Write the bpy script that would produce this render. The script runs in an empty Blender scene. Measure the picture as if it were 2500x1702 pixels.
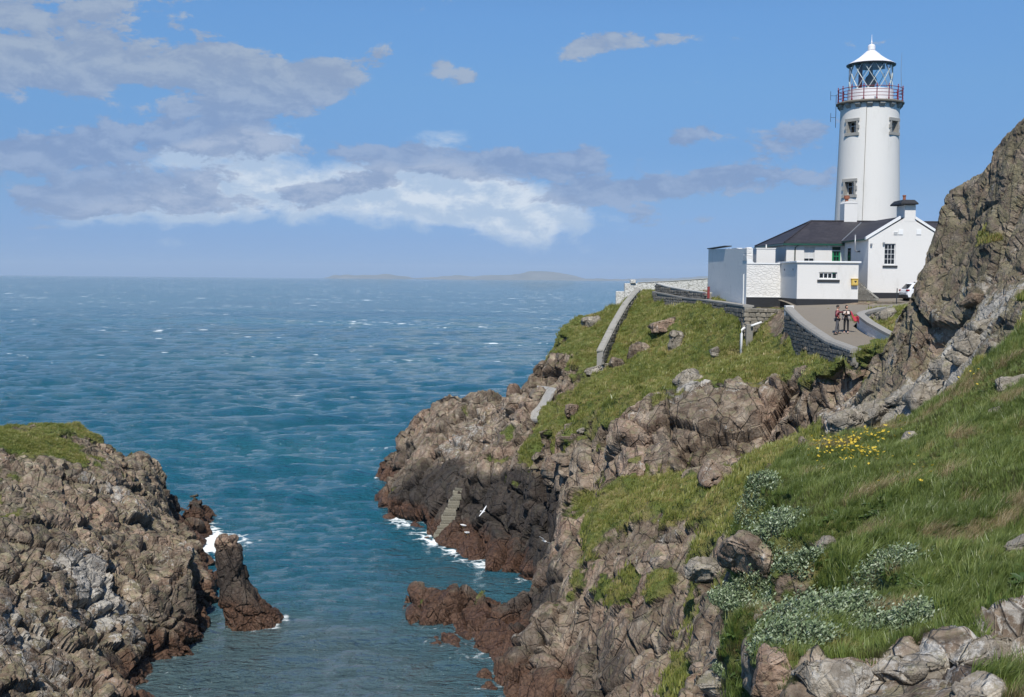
import bpy, bmesh, math, random
import numpy as np
from mathutils import Vector, Matrix
from mathutils.geometry import delaunay_2d_cdt

R = math.radians
rng = np.random.default_rng(7)
random.seed(7)
scene = bpy.context.scene
COL = scene.collection

# ------------------------------------------------------------------ camera
CAM_H = 22.0
FPX, IMG_W, IMG_H = 2850.0, 2500.0, 1702.0
PITCH, ROLL = R(3.43), R(0.51)
cam_data = bpy.data.cameras.new('camera')
cam_data.sensor_width = 36.0
cam_data.lens = 36.0 * FPX / IMG_W
cam_data.clip_start = 0.1
cam_data.clip_end = 60000.0
cam = bpy.data.objects.new('camera', cam_data)
COL.objects.link(cam)
CAM_R = Matrix.Rotation(R(90) - PITCH, 3, 'X') @ Matrix.Rotation(ROLL, 3, 'Z')
cam.matrix_world = Matrix.Translation((0, 0, CAM_H)) @ CAM_R.to_4x4()
scene.camera = cam

# ------------------------------------------------------------------ light
SUN_AZ, SUN_EL = R(187), R(52)          # azimuth clockwise from +Y (view direction)
SUN_DIR = Vector((math.sin(SUN_AZ) * math.cos(SUN_EL), math.cos(SUN_AZ) * math.cos(SUN_EL), math.sin(SUN_EL)))
sun_data = bpy.data.lights.new('sun', 'SUN')
sun_data.energy = 4.0
sun_data.angle = R(0.55)
sun_data.color = (1.0, 0.955, 0.88)
sun = bpy.data.objects.new('sun', sun_data)
COL.objects.link(sun)
sun.rotation_euler = SUN_DIR.to_track_quat('Z', 'Y').to_euler()
sun.location = (60, -60, 120)

scene.view_settings.view_transform = 'Standard'
scene.view_settings.look = 'None'
scene.view_settings.exposure = 0.22
scene.view_settings.gamma = 1.0
scene.view_settings.use_curve_mapping = False
scene.render.engine = 'CYCLES'
scene.cycles.use_denoising = True
scene.cycles.max_bounces = 4
scene.cycles.diffuse_bounces = 2
scene.cycles.glossy_bounces = 2
scene.cycles.transmission_bounces = 3
scene.cycles.transparent_max_bounces = 8
scene.cycles.caustics_reflective = False
scene.cycles.caustics_refractive = False
scene.cycles.volume_bounces = 1


# ------------------------------------------------------------------ node helper
class NT:
    def __init__(self, tree):
        self.t = tree
        self.t.nodes.clear()

    def n(self, kind, inp=None, **props):
        nd = self.t.nodes.new(kind)
        for k, v in props.items():
            setattr(nd, k, v)
        for k, v in (inp or {}).items():
            s = nd.inputs[k]
            self.put(s, v)
        return nd

    def put(self, s, v):
        if isinstance(v, bpy.types.Node):
            v = v.outputs[0]
        if isinstance(v, bpy.types.NodeSocket):
            self.t.links.new(v, s)
        else:
            if isinstance(v, (tuple, list)) and s.type == 'RGBA' and len(v) == 3:
                v = (*v, 1.0)
            s.default_value = v

    def math(self, op, a, b=0.0, c=0.0, clamp=False):
        return self.n('ShaderNodeMath', {0: a, 1: b, 2: c}, operation=op, use_clamp=clamp)

    def vmath(self, op, a, b=(0, 0, 0)):
        return self.n('ShaderNodeVectorMath', {0: a, 1: b}, operation=op)

    def mix(self, f, a, b, blend='MIX'):
        nd = self.t.nodes.new('ShaderNodeMix')
        nd.data_type = 'RGBA'
        nd.blend_type = blend
        self.put(nd.inputs[0], f)
        self.put(nd.inputs[6], a)
        self.put(nd.inputs[7], b)
        return nd.outputs[2]

    def ramp(self, f, stops, interp='LINEAR'):
        nd = self.t.nodes.new('ShaderNodeValToRGB')
        nd.color_ramp.interpolation = interp
        els = nd.color_ramp.elements
        while len(els) > 1:
            els.remove(els[-1])
        els[0].position = stops[0][0]
        els[0].color = (*stops[0][1], 1)
        for p, c in stops[1:]:
            e = els.new(p)
            e.color = (*c, 1)
        self.put(nd.inputs[0], f)
        return nd.outputs[0]

    def step(self, v, lo, hi):
        nd = self.n('ShaderNodeMapRange', {0: v, 1: lo, 2: hi, 3: 0.0, 4: 1.0}, interpolation_type='SMOOTHSTEP')
        return nd.outputs[0]

    def noise(self, vec, scale, detail=4.0, rough=0.55, dist=0.0):
        nd = self.n('ShaderNodeTexNoise', {'Scale': scale, 'Detail': detail, 'Roughness': rough, 'Distortion': dist})
        if vec is not None:
            self.put(nd.inputs['Vector'], vec)
        return nd.outputs[0]

    def scalevec(self, vec, s):
        return self.n('ShaderNodeVectorMath', {0: vec, 1: s}, operation='MULTIPLY').outputs[0]


# ------------------------------------------------------------------ world: sky and clouds
world = bpy.data.worlds.new('World')
scene.world = world
world.use_nodes = True
W = NT(world.node_tree)
sky = W.n('ShaderNodeTexSky', sky_type='NISHITA')
sky.sun_disc = False
sky.sun_elevation = SUN_EL
sky.sun_rotation = SUN_AZ
sky.altitude = 20.0
sky.air_density = 1.0
sky.dust_density = 0.25
sky.ozone_density = 3.0
tc = W.n('ShaderNodeTexCoord')
dirv = tc.outputs['Generated']
sep = W.n('ShaderNodeSeparateXYZ', {0: dirv})
dx_, dy_, dz_ = sep.outputs
hyp = W.math('SQRT', W.math('ADD', W.math('MULTIPLY', dx_, dx_), W.math('MULTIPLY', dy_, dy_)))
el = W.math('DIVIDE', dz_, W.math('MAXIMUM', hyp, 0.05))       # tangent of elevation
az = W.math('ARCTAN2', dx_, dy_)                               # azimuth from +Y
cvec = W.n('ShaderNodeCombineXYZ', {0: az, 1: W.math('MULTIPLY', el, 1.9), 2: 0.37}).outputs[0]
warp = W.n('ShaderNodeTexNoise', {'Vector': cvec, 'Scale': 14.0, 'Detail': 2.0})
wv = W.vmath('MULTIPLY', W.vmath('SUBTRACT', warp.outputs[1], (0.5, 0.5, 0.5)), (0.040, 0.030, 0.0))
cw = W.vmath('ADD', cvec, wv).outputs[0]
big = W.noise(cw, 9.0, 2.0, 0.5)
fine = W.noise(cw, 26.0, 6.0, 0.68)
fine2 = W.noise(W.vmath('ADD', cw, (0.006, 0.016, 0.0)).outputs[0], 26.0, 4.0, 0.62)


def bump_of_cloud(px, py, sx, sy, tilt, k):
    """soft bump of cloud round one direction of the sky (photo pixels give azimuth / elevation)"""
    ta = (px - 1250.0) / FPX
    te = (667.7 + 0.0089 * px - py) / FPX
    mp = W.n('ShaderNodeMapping', {'Vector': azel, 'Location': (math.atan(ta), te / math.hypot(1, ta), 0.0), 'Rotation': (0, 0, tilt),
                                   'Scale': (1.75 * sx / FPX, 1.75 * sy / FPX, 1.0)}, vector_type='TEXTURE')
    return W.n('ShaderNodeTexGradient', {0: mp.outputs[0]}, gradient_type='SPHERICAL').outputs[1], k


def total(items):
    acc = 0.0
    for g in items:
        f, k = bump_of_cloud(*g)
        acc = W.math('MULTIPLY_ADD', f, k, acc)
    return acc


azel = W.n('ShaderNodeCombineXYZ', {0: az, 1: el, 2: 0.0}).outputs[0]
grey_mass = total([
    (40, 30, 300, 130, 0.0, 0.36), (230, 190, 400, 56, 0.05, 0.38), (560, 150, 230, 45, 0.0, 0.22),
    (690, 235, 200, 50, 0.15, 0.42), (410, 325, 240, 46, 0.12, 0.40), (790, 205, 60, 40, 0.0, 0.2),
    (60, 430, 330, 60, 0.0, 0.24), (30, 365, 140, 32, 0.0, 0.26), (860, 375, 260, 46, -0.05, 0.40),
    (1290, 410, 210, 50, -0.12, 0.40), (1430, 478, 130, 26, 0.15, 0.26),
    (390, 455, 190, 40, 0.15, 0.27), (180, 520, 330, 40, 0.0, 0.2), (690, 485, 170, 26, 0.12, 0.28), (840, 455, 110, 20, 0.1, 0.26),
    (1640, 458, 120, 36, 0.15, 0.38), (1950, 332, 140, 36, 0.1, 0.36), (1880, 435, 180, 48, 0.1, 0.36), (1640, 350, 90, 28, 0.3, 0.34), (1720, 540, 200, 26, 0, 0.2),
    (1430, 372, 70, 34, 0.1, 0.26), (1640, 100, 160, 30, 0.05, 0.29), (1435, 118, 80, 38, 0.3, 0.38), (2110, 110, 120, 30, 0.0, 0.26), (1090, 160, 60, 30, .3, .33), (1140, 200, 45, 24, .4, .33), (920, 140, 45, 30, .4, .3), (700, 0, 420, 24, 0, 0.24)])
white_mass = total([
    (560, 455, 300, 90, 0.25, 0.40), (510, 355, 130, 26, 0.35, 0.38), (660, 345, 100, 26, 0.15, 0.36),
    (900, 485, 320, 60, 0.0, 0.34), (1100, 480, 200, 75, -0.1, 0.36), (1270, 520, 180, 66, -0.3, 0.42), (1090, 348, 75, 46, 0.0, 0.34), (250, 500, 260, 40, 0.0, 0.16)])
mixn = W.math('MULTIPLY_ADD', fine, 0.85, W.math('MULTIPLY', big, 0.30))
grey_d = W.step(W.math('ADD', mixn, grey_mass), 0.765, 0.865)
white_d = W.step(W.math('ADD', W.math('MULTIPLY_ADD', fine2, 0.75, W.math('MULTIPLY', big, 0.3)), white_mass), 0.70, 0.94)
lit = W.step(W.math('SUBTRACT', fine, fine2), -0.12, 0.18)
tint = W.ramp(el, [(0.0, (0.26, 0.44, 1.0)), (0.032, (0.285, 0.43, 0.86)), (0.07, (0.34, 0.475, 0.77)), (0.108, (0.36, 0.52, 0.78)), (0.16, (0.46, 0.65, 0.86)), (0.22, (0.53, 0.76, 0.98)), (0.6, (0.66, 0.86, 1.05))])
skyc = W.mix(1.0, sky.outputs[0], tint, 'MULTIPLY')
col = W.mix(W.math('MULTIPLY', white_d, 0.80), skyc, W.mix(lit, (4.1, 5.1, 6.5), (6.7, 7.2, 7.7)))
hi = W.step(el, 0.11, 0.19)
gcol = W.mix(lit, W.mix(hi, (1.95, 2.75, 4.5), (2.5, 3.1, 4.3)), W.mix(hi, (2.8, 3.6, 5.2), (3.4, 3.95, 4.8)))
col = W.mix(W.math('MULTIPLY', grey_d, 0.80), col, gcol)
bg = W.n('ShaderNodeBackground', {0: col, 1: 0.1})
wo = W.n('ShaderNodeOutputWorld', {0: bg})
world.cycles.sampling_method = 'MANUAL'
world.cycles.sample_map_resolution = 256


# ------------------------------------------------------------------ projection helpers: photo pixel + distance -> place
def P(px, py, Y):
    d = CAM_R @ Vector(((px - IMG_W / 2) / FPX, -(py - IMG_H / 2) / FPX, -1.0))
    return Vector((0, 0, CAM_H)) + d * (Y / d.y)


def Pz(px, py, z=0.0):
    d = CAM_R @ Vector(((px - IMG_W / 2) / FPX, -(py - IMG_H / 2) / FPX, -1.0))
    return Vector((0, 0, CAM_H)) + d * ((z - CAM_H) / d.z)


DS = 2500.0 / 2324.0


def D(dx, dy, Y):
    return P(dx * DS, dy * DS, Y)


def DZ(dx, dy, z=0.0):
    return Pz(dx * DS, dy * DS, z)


# ------------------------------------------------------------------ numpy noise
def _h(x, y, z, s):
    n = (x.astype(np.int64) * 73856093) ^ (y.astype(np.int64) * 19349663) ^ (z.astype(np.int64) * 83492791) ^ (s * 2654435761)
    n = (n & 0xFFFFFFFF).astype(np.uint32)
    n ^= n >> np.uint32(15)
    n *= np.uint32(2246822519)
    n ^= n >> np.uint32(13)
    n *= np.uint32(3266489917)
    n ^= n >> np.uint32(16)
    return n.astype(np.float32) / np.float32(4294967296.0)


def vnoise(p, s=0):
    i = np.floor(p)
    f = (p - i).astype(np.float32)
    f = f * f * (3 - 2 * f)
    i = i.astype(np.int64)
    out = np.zeros(len(p), np.float32)
    for a in (0, 1):
        wx = f[:, 0] if a else 1 - f[:, 0]
        for b in (0, 1):
            wy = f[:, 1] if b else 1 - f[:, 1]
            for c in (0, 1):
                wz = f[:, 2] if c else 1 - f[:, 2]
                out += wx * wy * wz * _h(i[:, 0] + a, i[:, 1] + b, i[:, 2] + c, s)
    return out * 2 - 1


def fbm(p, octaves=4, s=0, gain=0.5):
    out = np.zeros(len(p), np.float32)
    a = 1.0
    for o in range(octaves):
        out += a * vnoise(p * (2.03 ** o) + 17.3 * o, s + o)
        a *= gain
    return out


def blocks(p, s=0, tilt=0.8, jit=0.9):
    """angular blocks: each cell has its own offset and its own tilted face. returns displacement (-1..1), edge distance"""
    b = np.floor(p - 0.5).astype(np.int64)
    f1 = np.full(len(p), 1e9, np.float32)
    f2 = np.full(len(p), 1e9, np.float32)
    val = np.zeros(len(p), np.float32)
    for a in (0, 1):
        for bb in (0, 1):
            for c in (0, 1):
                ix, iy, iz = b[:, 0] + a, b[:, 1] + bb, b[:, 2] + c
                ox = (p[:, 0] - (ix + 0.5 + jit * (_h(ix, iy, iz, s) - 0.5))).astype(np.float32)
                oy = (p[:, 1] - (iy + 0.5 + jit * (_h(ix, iy, iz, s + 1) - 0.5))).astype(np.float32)
                oz = (p[:, 2] - (iz + 0.5 + jit * (_h(ix, iy, iz, s + 2) - 0.5))).astype(np.float32)
                d = np.sqrt(ox * ox + oy * oy + oz * oz)
                v = (_h(ix, iy, iz, s + 3) * 2 - 1) + tilt * ((_h(ix, iy, iz, s + 4) * 2 - 1) * ox + (_h(ix, iy, iz, s + 5) * 2 - 1) * oy + (_h(ix, iy, iz, s + 6) * 2 - 1) * oz)
                near = d < f1
                f2 = np.where(near, f1, np.minimum(f2, d))
                val = np.where(near, v, val)
                f1 = np.where(near, d, f1)
    return val, f2 - f1


def sstep(x, lo, hi):
    t = np.clip((x - lo) / (hi - lo), 0, 1)
    return t * t * (3 - 2 * t)


# ------------------------------------------------------------------ object helpers
def tag(o, label=None, cat=None, group=None, kind=None):
    if label:
        o['label'] = label
    if cat:
        o['category'] = cat
    if group:
        o['group'] = group
    if kind:
        o['kind'] = kind
    return o


def empty(name, loc=(0, 0, 0), rz=0.0, label=None, cat=None, group=None):
    o = bpy.data.objects.new(name, None)
    o.empty_display_size = 0.3
    o.location = loc
    o.rotation_euler = (0, 0, rz)
    COL.objects.link(o)
    return tag(o, label, cat, group)


def obj(name, me, mat=None, parent=None):
    """link mesh data; parents sit at known transforms, children are given in the parent's space"""
    o = bpy.data.objects.new(name, me)
    if mat is not None and not me.materials:
        me.materials.append(mat)
    COL.objects.link(o)
    if parent is not None:
        o.parent = parent
    return o


def mesh_np(name, verts, faces, smooth=False):
    me = bpy.data.meshes.new(name)
    verts = np.asarray(verts, np.float32)
    faces = np.asarray(faces, np.int32)
    k = faces.shape[1]
    me.vertices.add(len(verts))
    me.vertices.foreach_set('co', verts.ravel())
    me.loops.add(faces.size)
    me.loops.foreach_set('vertex_index', faces.ravel())
    me.polygons.add(len(faces))
    me.polygons.foreach_set('loop_start', np.arange(len(faces), dtype=np.int32) * k)
    me.polygons.foreach_set('use_smooth', np.full(len(faces), smooth))
    me.update(calc_edges=True)
    return me


def set_attr(me, name, vals):
    a = me.attributes.new(name, 'FLOAT', 'POINT')
    a.data.foreach_set('value', np.asarray(vals, np.float32))


def bm_mesh(name, bm, smooth=False):
    me = bpy.data.meshes.new(name)
    bmesh.ops.recalc_face_normals(bm, faces=bm.faces)
    bm.to_mesh(me)
    bm.free()
    if smooth:
        me.polygons.foreach_set('use_smooth', np.ones(len(me.polygons), bool))
    return me


def new_mat(name):
    m = bpy.data.materials.new(name)
    m.use_nodes = True
    return m, NT(m.node_tree)


# ------------------------------------------------------------------ materials of the land
def rock_material(name, pink=0.0, lichen=0.0, grassy=True, scale=1.0, tide=True, pale=0.0, moss=0.0, crackd=0.38, facet=1.0):
    m, T = new_mat(name)
    geo = T.n('ShaderNodeNewGeometry')
    pos = geo.outputs['Position']
    nz = T.n('ShaderNodeSeparateXYZ', {0: geo.outputs['Normal']}).outputs[2]
    z = T.n('ShaderNodeSeparateXYZ', {0: pos}).outputs[2]
    at = lambda n: T.n('ShaderNodeAttribute', attribute_name=n).outputs['Fac']
    p = T.scalevec(pos, (scale, scale, scale))
    n_big = T.noise(p, 0.22, 5.0, 0.6)
    n_mid = T.noise(p, 1.1, 5.0, 0.62)
    n_fin = T.noise(p, 5.5, 6.0, 0.65)
    n_grit = T.noise(p, 26.0, 3.0, 0.7)
    pj = T.n('ShaderNodeMapping', {'Vector': T.vmath('ADD', p, T.vmath('MULTIPLY', T.n('ShaderNodeTexNoise', {'Vector': p, 'Scale': 0.9, 'Detail': 3.0}).outputs[1], (0.22, 0.22, 0.22))).outputs[0], 'Rotation': (0.5, 0.35, 0.2), 'Scale': (1.0, 1.0, 0.55)}).outputs[0]

    def facets(scale):
        v = T.n('ShaderNodeTexVoronoi', {'Vector': pj, 'Scale': scale})
        tiltv = T.vmath('SUBTRACT', v.outputs['Color'], (0.5, 0.5, 0.5))
        h_ = T.n('ShaderNodeVectorMath', {0: T.vmath('SUBTRACT', pj, v.outputs['Position']), 1: tiltv}, operation='DOT_PRODUCT').outputs['Value']
        r_ = T.n('ShaderNodeSeparateXYZ', {0: v.outputs['Color']}).outputs[0]
        return h_, r_
    f1, fr1 = facets(0.5)
    f2, fr2 = facets(1.7)
    base = T.ramp(n_mid, [(0.28, (0.075, 0.058, 0.044)), (0.42, (0.19, 0.143, 0.104)), (0.55, (0.295, 0.238, 0.18)), (0.72, (0.46, 0.40, 0.315))])
    red = T.ramp(n_fin, [(0.3, (0.12, 0.070, 0.048)), (0.7, (0.34, 0.215, 0.15))])
    base = T.mix(T.math('MULTIPLY', T.step(T.math('ADD', n_big, pink), 0.47, 0.70), 0.6), base, red)
    base = T.mix(T.math('MULTIPLY', T.step(n_fin, 0.5, 0.72), 0.5), base, (0.33, 0.295, 0.245))
    base = T.mix(1.0, base, T.ramp(n_big, [(0.32, (0.62, 0.58, 0.55)), (0.5, (1.0, 1.0, 1.0)), (0.68, (1.32, 1.33, 1.34))]), 'MULTIPLY')
    if pale:
        base = T.mix(pale, base, T.ramp(n_fin, [(0.3, (0.25, 0.23, 0.185)), (0.7, (0.50, 0.475, 0.41))]))
    # lichen: olive crust and white rosettes
    lich_at = at('lichen')
    olive = T.step(T.math('ADD', T.math('ADD', T.noise(p, 2.1, 7.0, 0.7), T.math('MULTIPLY', nz, 0.12)), moss), 0.60, 0.72)
    base = T.mix(T.math('MULTIPLY', olive, 0.6), base, T.ramp(n_grit, [(0.3, (0.12, 0.115, 0.06)), (0.7, (0.30, 0.285, 0.17))]))
    vor = T.n('ShaderNodeTexVoronoi', {'Vector': T.vmath('ADD', p, T.vmath('MULTIPLY', T.n('ShaderNodeTexNoise', {'Vector': p, 'Scale': 4.0, 'Detail': 4.0}).outputs[1], (0.35, 0.35, 0.35))), 'Scale': 1.7})
    wh = T.math('ADD', T.math('ADD', T.math('MULTIPLY', T.noise(p, 0.9, 5.0, 0.65), 0.7), T.math('MULTIPLY', T.noise(p, 7.0, 5.0, 0.7), 0.45)), T.math('ADD', T.math('MULTIPLY', lich_at, 0.3), lichen * 0.22))
    wh = T.math('SUBTRACT', wh, T.math('MULTIPLY', vor.outputs['Distance'], 0.10))
    white = T.step(wh, 0.66, 0.74)
    base = T.mix(T.math('MULTIPLY', white, 0.8), base, T.ramp(n_grit, [(0.3, (0.38, 0.355, 0.31)), (0.7, (0.62, 0.60, 0.55))]))
    # joints: two nets of cracks
    e1 = T.n('ShaderNodeTexVoronoi', {'Vector': pj, 'Scale': 0.5}, feature='DISTANCE_TO_EDGE').outputs['Distance']
    e2 = T.n('ShaderNodeTexVoronoi', {'Vector': pj, 'Scale': 1.7}, feature='DISTANCE_TO_EDGE').outputs['Distance']
    c1 = T.step(e1, 0.0, 0.022)
    c2 = T.step(e2, 0.0, 0.045)
    base = T.mix(0.5, base, T.mix(1.0, base, T.ramp(fr2, [(0.0, (0.55, 0.55, 0.55)), (1.0, (1.45, 1.42, 1.38))]), 'MULTIPLY'))
    base = T.mix(0.5, base, T.mix(1.0, base, T.ramp(fr1, [(0.0, (0.65, 0.62, 0.6)), (1.0, (1.35, 1.35, 1.35))]), 'MULTIPLY'))
    crack = T.math('MULTIPLY', c1, T.math('ADD', T.math('MULTIPLY', c2, 0.3), 0.7))
    base = T.mix(T.math('MULTIPLY', T.math('SUBTRACT', 1.0, crack), crackd), base, (0.04, 0.034, 0.027))  # dark crack lines: lichen and dirt, partly crevice shade painted in
    rough = 0.88
    if tide:
        # weed and black sea-lichen follow height above the water; 'black' adds painted cove shade
        zz = T.math('ADD', z, T.math('MULTIPLY', T.math('SUBTRACT', T.noise(p, 0.5, 5.0, 0.6), 0.5), 3.4))
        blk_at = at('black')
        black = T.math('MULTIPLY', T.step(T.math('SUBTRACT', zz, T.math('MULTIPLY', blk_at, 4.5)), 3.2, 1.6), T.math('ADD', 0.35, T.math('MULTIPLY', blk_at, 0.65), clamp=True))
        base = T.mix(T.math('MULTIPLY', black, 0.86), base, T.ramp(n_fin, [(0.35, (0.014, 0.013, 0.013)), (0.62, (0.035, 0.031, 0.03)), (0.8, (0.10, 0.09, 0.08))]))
        weed = T.step(zz, 2.1, 1.0)
        base = T.mix(T.math('MULTIPLY', weed, 0.85), base, T.ramp(n_fin, [(0.3, (0.030, 0.017, 0.012)), (0.5, (0.10, 0.050, 0.030)), (0.75, (0.19, 0.105, 0.062))]))
        rough = T.math('SUBTRACT', 0.88, T.math('MULTIPLY', T.step(zz, 1.4, 0.4), 0.4))
    gmask = None
    hgt = T.math('ADD', T.math('MULTIPLY', f1, 1.1 * facet), T.math('MULTIPLY', f2, 0.85 * facet))
    hgt = T.math('ADD', hgt, T.math('ADD', T.math('MULTIPLY', n_fin, 0.20 + 0.25 * (1 - facet)), T.math('MULTIPLY', n_grit, 0.05 + 0.06 * (1 - facet))))
    hgt = T.math('ADD', hgt, T.math('ADD', T.math('MULTIPLY', c1, 0.5 * crackd), T.math('MULTIPLY', c2, 0.16 * crackd)))
    if grassy:
        g = at('grass')
        gm = T.step(T.math('ADD', g, T.math('MULTIPLY', T.math('SUBTRACT', T.noise(p, 1.6, 6.0, 0.65), 0.5), 0.55)), 0.45, 0.58)
        hgt = T.math('ADD', T.math('MULTIPLY', hgt, T.math('SUBTRACT', 1.0, gm)), T.math('MULTIPLY', n_fin, T.math('MULTIPLY', gm, 0.35)))
    bump = T.n('ShaderNodeBump', {'Strength': 0.9, 'Distance': 0.9 / scale, 'Height': hgt})
    if grassy:
        turf = T.ramp(T.noise(p, 0.5, 5.0, 0.65), [(0.3, (0.075, 0.105, 0.022)), (0.45, (0.125, 0.155, 0.036)), (0.58, (0.19, 0.18, 0.058)), (0.72, (0.27, 0.22, 0.095))])
        turf = T.mix(T.math('MULTIPLY', T.step(n_fin, 0.45, 0.75), 0.6), turf, (0.055, 0.06, 0.018))
        base = T.mix(gm, base, turf)
    bs = T.n('ShaderNodeBsdfPrincipled', {'Base Color': base, 'Roughness': rough, 'Normal': bump.outputs[0]})
    bs.inputs['Specular IOR Level'].default_value = 0.3
    T.n('ShaderNodeOutputMaterial', {0: bs.outputs[0]})
    return m


M_ROCK = rock_material('headland_rock', pink=0.03, moss=0.03)
M_ROCK_L = rock_material('west_cliff_rock', pink=0.03, lichen=0.1, moss=0.07)
M_CRAG = rock_material('crag_rock', pink=-0.02, lichen=0.0, tide=False, moss=0.13, facet=0.45, crackd=0.25, pale=0.15)
M_NEAR = rock_material('near_rock', pink=-0.05, lichen=0.1, tide=False, scale=2.2)
M_PALE = rock_material('pale_boulder_rock', crackd=0.2, pink=-0.3, lichen=0.2, tide=False, grassy=False, scale=1.8, pale=0.62, moss=0.0)
M_BROWN = rock_material('brown_boulder_rock', crackd=0.22, pink=0.05, lichen=0.3, tide=False, grassy=False, scale=1.5)
M_STACK = rock_material('stack_rock', pink=0.15, lichen=-0.6)


# ------------------------------------------------------------------ land: surveyed points -> triangulated solid -> fine rock mesh
def build_land(pts, zbot, voxel, smooth_it=14):
    """pts: list of (Vector, grass). returns vertices, quads of the remeshed solid"""
    co2 = [Vector((p.x, p.y)) for p, g in pts]
    v2, e, f, ov, oe, of = delaunay_2d_cdt(co2, [], [], 0, 0.01)
    z = [pts[ov[i][0]][0].z if ov[i] else 0.0 for i in range(len(v2))]
    n = len(v2)
    top = [(v2[i].x, v2[i].y, z[i]) for i in range(n)]
    bot = [(v2[i].x, v2[i].y, zbot) for i in range(n)]
    from collections import Counter
    cnt = Counter()
    for t in f:
        for k in range(len(t)):
            cnt[tuple(sorted((t[k], t[(k + 1) % len(t)])))] += 1
    faces = [tuple(t) for t in f] + [tuple(i + n for i in reversed(t)) for t in f]
    for t in f:
        for k in range(len(t)):
            a, b = t[k], t[(k + 1) % len(t)]
            if cnt[tuple(sorted((a, b)))] == 1:
                faces.append((b, a, a + n, b + n))
    me = bpy.data.meshes.new('tmp')
    me.from_pydata(top + bot, [], faces)
    o = bpy.data.objects.new('tmp', me)
    COL.objects.link(o)
    r = o.modifiers.new('r', 'REMESH')
    r.mode = 'VOXEL'
    r.voxel_size = voxel
    s = o.modifiers.new('s', 'SMOOTH')
    s.factor = 0.5
    s.iterations = smooth_it
    dg = bpy.context.evaluated_depsgraph_get()
    em = o.evaluated_get(dg).to_mesh()
    V = np.empty(len(em.vertices) * 3, np.float32)
    em.vertices.foreach_get('co', V)
    V = V.reshape(-1, 3)
    L = np.empty(len(em.loops), np.int32)
    em.loops.foreach_get('vertex_index', L)
    F = L.reshape(-1, 4)
    o.evaluated_get(dg).to_mesh_clear()
    bpy.data.objects.remove(o)
    bpy.data.meshes.remove(me)
    return V, F


def compact(V, F, keepv):
    keepf = keepv[F].all(axis=1)
    F = F[keepf]
    used = np.zeros(len(V), bool)
    used[F.ravel()] = True
    idx = np.cumsum(used) - 1
    return V[used], idx[F].astype(np.int32), used


def normals_of(V, F):
    a = V[F[:, 2]] - V[F[:, 0]]
    b = V[F[:, 3]] - V[F[:, 1]]
    fn = np.cross(a, b)
    N = np.zeros_like(V)
    for k in range(4):
        for c in range(3):
            N[:, c] += np.bincount(F[:, k], fn[:, c], len(V)).astype(np.float32)
    N /= np.maximum(np.linalg.norm(N, axis=1, keepdims=True), 1e-9)
    return N


def idw(V, pts, power=4.0):
    Q = np.array([p[0][:] for p in pts], np.float32)
    G = np.array([p[1] for p in pts], np.float32)
    out = np.empty(len(V), np.float32)
    for i in range(0, len(V), 40000):
        c = V[i:i + 40000]
        d2 = ((c * c).sum(1)[:, None] + (Q * Q).sum(1)[None] - 2 * c @ Q.T)
        w = 1.0 / np.maximum(d2, 0.01) ** (power / 2)
        out[i:i + 40000] = (w @ G) / w.sum(1)
    return out


def spots(V, lst):
    out = np.zeros(len(V), np.float32)
    for p, r, k in lst:
        d2 = ((V - np.array(p[:], np.float32)) ** 2).sum(1)
        out += k * np.exp(-d2 / (r * r))
    return out


def rot_np(rx, ry, rz):
    return np.array((Matrix.Rotation(rz, 3, 'Z') @ Matrix.Rotation(ry, 3, 'Y') @ Matrix.Rotation(rx, 3, 'X')), np.float32)


def finish_land(name, V, F, pts, mat, amps, frame, seed, grass_bias=0.0, steep_lo=0.35, lich=(), black=(), grass_spots=(), lump=0.22, calm=None, smooth=False):
    """carve joints and blocks into the smooth solid; amps = [(cell size, amplitude)]"""
    N = normals_of(V, F)
    g = idw(V, pts) + grass_bias + spots(V, grass_spots)
    n1 = fbm(V * 0.45, 4, seed + 50)
    g = g + 0.30 * n1 + 0.16 * fbm(V * 1.7, 3, seed + 55) + 0.6 * (np.clip(N[:, 2], 0, 1) - 0.66)
    gmask = sstep(g, 0.40, 0.62)
    rockw = 1.0 - 0.85 * gmask
    if calm is not None:
        rockw = rockw * calm(V)
    Q = (V @ rot_np(*frame).T) * np.array([1.0, 1.0, 0.62], np.float32)
    Q = Q + 0.12 * np.stack([vnoise(V * 0.5, seed + 11), vnoise(V * 0.5, seed + 12), vnoise(V * 0.5, seed + 13)], 1)
    disp = np.zeros(len(V), np.float32)
    for k, (cell, amp) in enumerate(amps):
        b, e = blocks(Q / cell, seed + 100 * k)
        disp += amp * b - amp * (0.95 if cell > 1.5 else 0.5) * np.exp(-(e / max(0.04, 0.17 / cell)) ** 2)
    disp += 0.05 * fbm(V * 1.3, 3, seed + 31)
    disp *= rockw
    disp += gmask * lump * (fbm(V * 0.9, 3, seed + 71) + 0.5 * np.abs(fbm(V * 2.2, 2, seed + 72)))
    # keep the ground under buildings and at the mesh rim in place
    V2 = V + N * disp[:, None]
    me = mesh_np(name, V2, F, smooth=smooth)
    me.materials.append(mat)
    set_attr(me, 'grass', np.clip(g, 0, 1))
    set_attr(me, 'lichen', spots(V2, lich) if lich else np.zeros(len(V), np.float32))
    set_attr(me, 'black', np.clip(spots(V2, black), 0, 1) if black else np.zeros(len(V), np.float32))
    o = obj(name, me)
    o['kind'] = 'structure'
    return o, V2, F, np.clip(g, 0, 1)


def pd(lst, k=1.0):
    return [(D(a, b, c * k), g) for a, b, c, g in lst]


def wa(lst, z=-1.6):
    out = []
    for a, b in lst:
        p = DZ(a, b, 0.0)
        out.append((Vector((p.x, p.y, z)), 0.0))
    return out


def ww(lst):
    return [(Vector((a, b, c)), g) for a, b, c, g in lst]


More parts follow.
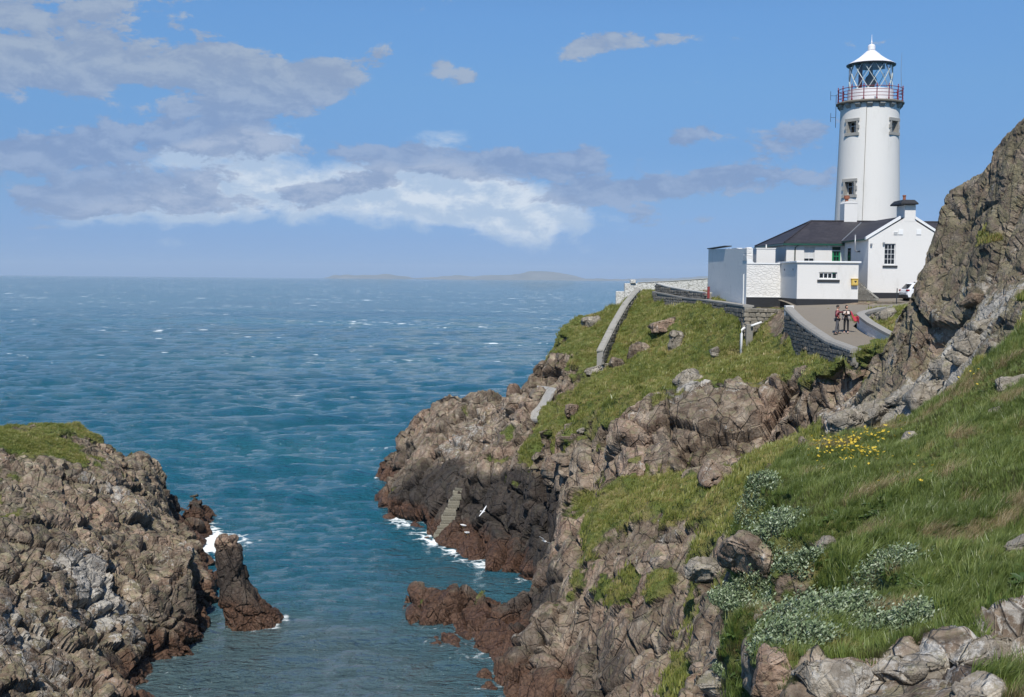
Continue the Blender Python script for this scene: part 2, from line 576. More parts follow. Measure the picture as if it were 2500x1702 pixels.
# ---- the headland that carries the lighthouse
H_PTS = pd([
    # grass below the long wall
    (1640, 745, 83, 1), (1600, 712, 88, 1), (1560, 702, 93, 1), (1510, 697, 101, 1), (1680, 812, 78.5, 1), (1560, 760, 88, .9), (1500, 790, 90, .7),
    (1440, 800, 93, .85), (1500, 850, 84, 1), (1400, 870, 86, 1), (1330, 900, 88, 1), (1262, 935, 90, 1), (1600, 852, 79, 1), (1650, 830, 78, 1),
    (1420, 760, 98, 1), (1450, 690, 106, 1), (1445, 662, 110, 1), (1470, 730, 100, 1),
], 1.10)
H_PTS += pd([
    # west of the sloping wall
    (1405, 690, 112, 1), (1300, 765, 106, 1), (1250, 800, 104, .8), (1320, 800, 99, 1), (1380, 740, 105, 1), (1212, 830, 103, .4), (1196, 868, 103, .05),
    (1262, 752, 109, .8), (1300, 725, 112, 1), (1200, 892, 101, 0), (1240, 880, 97, 0), (1285, 850, 96, .3),
], 1.06)
H_PTS += pd([
    # far rocky point
    (1150, 912, 105, 0), (1110, 884, 118, 0), (1070, 897, 119, 0), (1020, 886, 122, 0), (960, 920, 124, 0), (930, 950, 126, 0), (895, 985, 128, 0), (888, 1012, 128, 0),
    (864, 1058, 130, 0), (857, 1074, 130, 0), (1100, 960, 110, 0), (1000, 960, 115, 0), (920, 1010, 121, 0), (1150, 960, 105, 0), (1182, 930, 102, 0), (1000, 1020, 110, 0),
    (1100, 1030, 104, .05), (1170, 1000, 100, .45), (935, 1062, 116, 0),
    # dark shelf and steps
    (900, 1088, 111, 0), (872, 1120, 109, 0), (870, 1155, 106.5, 0), (1000, 1060, 107, 0), (1060, 1052, 104, 0), (1000, 1125, 102, 0), (945, 1168, 103, 0), (905, 1180, 104.5, 0),
    (940, 1198, 101.3, 0), (1000, 1210, 99.5, 0), (1060, 1100, 99, 0), (1100, 1060, 99, .25), (1150, 1050, 97, .6), (1200, 1010, 95, .9), (1250, 962, 91, 1), (1300, 950, 86, 1), (1292, 990, 83.5, .8),
    # back of the cove
    (1200, 1100, 93, .3), (1250, 1050, 90, .4), (1280, 1010, 87, .3), (1250, 1120, 91, 0), (1288, 1150, 86, 0), (1230, 1200, 88, 0), (1150, 1180, 93, 0), (1100, 1160, 96, 0), (1050, 1185, 97, 0),
    (1250, 1258, 84, 0), (1265, 1300, 80, 0), (1180, 1235, 89.5, 0), (1100, 1225, 94, 0), (1060, 1243, 94.5, 0), (1120, 1262, 91.5, 0), (1200, 1300, 84.5, 0),
    (1310, 1170, 78, .4), (1293, 1235, 74, .3), (1262, 1300, 71, 0), (1224, 1380, 69.5, 0), (1216, 1412, 69, 0), (1325, 1150, 77, .9), (1352, 1150, 74, .9),
    (1330, 1000, 80, .6), (1345, 1060, 78, .2), (1350, 1115, 76.5, .6), (1300, 1080, 83, 0),
    # crag above the hollow
    (1402, 952, 74, 0), (1430, 922, 74.5, .2), (1540, 892, 73.5, .2), (1650, 874, 72, .2), (1750, 880, 71, .3), (1850, 850, 67, .4),
    (1420, 892, 80, 1), (1500, 872, 78, 1), (1600, 845, 76, 1), (1700, 832, 75, 1), (1800, 815, 74, 1), (1880, 815, 67.3, .9), (1860, 832, 67.5, .6),
    (1420, 1040, 71, .2), (1500, 1060, 69, .3), (1560, 1072, 67, .4), (1530, 1000, 70, 0), (1600, 1050, 67, 0), (1700, 1020, 67, 0), (1700, 950, 69, 0), (1600, 950, 70.5, 0), (1480, 980, 72, 0),
    (1780, 970, 67, 0), (1800, 930, 68, 0), (1892, 940, 63, 0), (1880, 872, 65, 0), (1950, 862, 61, .1), (1980, 830, 59.5, .4), (2000, 776, 60.5, 1), (2040, 762, 61, 1), (1950, 788, 62, .7), (1925, 812, 62.5, .5), (2062, 780, 58, .9),
    # benches and lower outcrop
    (1450, 1112, 68, 1), (1550, 1112, 64, 1), (1420, 1130, 68, 1), (1350, 1160, 68, .9), (1450, 1148, 63, .7), (1540, 1148, 60, .7), (1600, 1140, 58, .9),
    (1400, 1250, 61, 0), (1480, 1250, 58, 0), (1550, 1250, 56, 0), (1600, 1230, 54, .7), (1330, 1270, 64, .6), (1300, 1330, 64, .8), (1420, 1338, 58, .9), (1480, 1328, 55, 1), (1560, 1330, 52, .4),
    (1350, 1350, 61, .7), (1400, 1400, 57, 0), (1500, 1400, 53, 0), (1600, 1350, 49, .8), (1300, 1420, 62, 0), (1400, 1480, 55, 0), (1300, 1500, 60, 0), (1500, 1480, 50, .1), (1580, 1430, 46, .7),
    (1640, 1350, 45, .8), (1670, 1280, 44, .6), (1640, 1200, 50, .9), (1620, 1130, 55, .9), (1680, 1180, 48, .8), (1720, 1080, 55, .7), (1800, 1000, 58, .7), (1850, 980, 58, .8), (1900, 960, 57, .4), (1960, 932, 55, .2),
    (1400, 1582, 52, 0), (1500, 1582, 47, .4), (1300, 1582, 57, 0), (1200, 1540, 61.5, 0), (1600, 1480, 42, .5), (1650, 1500, 38, .6), (1550, 1560, 42, .9), (1620, 1582, 36, .5),
    # reef at the mouth of the cove
    (1040, 1320, 75.5, 0), (995, 1346, 76, 0), (960, 1324, 77.5, 0), (925, 1342, 78, 0), (1095, 1336, 74, 0), (1130, 1366, 72, 0), (1180, 1405, 69, 0), (1150, 1500, 65, 0), (1232, 1440, 66, 0), (1000, 1368, 74, 0), (1080, 1400, 70.5, 0), (1110, 1535, 62.5, 0), (1160, 1540, 62, 0), (1020, 1412, 72, 0), (950, 1366, 76, 0),
])
H_PTS += wa([(896, 1372), (918, 1402), (962, 1450), (1010, 1468), (1062, 1480), (1092, 1500), (1082, 1530), (1096, 1562), (1180, 1590)], -0.1)
H_PTS += wa([(838, 1062), (842, 1090), (855, 1170), (885, 1197), (915, 1222), (985, 1242), (1020, 1262), (1075, 1285), (1140, 1300), (1175, 1330), (1195, 1370), (1190, 1405), (1150, 1368),
             (1080, 1330), (1010, 1330), (930, 1325), (872, 1368), (890, 1420), (940, 1472), (1040, 1502), (1062, 1535), (1070, 1580), (1190, 1630), (890, 1078), (1205, 1330)])
H_PTS += ww([
    (17.8, 92, 20.0, 1), (17.2, 89.0, 19.2, 1), (19.5, 89.5, 19.9, .4), (16.4, 101, 20.2, 1), (15.6, 113, 20.6, 1), (14.6, 124, 20.6, 1), (13.4, 130, 19.0, .8), (20.6, 91, 20.1, 0),
    (28, 91, 20.7, 0), (36, 90, 20.95, 0), (45, 92, 21.2, .4), (46, 105, 21, 1), (46, 131, 19, 1), (30, 131, 19, 1), (25, 111, 20.6, 0), (20, 111, 20.4, .5),
    (18.9, 80, 19.5, 0), (21.5, 80, 19.6, 0), (20.6, 85, 20.05, 0), (25.3, 85, 20.5, 0), (18.6, 73, 18.55, 0), (21.8, 73, 18.6, 0), (18.5, 66, 17.5, 0), (22, 66, 17.55, 0), (20, 63.5, 17.3, .3), (18.6, 63, 17.3, .3), (21.9, 63, 17.5, .3), (26, 82, 20.0, 0), (33, 84, 20.5, 0),
    (18.2, 80, 17.2, 1), (17.9, 76, 17.0, 1), (17.8, 72, 17.0, 1), (17.75, 68, 17.3, 1), (17.6, 65.5, 17.6, 1), (17.5, 63.2, 17.8, .9), (18.3, 61.6, 18.0, .9), (16.6, 66, 17.1, 1), (16.8, 70, 16.9, 1), (23.4, 73, 19.3, .9), (24, 68, 19.2, .9), (25.5, 76.5, 20.3, .8), (28, 73, 20.2, .9), (27, 66, 19.5, .9), (31, 80, 20.5, .6),
    (40, 68, 19, 1), (40, 54, 18, .8), (25, 60, 18.2, .7), (24, 63, 18.6, .8),
    (6, 121, 7, 0), (9, 128, 8, 0), (13, 134, 9, 0), (2, 114, 3, 0), (3, 127, -2, 0), (14, 141, -2, 0), (45, 143, -2, 0), (-3, 127, -2, 0), (-9, 131, -2, 0), (-14, 134, -2, 0), (0, 117, 2, 0),
    (2.5, 107, 8.5, 0),
    (-1.5, 55, -2, 0), (3, 44, 1.5, 0), (7, 38, 6, .4), (11, 34, 8.5, .6), (16, 32, 10, .6), (24, 38, 13, .7), (18, 45, 14.5, .5), (14, 44, 13.5, .5), (12, 48, 13.0, .6), (30, 45, 17, .6)])
V, F = build_land(H_PTS, -4.0, 0.145)
V, F, _ = compact(V, F, (V[:, 2] > -1.3) & (V[:, 1] < 140) & (V[:, 0] < 45))


def calm_yard(V):
    """level made ground under the station and its ramp"""
    inside = (V[:, 0] > 17.6) & (V[:, 1] > 86) & (V[:, 2] > 19.0)
    ramp = (V[:, 0] > 18.2) & (V[:, 0] < 40) & (V[:, 1] > 64) & (V[:, 1] < 88) & (V[:, 2] > 17.2) & ((V[:, 0] < 22.3) | (V[:, 1] > 77 + 0.3 * (V[:, 0] - 22)))
    return np.where(inside | ramp, 0.08, 1.0).astype(np.float32)


DARK = [(D(1000, 1120, 103), 5.0, 1.0), (D(920, 1140, 106), 5.0, .9), (D(1240, 1130, 90), 7.5, 1.0), (D(1270, 1240, 84), 5.5, 1.0), (D(1160, 1190, 93), 4.0, .7), (D(930, 1030, 121), 5.0, .6), (D(870, 1060, 130), 4, .9), (D(1100, 1150, 96), 4, .6),  # black sea-lichen; the cove spots also put its shade into the colour
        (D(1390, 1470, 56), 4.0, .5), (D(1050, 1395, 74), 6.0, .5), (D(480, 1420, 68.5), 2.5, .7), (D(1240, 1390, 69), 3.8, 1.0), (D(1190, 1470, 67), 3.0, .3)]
LICH = [(D(1690, 880, 72), 2.5, .35), (D(1560, 880, 74), 1.6, .9), (D(1460, 910, 75), 1.5, .5), (D(1100, 950, 111), 5, .35), (D(1050, 1000, 109), 5, .3), (D(1480, 1190, 60), 4, .3), (D(1230, 1440, 66), 2.5, .5), (D(1940, 930, 56), 4, .6)]
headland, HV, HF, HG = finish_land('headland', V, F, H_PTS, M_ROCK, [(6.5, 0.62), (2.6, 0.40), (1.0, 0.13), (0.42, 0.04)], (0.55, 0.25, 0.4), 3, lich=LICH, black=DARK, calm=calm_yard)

# ---- cliff on the near left
L_PTS = pd([
    (0, 998, 82, 1), (80, 1010, 83, 1), (150, 1022, 84, 1), (230, 1048, 86, .6), (262, 1040, 90, .3), (330, 1062, 95, 0), (372, 1090, 98, 0), (402, 1140, 101, 0), (410, 1168, 102, 0),
    (0, 1036, 79, .3), (100, 1050, 79, .15), (200, 1078, 80, .15), (272, 1110, 83, 0), (330, 1150, 85, .1), (388, 1180, 93, 0),
    (350, 1200, 78, .1), (400, 1222, 75, 0), (432, 1240, 72.5, 0), (448, 1290, 71, 0), (450, 1350, 70, 0), (458, 1430, 68.5, 0), (464, 1475, 67.6, 0),
    (0, 1120, 72, .25), (100, 1150, 72, .1), (200, 1180, 73, .2), (300, 1250, 71, .05), (400, 1330, 69, 0), (430, 1430, 67, 0), (400, 1500, 65.7, 0),
    (60, 1140, 66, .3), (0, 1200, 62, .3), (130, 1250, 63, .25), (0, 1300, 57, .1), (100, 1350, 58, .05), (200, 1330, 63, 0), (280, 1350, 65, 0), (300, 1450, 62.5, 0), (220, 1450, 60, 0), (100, 1480, 54, 0),
    (0, 1450, 51, .3), (0, 1582, 45, .2), (150, 1582, 50, 0), (300, 1560, 57, 0), (345, 1575, 60, 0), (350, 1500, 63.5, 0)])
L_PTS += wa([(478, 1488), (430, 1520), (378, 1535), (378, 1582)], -0.3)
L_PTS += wa([(482, 1470), (484, 1505), (486, 1430), (440, 1540), (395, 1560), (400, 1600), (420, 1195), (425, 1180), (440, 1215)])
L_PTS += ww([(-36, 96, 9.7, 1), (-31, 97, 7.0, .5), (-28.5, 104, 2.5, 0), (-26, 108, -2, 0), (-40, 108, 4, 0), (-48, 112, -2, 0), (-50, 80, 11, 1), (-48, 60, 9.5, .6), (-36, 48, 8.5, .3), (-28, 40, 7.5, .2), (-22, 38, 5, 0), (-17.5, 42, 2, 0), (-15.5, 47, -1.8, 0),
             (-20, 36, -2, 0), (-34, 36, 5, .2), (-50, 45, 9, .5), (-20.5, 79, 1.0, 0), (-19.6, 75.5, -1.5, 0), (-18.9, 71.5, -1.5, 0), (-23, 82, 2.2, 0), (-24, 88, 1.5, 0), (-23, 90, -1.5, 0), (-26.5, 98, 1.2, 0)])
V, F = build_land(L_PTS, -4.0, 0.125)
V, F, _ = compact(V, F, (V[:, 2] > -1.2) & (V[:, 0] > -47) & (V[:, 1] < 110) & (V[:, 1] > 37.5))
LL = [(D(250, 1350, 64), 3.2, .75), (D(200, 1290, 64), 2.2, .45), (D(60, 1480, 53), 4.0, .5), (D(430, 1250, 73), 2.5, .4), (D(330, 1180, 81), 3, .3), (D(230, 1110, 80), 3, .3)]
cliff, LV, LF, LG = finish_land('sea_cliff', V, F, L_PTS, M_ROCK_L, [(4.6, 0.46), (1.8, 0.32), (0.7, 0.12), (0.3, 0.035)], (-0.5, -0.35, 0.9), 23, lich=LL, black=[(D(400, 1140, 100), 4.5, .9), (D(480, 1340, 70), 2.5, .6)], grass_bias=-0.16)

# ---- the near slope on the right
N_PTS = pd([
    (1700, 1110, 29, 1), (1760, 1062, 31, 1), (1850, 1010, 33, 1), (1950, 985, 35, 1), (2060, 960, 36, .9), (2150, 900, 37, .5), (2200, 862, 37, .6), (2262, 800, 37, .7), (2324, 742, 37, .8), (2400, 700, 36, 1),
    (2100, 1000, 30, 1), (2000, 1080, 27, 1), (1850, 1120, 26, 1), (1750, 1180, 25, 1), (1690, 1230, 24.5, .9), (2324, 950, 26, 1), (2200, 1000, 26, 1), (2450, 900, 26, 1),
    (2100, 1150, 22, 1), (1900, 1250, 20, 1), (1760, 1290, 20, 1), (2324, 1150, 20, 1), (2250, 1250, 17.5, 1), (2100, 1340, 16, 1), (1900, 1390, 16, 1), (1720, 1400, 16.5, 1), (1662, 1400, 17, .9), (2500, 1150, 19, 1),
    (2324, 1300, 15, .8), (2200, 1405, 14, .4), (2000, 1450, 14, .6), (1820, 1470, 14, .6), (1715, 1480, 14.5, .4), (2500, 1300, 14, .9),
    (2324, 1450, 13, .1), (2150, 1500, 12.5, 0), (1900, 1530, 12.5, 0), (1740, 1560, 12.6, 0), (2324, 1582, 11, .5), (2100, 1600, 11.3, 0), (1800, 1620, 11.5, 0), (2500, 1500, 12, .5)])
N_PTS += ww([(2.6, 9, 17.6, .3), (6, 8.5, 18.2, .8), (11, 8.5, 19.2, 1), (0, 0, 20.3, 1), (6, 0, 20.6, 1), (12, -2, 21, 1), (-2, 4, 19.4, 1), (0.5, 7, 18, .6), (-5, -2, 20, 1), (18, 5, 21.5, 1), (22, 20, 21.5, 1), (23, 36, 22, 1),
             (1.6, 12, 12, 0), (2.4, 15, 12.2, 0), (3.4, 19, 11.8, 0), (4.3, 24, 12, 0), (5.0, 29, 12.5, 0), (7, 34, 12.5, 0), (11, 38.5, 13.5, .2), (15, 40.5, 14.5, .2), (20, 41, 16, .3), (24, 41, 17, .5), (-1.5, 8, 12, 0), (-6, 2, 12, 0), (-7, -4, 16, 0)])
V, F = build_land(N_PTS, 9.0, 0.062, 10)
V, F, _ = compact(V, F, (V[:, 2] > 9.6) & (V[:, 1] > 2.5) & (V[:, 0] < 21) & (V[:, 0] < 4 + 0.56 * V[:, 1]) & (V[:, 0] > -3))
slope, NV, NF, NG = finish_land('near_slope', V, F, N_PTS, M_NEAR, [(2.6, 0.24), (0.95, 0.12), (0.36, 0.05)], (0.3, 0.5, 0.2), 43, lich=[(D(2200, 1480, 12.5), 1.6, .6), (D(2000, 930, 40), 5, .5)], lump=0.12, smooth=True)

# ---- the tall crag at the right edge
C_PTS = pd([
    (2324, 268, 47, 0), (2285, 312, 48, 0), (2252, 350, 48.5, 0), (2232, 395, 49, 0), (2190, 418, 50, 0), (2148, 440, 50.5, 0), (2122, 484, 51, 0), (2092, 540, 51, 0), (2074, 600, 50.5, 0), (2064, 680, 50, 0), (2056, 760, 49, 0), (2048, 812, 48.5, 0),
    (2280, 420, 46.5, 0), (2220, 500, 48.8, 0), (2165, 520, 49.8, 0), (2260, 560, 45, .1), (2180, 620, 48.2, 0), (2130, 640, 49.3, 0), (2250, 540, 45.8, .5), (2324, 500, 44.5, 0), (2324, 620, 42.5, 0), (2240, 680, 43.5, 0), (2160, 740, 46.8, 0), (2110, 790, 47.8, 0),
    (2324, 700, 39.5, .4), (2260, 740, 41, .3), (2200, 800, 42.5, 0), (2150, 850, 43.5, .1), (2080, 880, 44.5, .1), (2000, 900, 46, .2), (1950, 930, 46, .1), (2040, 850, 47, .1), (2100, 930, 41, .2), (2000, 960, 42, .5), (1930, 975, 42.5, .3),
    (2200, 880, 38.5, .5), (2324, 760, 37.2, .6), (2400, 250, 46, 0), (2420, 500, 43, 0), (2420, 700, 38, .4), (2010, 880, 49, .2)])
C_PTS += pd([(2043, 816, 49.6, 0), (2041, 806, 52, 0), (2040, 798, 54, 0)])
C_PTS += ww([(19.2, 53.6, 22.6, 0), (19.8, 54.0, 24.0, 0), (20.4, 53.6, 25.8, 0), (22.2, 52.4, 27.8, 0), (18.9, 55.5, 18.5, 0), (22, 58, 18.5, 0), (22.5, 55, 25, 0), (26, 54, 28.5, 0), (28, 54, 29, 0), (30, 47, 29, 0), (28, 40, 24, .5), (28, 60, 18, 0), (30, 60, 17, 0),
             (15.4, 53, 16.5, 0), (14.8, 49.5, 15.5, 0), (12.6, 45, 14, 0), (11.8, 43, 13.5, 0), (12.8, 40, 13, 0), (16, 37.2, 14, .2), (22, 34, 15, .2), (30, 34, 17, .2)])
V, F = build_land(C_PTS, 10.0, 0.10, 14)
V, F, _ = compact(V, F, (V[:, 2] > 11) & (V[:, 0] < 26))
crag, CV, CF, CG = finish_land('crag', V, F, C_PTS, M_CRAG, [(6.0, 0.30), (2.4, 0.16), (0.8, 0.07), (0.28, 0.045)], (0.2, -0.4, 0.3), 63, grass_bias=-0.05, lich=[(D(2050, 920, 45), 5, .6), (D(2150, 850, 43), 3, .4), (D(2280, 690, 42), 2.5, .35)])

# ---- the sea stack
def loft(levels, zbot, voxel, smooth_it):
    """rings (z, x, y, rx, ry) -> fine mesh"""
    vs, fs, k = [], [], 14
    for z, x, y, rx, ry in levels:
        for i in range(k):
            a = 2 * math.pi * i / k
            vs.append((x + rx * math.copysign(abs(math.cos(a)) ** 0.7, math.cos(a)), y + ry * math.copysign(abs(math.sin(a)) ** 0.7, math.sin(a)), z))
    for j in range(len(levels) - 1):
        for i in range(k):
            fs.append((j * k + i, j * k + (i + 1) % k, (j + 1) * k + (i + 1) % k, (j + 1) * k + i))
    fs.append(tuple(reversed(range(k))))
    fs.append(tuple(range((len(levels) - 1) * k, len(levels) * k)))
    me = bpy.data.meshes.new('tmp')
    me.from_pydata(vs, [], fs)
    o = bpy.data.objects.new('tmp', me)
    COL.objects.link(o)
    r = o.modifiers.new('r', 'REMESH')
    r.mode, r.voxel_size = 'VOXEL', voxel
    s = o.modifiers.new('s', 'SMOOTH')
    s.factor, s.iterations = 0.5, smooth_it
    dg = bpy.context.evaluated_depsgraph_get()
    ev = o.evaluated_get(dg)
    em = ev.to_mesh()
    V = np.empty(len(em.vertices) * 3, np.float32)
    em.vertices.foreach_get('co', V)
    L = np.empty(len(em.loops), np.int32)
    em.loops.foreach_get('vertex_index', L)
    ev.to_mesh_clear()
    bpy.data.objects.remove(o)
    bpy.data.meshes.remove(me)
    return V.reshape(-1, 3), L.reshape(-1, 4)


lev = []
for dy, xl, xr, ry in [(1480, 505, 668, 2.4), (1428, 512, 642, 2.0), (1398, 512, 626, 1.8), (1372, 508, 598, 1.5), (1345, 505, 580, 1.35), (1322, 504, 560, 1.1), (1300, 502, 550, 1.0), (1255, 495, 546, .95), (1224, 494, 541, .9), (1216, 497, 538, 0.7)]:
    a, b_ = D(xl, dy, 73), D(xr, dy, 73)
    lev.append((a.z, (a.x + b_.x) / 2, 73 + (ry - 1.0) * 0.3, (b_.x - a.x) / 2, ry))
S_PTS = [(Vector((-16.5, 73, 3)), 0.0)]
V, F = loft(lev, -1.5, 0.07, 5)
V, F, _ = compact(V, F, V[:, 2] > -1.2)
stack, SV, SF, SG = finish_land('sea_stack', V, F, S_PTS, M_STACK, [(2.2, 0.13), (0.9, 0.11), (0.35, 0.05)], (0.2, 0.5, 0.1), 83, grass_bias=-1.0, black=[(D(510, 1260, 73), 2.0, .75), (D(500, 1350, 72), 1.8, .8)])
print('land', len(HV), len(LV), len(NV), len(CV), len(SV))
HAZE_DENSITY = 3.8e-5


# ------------------------------------------------------------------ sea
def sea_material():
    m, T = new_mat('sea_water')
    geo = T.n('ShaderNodeNewGeometry')
    pos = geo.outputs['Position']
    at = lambda n: T.n('ShaderNodeAttribute', attribute_name=n).outputs['Fac']
    shal = at('shallow')
    foam_at = at('foam')
    crest = at('crest')
    y = T.n('ShaderNodeSeparateXYZ', {0: pos}).outputs[1]
    ps = T.n('ShaderNodeMapping', {'Vector': pos, 'Rotation': (0, 0, R(14)), 'Scale': (0.55, 1.0, 1.0)}).outputs[0]
    w1 = T.noise(ps, 0.16, 4.0, 0.6)
    rid = lambda n: T.math('SUBTRACT', 1.0, T.math('ABSOLUTE', T.math('MULTIPLY_ADD', n, 2.0, -1.0)))
    w2 = T.math('ADD', T.math('MULTIPLY', rid(T.noise(ps, 0.5, 3.0, 0.55, 0.2)), 0.95), T.math('MULTIPLY', rid(T.noise(ps, 1.25, 4.0, 0.6, 0.3)), 0.85))
    w3 = T.noise(ps, 3.2, 4.0, 0.6, 0.3)
    patch = T.noise(T.scalevec(pos, (0.004, 0.012, 0.0)), 1.0, 4.0, 0.6)
    deep = T.ramp(patch, [(0.3, (0.008, 0.086, 0.130)), (0.55, (0.015, 0.114, 0.160)), (0.75, (0.030, 0.152, 0.182))])
    deep = T.mix(T.math('MULTIPLY', T.step(crest, 0.35, 1.0), 0.45), deep, (0.02, 0.125, 0.135))
    col = T.mix(shal, deep, (0.095, 0.125, 0.12))
    # white horses, seen best far out
    fs = T.n('ShaderNodeMapping', {'Vector': pos, 'Rotation': (0, 0, R(9)), 'Scale': (0.13, 0.24, 1.0)}).outputs[0]
    fn = T.math('ADD', T.math('MULTIPLY', T.noise(fs, 1.0, 3.0, 0.6), 0.75), T.math('MULTIPLY', T.noise(T.scalevec(pos, (0.008, 0.012, 0)), 1.0, 2.0, 0.5), 0.32))
    far = T.step(y, 120.0, 420.0)
    caps = T.math('MULTIPLY', T.step(T.math('ADD', fn, T.math('MULTIPLY', T.noise(ps, 1.4, 4.0, 0.7), 0.10)), 0.725, 0.75), far)
    fs2 = T.n('ShaderNodeMapping', {'Vector': pos, 'Rotation': (0, 0, R(12)), 'Scale': (0.055, 0.05, 1.0)}).outputs[0]
    caps2 = T.math('MULTIPLY', T.step(T.noise(fs2, 1.0, 3.0, 0.55), 0.665, 0.69), T.step(y, 500.0, 1300.0))
    lace = T.n('ShaderNodeTexVoronoi', {'Vector': T.vmath('ADD', pos, T.vmath('MULTIPLY', T.n('ShaderNodeTexNoise', {'Vector': pos, 'Scale': 0.8, 'Detail': 3.0}).outputs[1], (1.6, 1.6, 0))), 'Scale': 0.7}, feature='DISTANCE_TO_EDGE').outputs['Distance']
    lac = T.math('ADD', T.math('SUBTRACT', 0.5, T.math('MULTIPLY', lace, 1.6)), T.math('SUBTRACT', T.noise(pos, 1.6, 5.0, 0.7), 0.5))
    shore = T.math('MULTIPLY', T.step(T.math('ADD', foam_at, T.math('MULTIPLY', T.math('SUBTRACT', lac, 0.4), 1.5)), 0.62, 1.25), 0.85)
    crestf = T.math('MULTIPLY', T.step(T.math('ADD', crest, T.math('MULTIPLY', T.math('SUBTRACT', T.noise(pos, 1.3, 5.0, 0.7), 0.5), 0.5)), 1.06, 1.22), 0.55)
    foam = T.math('MAXIMUM', T.math('MAXIMUM', T.math('MAXIMUM', caps, caps2), shore), crestf)
    hgt = T.math('ADD', T.math('MULTIPLY', w1, T.math('MULTIPLY', T.step(y, 150, 700), 3.2)), T.math('ADD', T.math('MULTIPLY', w2, 0.8), T.math('MULTIPLY', w3, 0.42)))
    bump = T.n('ShaderNodeBump', {'Strength': 1.0, 'Distance': 1.1, 'Height': hgt})
    water = T.n('ShaderNodeBsdfPrincipled', {'Base Color': col, 'Roughness': 0.045, 'IOR': 1.33, 'Normal': bump.outputs[0]})
    white = T.n('ShaderNodeBsdfDiffuse', {'Color': (0.78, 0.82, 0.82), 'Roughness': 1.0})
    mx = T.n('ShaderNodeMixShader', {0: foam, 1: water.outputs[0], 2: white.outputs[0]})
    T.n('ShaderNodeOutputMaterial', {0: mx.outputs[0]})
    return m


M_SEA = sea_material()
ys = [-2500.0, -400.0, -60.0, 0.0, 20.0, 34.0]
yy = 40.0
while yy < 1000:
    ys.append(yy)
    yy *= 1.0062 if yy < 260 else 1.012
ys += [1100, 1400, 2000, 3200, 5500, 9000, 14000, 20000.0]
ys = np.array(ys)
NC = 620
us = np.linspace(-1, 1, NC)
rowsX = []
for y in ys:
    wd = 14 + 0.52 * abs(y)
    rowsX.append(np.concatenate([[-26000 - abs(y), -4000 - abs(y)], us * wd + (0.04 * y if y > 0 else 0), [4000 + abs(y), 26000 + abs(y)]]))
X = np.array(rowsX)
Yg = np.repeat(ys[:, None], X.shape[1], 1)
Z = np.zeros_like(X)
DXa = np.zeros_like(X)
DYa = np.zeros_like(X)
amp_env = sstep(Yg, 36, 44) * (1 - sstep(Yg, 500, 950)) * (np.abs(X) < 0.9 * np.abs(Yg) + 60)
open_sea = sstep(Yg, 82, 150)
rw = np.random.default_rng(5)
slope_sum = np.zeros_like(X)
for k in range(64):
    lam = 1.1 * (22.0 / 1.1) ** (k / 63.0)
    th = R(-90 + 18) + rw.normal(0, 0.55)
    kx, ky = math.cos(th) * 2 * math.pi / lam, math.sin(th) * 2 * math.pi / lam
    a = 0.0165 * lam ** 0.58 * (0.6 + 0.8 * rw.random())
    a *= 1.0 if lam < 7 else 0.6
    sc = amp_env * ((0.55 + 0.45 * open_sea) if lam < 4 else (0.28 + 0.72 * open_sea))
    dyl = Yg * 0.0062
    sc = sc * sstep(lam / np.maximum(dyl, 1e-3), 2.0, 5.0)
    ph = kx * X + ky * Yg + rw.random() * 6.283
    s, c = np.sin(ph), np.cos(ph)
    Z += sc * a * s
    DXa += sc * a * 0.8 * c * math.cos(th)
    DYa += sc * a * 0.8 * c * math.sin(th)
    slope_sum += sc * a * (2 * math.pi / lam) * s
SX, SY = X + DXa, Yg + DYa
nr, ncol = X.shape
SVt = np.stack([SX, SY, Z], -1).reshape(-1, 3)
idx = np.arange(nr * ncol).reshape(nr, ncol)
SFt = np.stack([idx[:-1, :-1], idx[:-1, 1:], idx[1:, 1:], idx[1:, :-1]], -1).reshape(-1, 4)
sea_me = mesh_np('sea', SVt, SFt, smooth=True)
sea_me.materials.append(M_SEA)
flatp = np.stack([X, Yg, np.zeros_like(X)], -1).reshape(-1, 3).astype(np.float32)


def foam_spots(lst):
    out = np.zeros(len(flatp), np.float32)
    for a, b, rx, ry, k in lst:
        p = DZ(a, b)
        out += k * np.exp(-((flatp[:, 0] - p.x) / rx) ** 2 - ((flatp[:, 1] - p.y) / ry) ** 2)
    return out


FO = 0.72 * foam_spots([(450, 1232, 2.2, 6, 1.2), (480, 1230, 2.8, 4, 1.0), (560, 1228, 2.5, 3, .7), (430, 1212, 1.2, 4, .6), (540, 1262, 2, 3, .35), (905, 1190, 1.2, 2.5, .9), (890, 1180, 1.0, 2.0, .7), (940, 1212, 2.0, 1.5, .95), (985, 1228, 1.8, 1.4, 1.0), (1020, 1250, 1.4, 1.4, .85),
                 (1050, 1272, 1.8, 1.2, .75), (1110, 1283, 2.2, 0.9, .8), (1175, 1325, 1.2, 1.2, .6), (900, 1085, 1.6, 2.5, .85), (865, 1078, 2.0, 2.5, .7), (640, 1400, 1.0, 1.2, .5), (600, 1420, 1.4, .8, .5), (1060, 1490, 1.2, .8, .6), (930, 1432, .9, .9, .5),
                 (490, 1500, .8, 1.5, .35), (1100, 1570, 1.3, .8, .45), (880, 1018, 6, 5, .50), (250, 950, 20, 9, .36), (330, 935, 18, 7, .36), (830, 1020, 8, 6, .42), (150, 940, 16, 8, .30), (930, 1260, 4, 4, .4), (1080, 870, 6, 6, .3)])
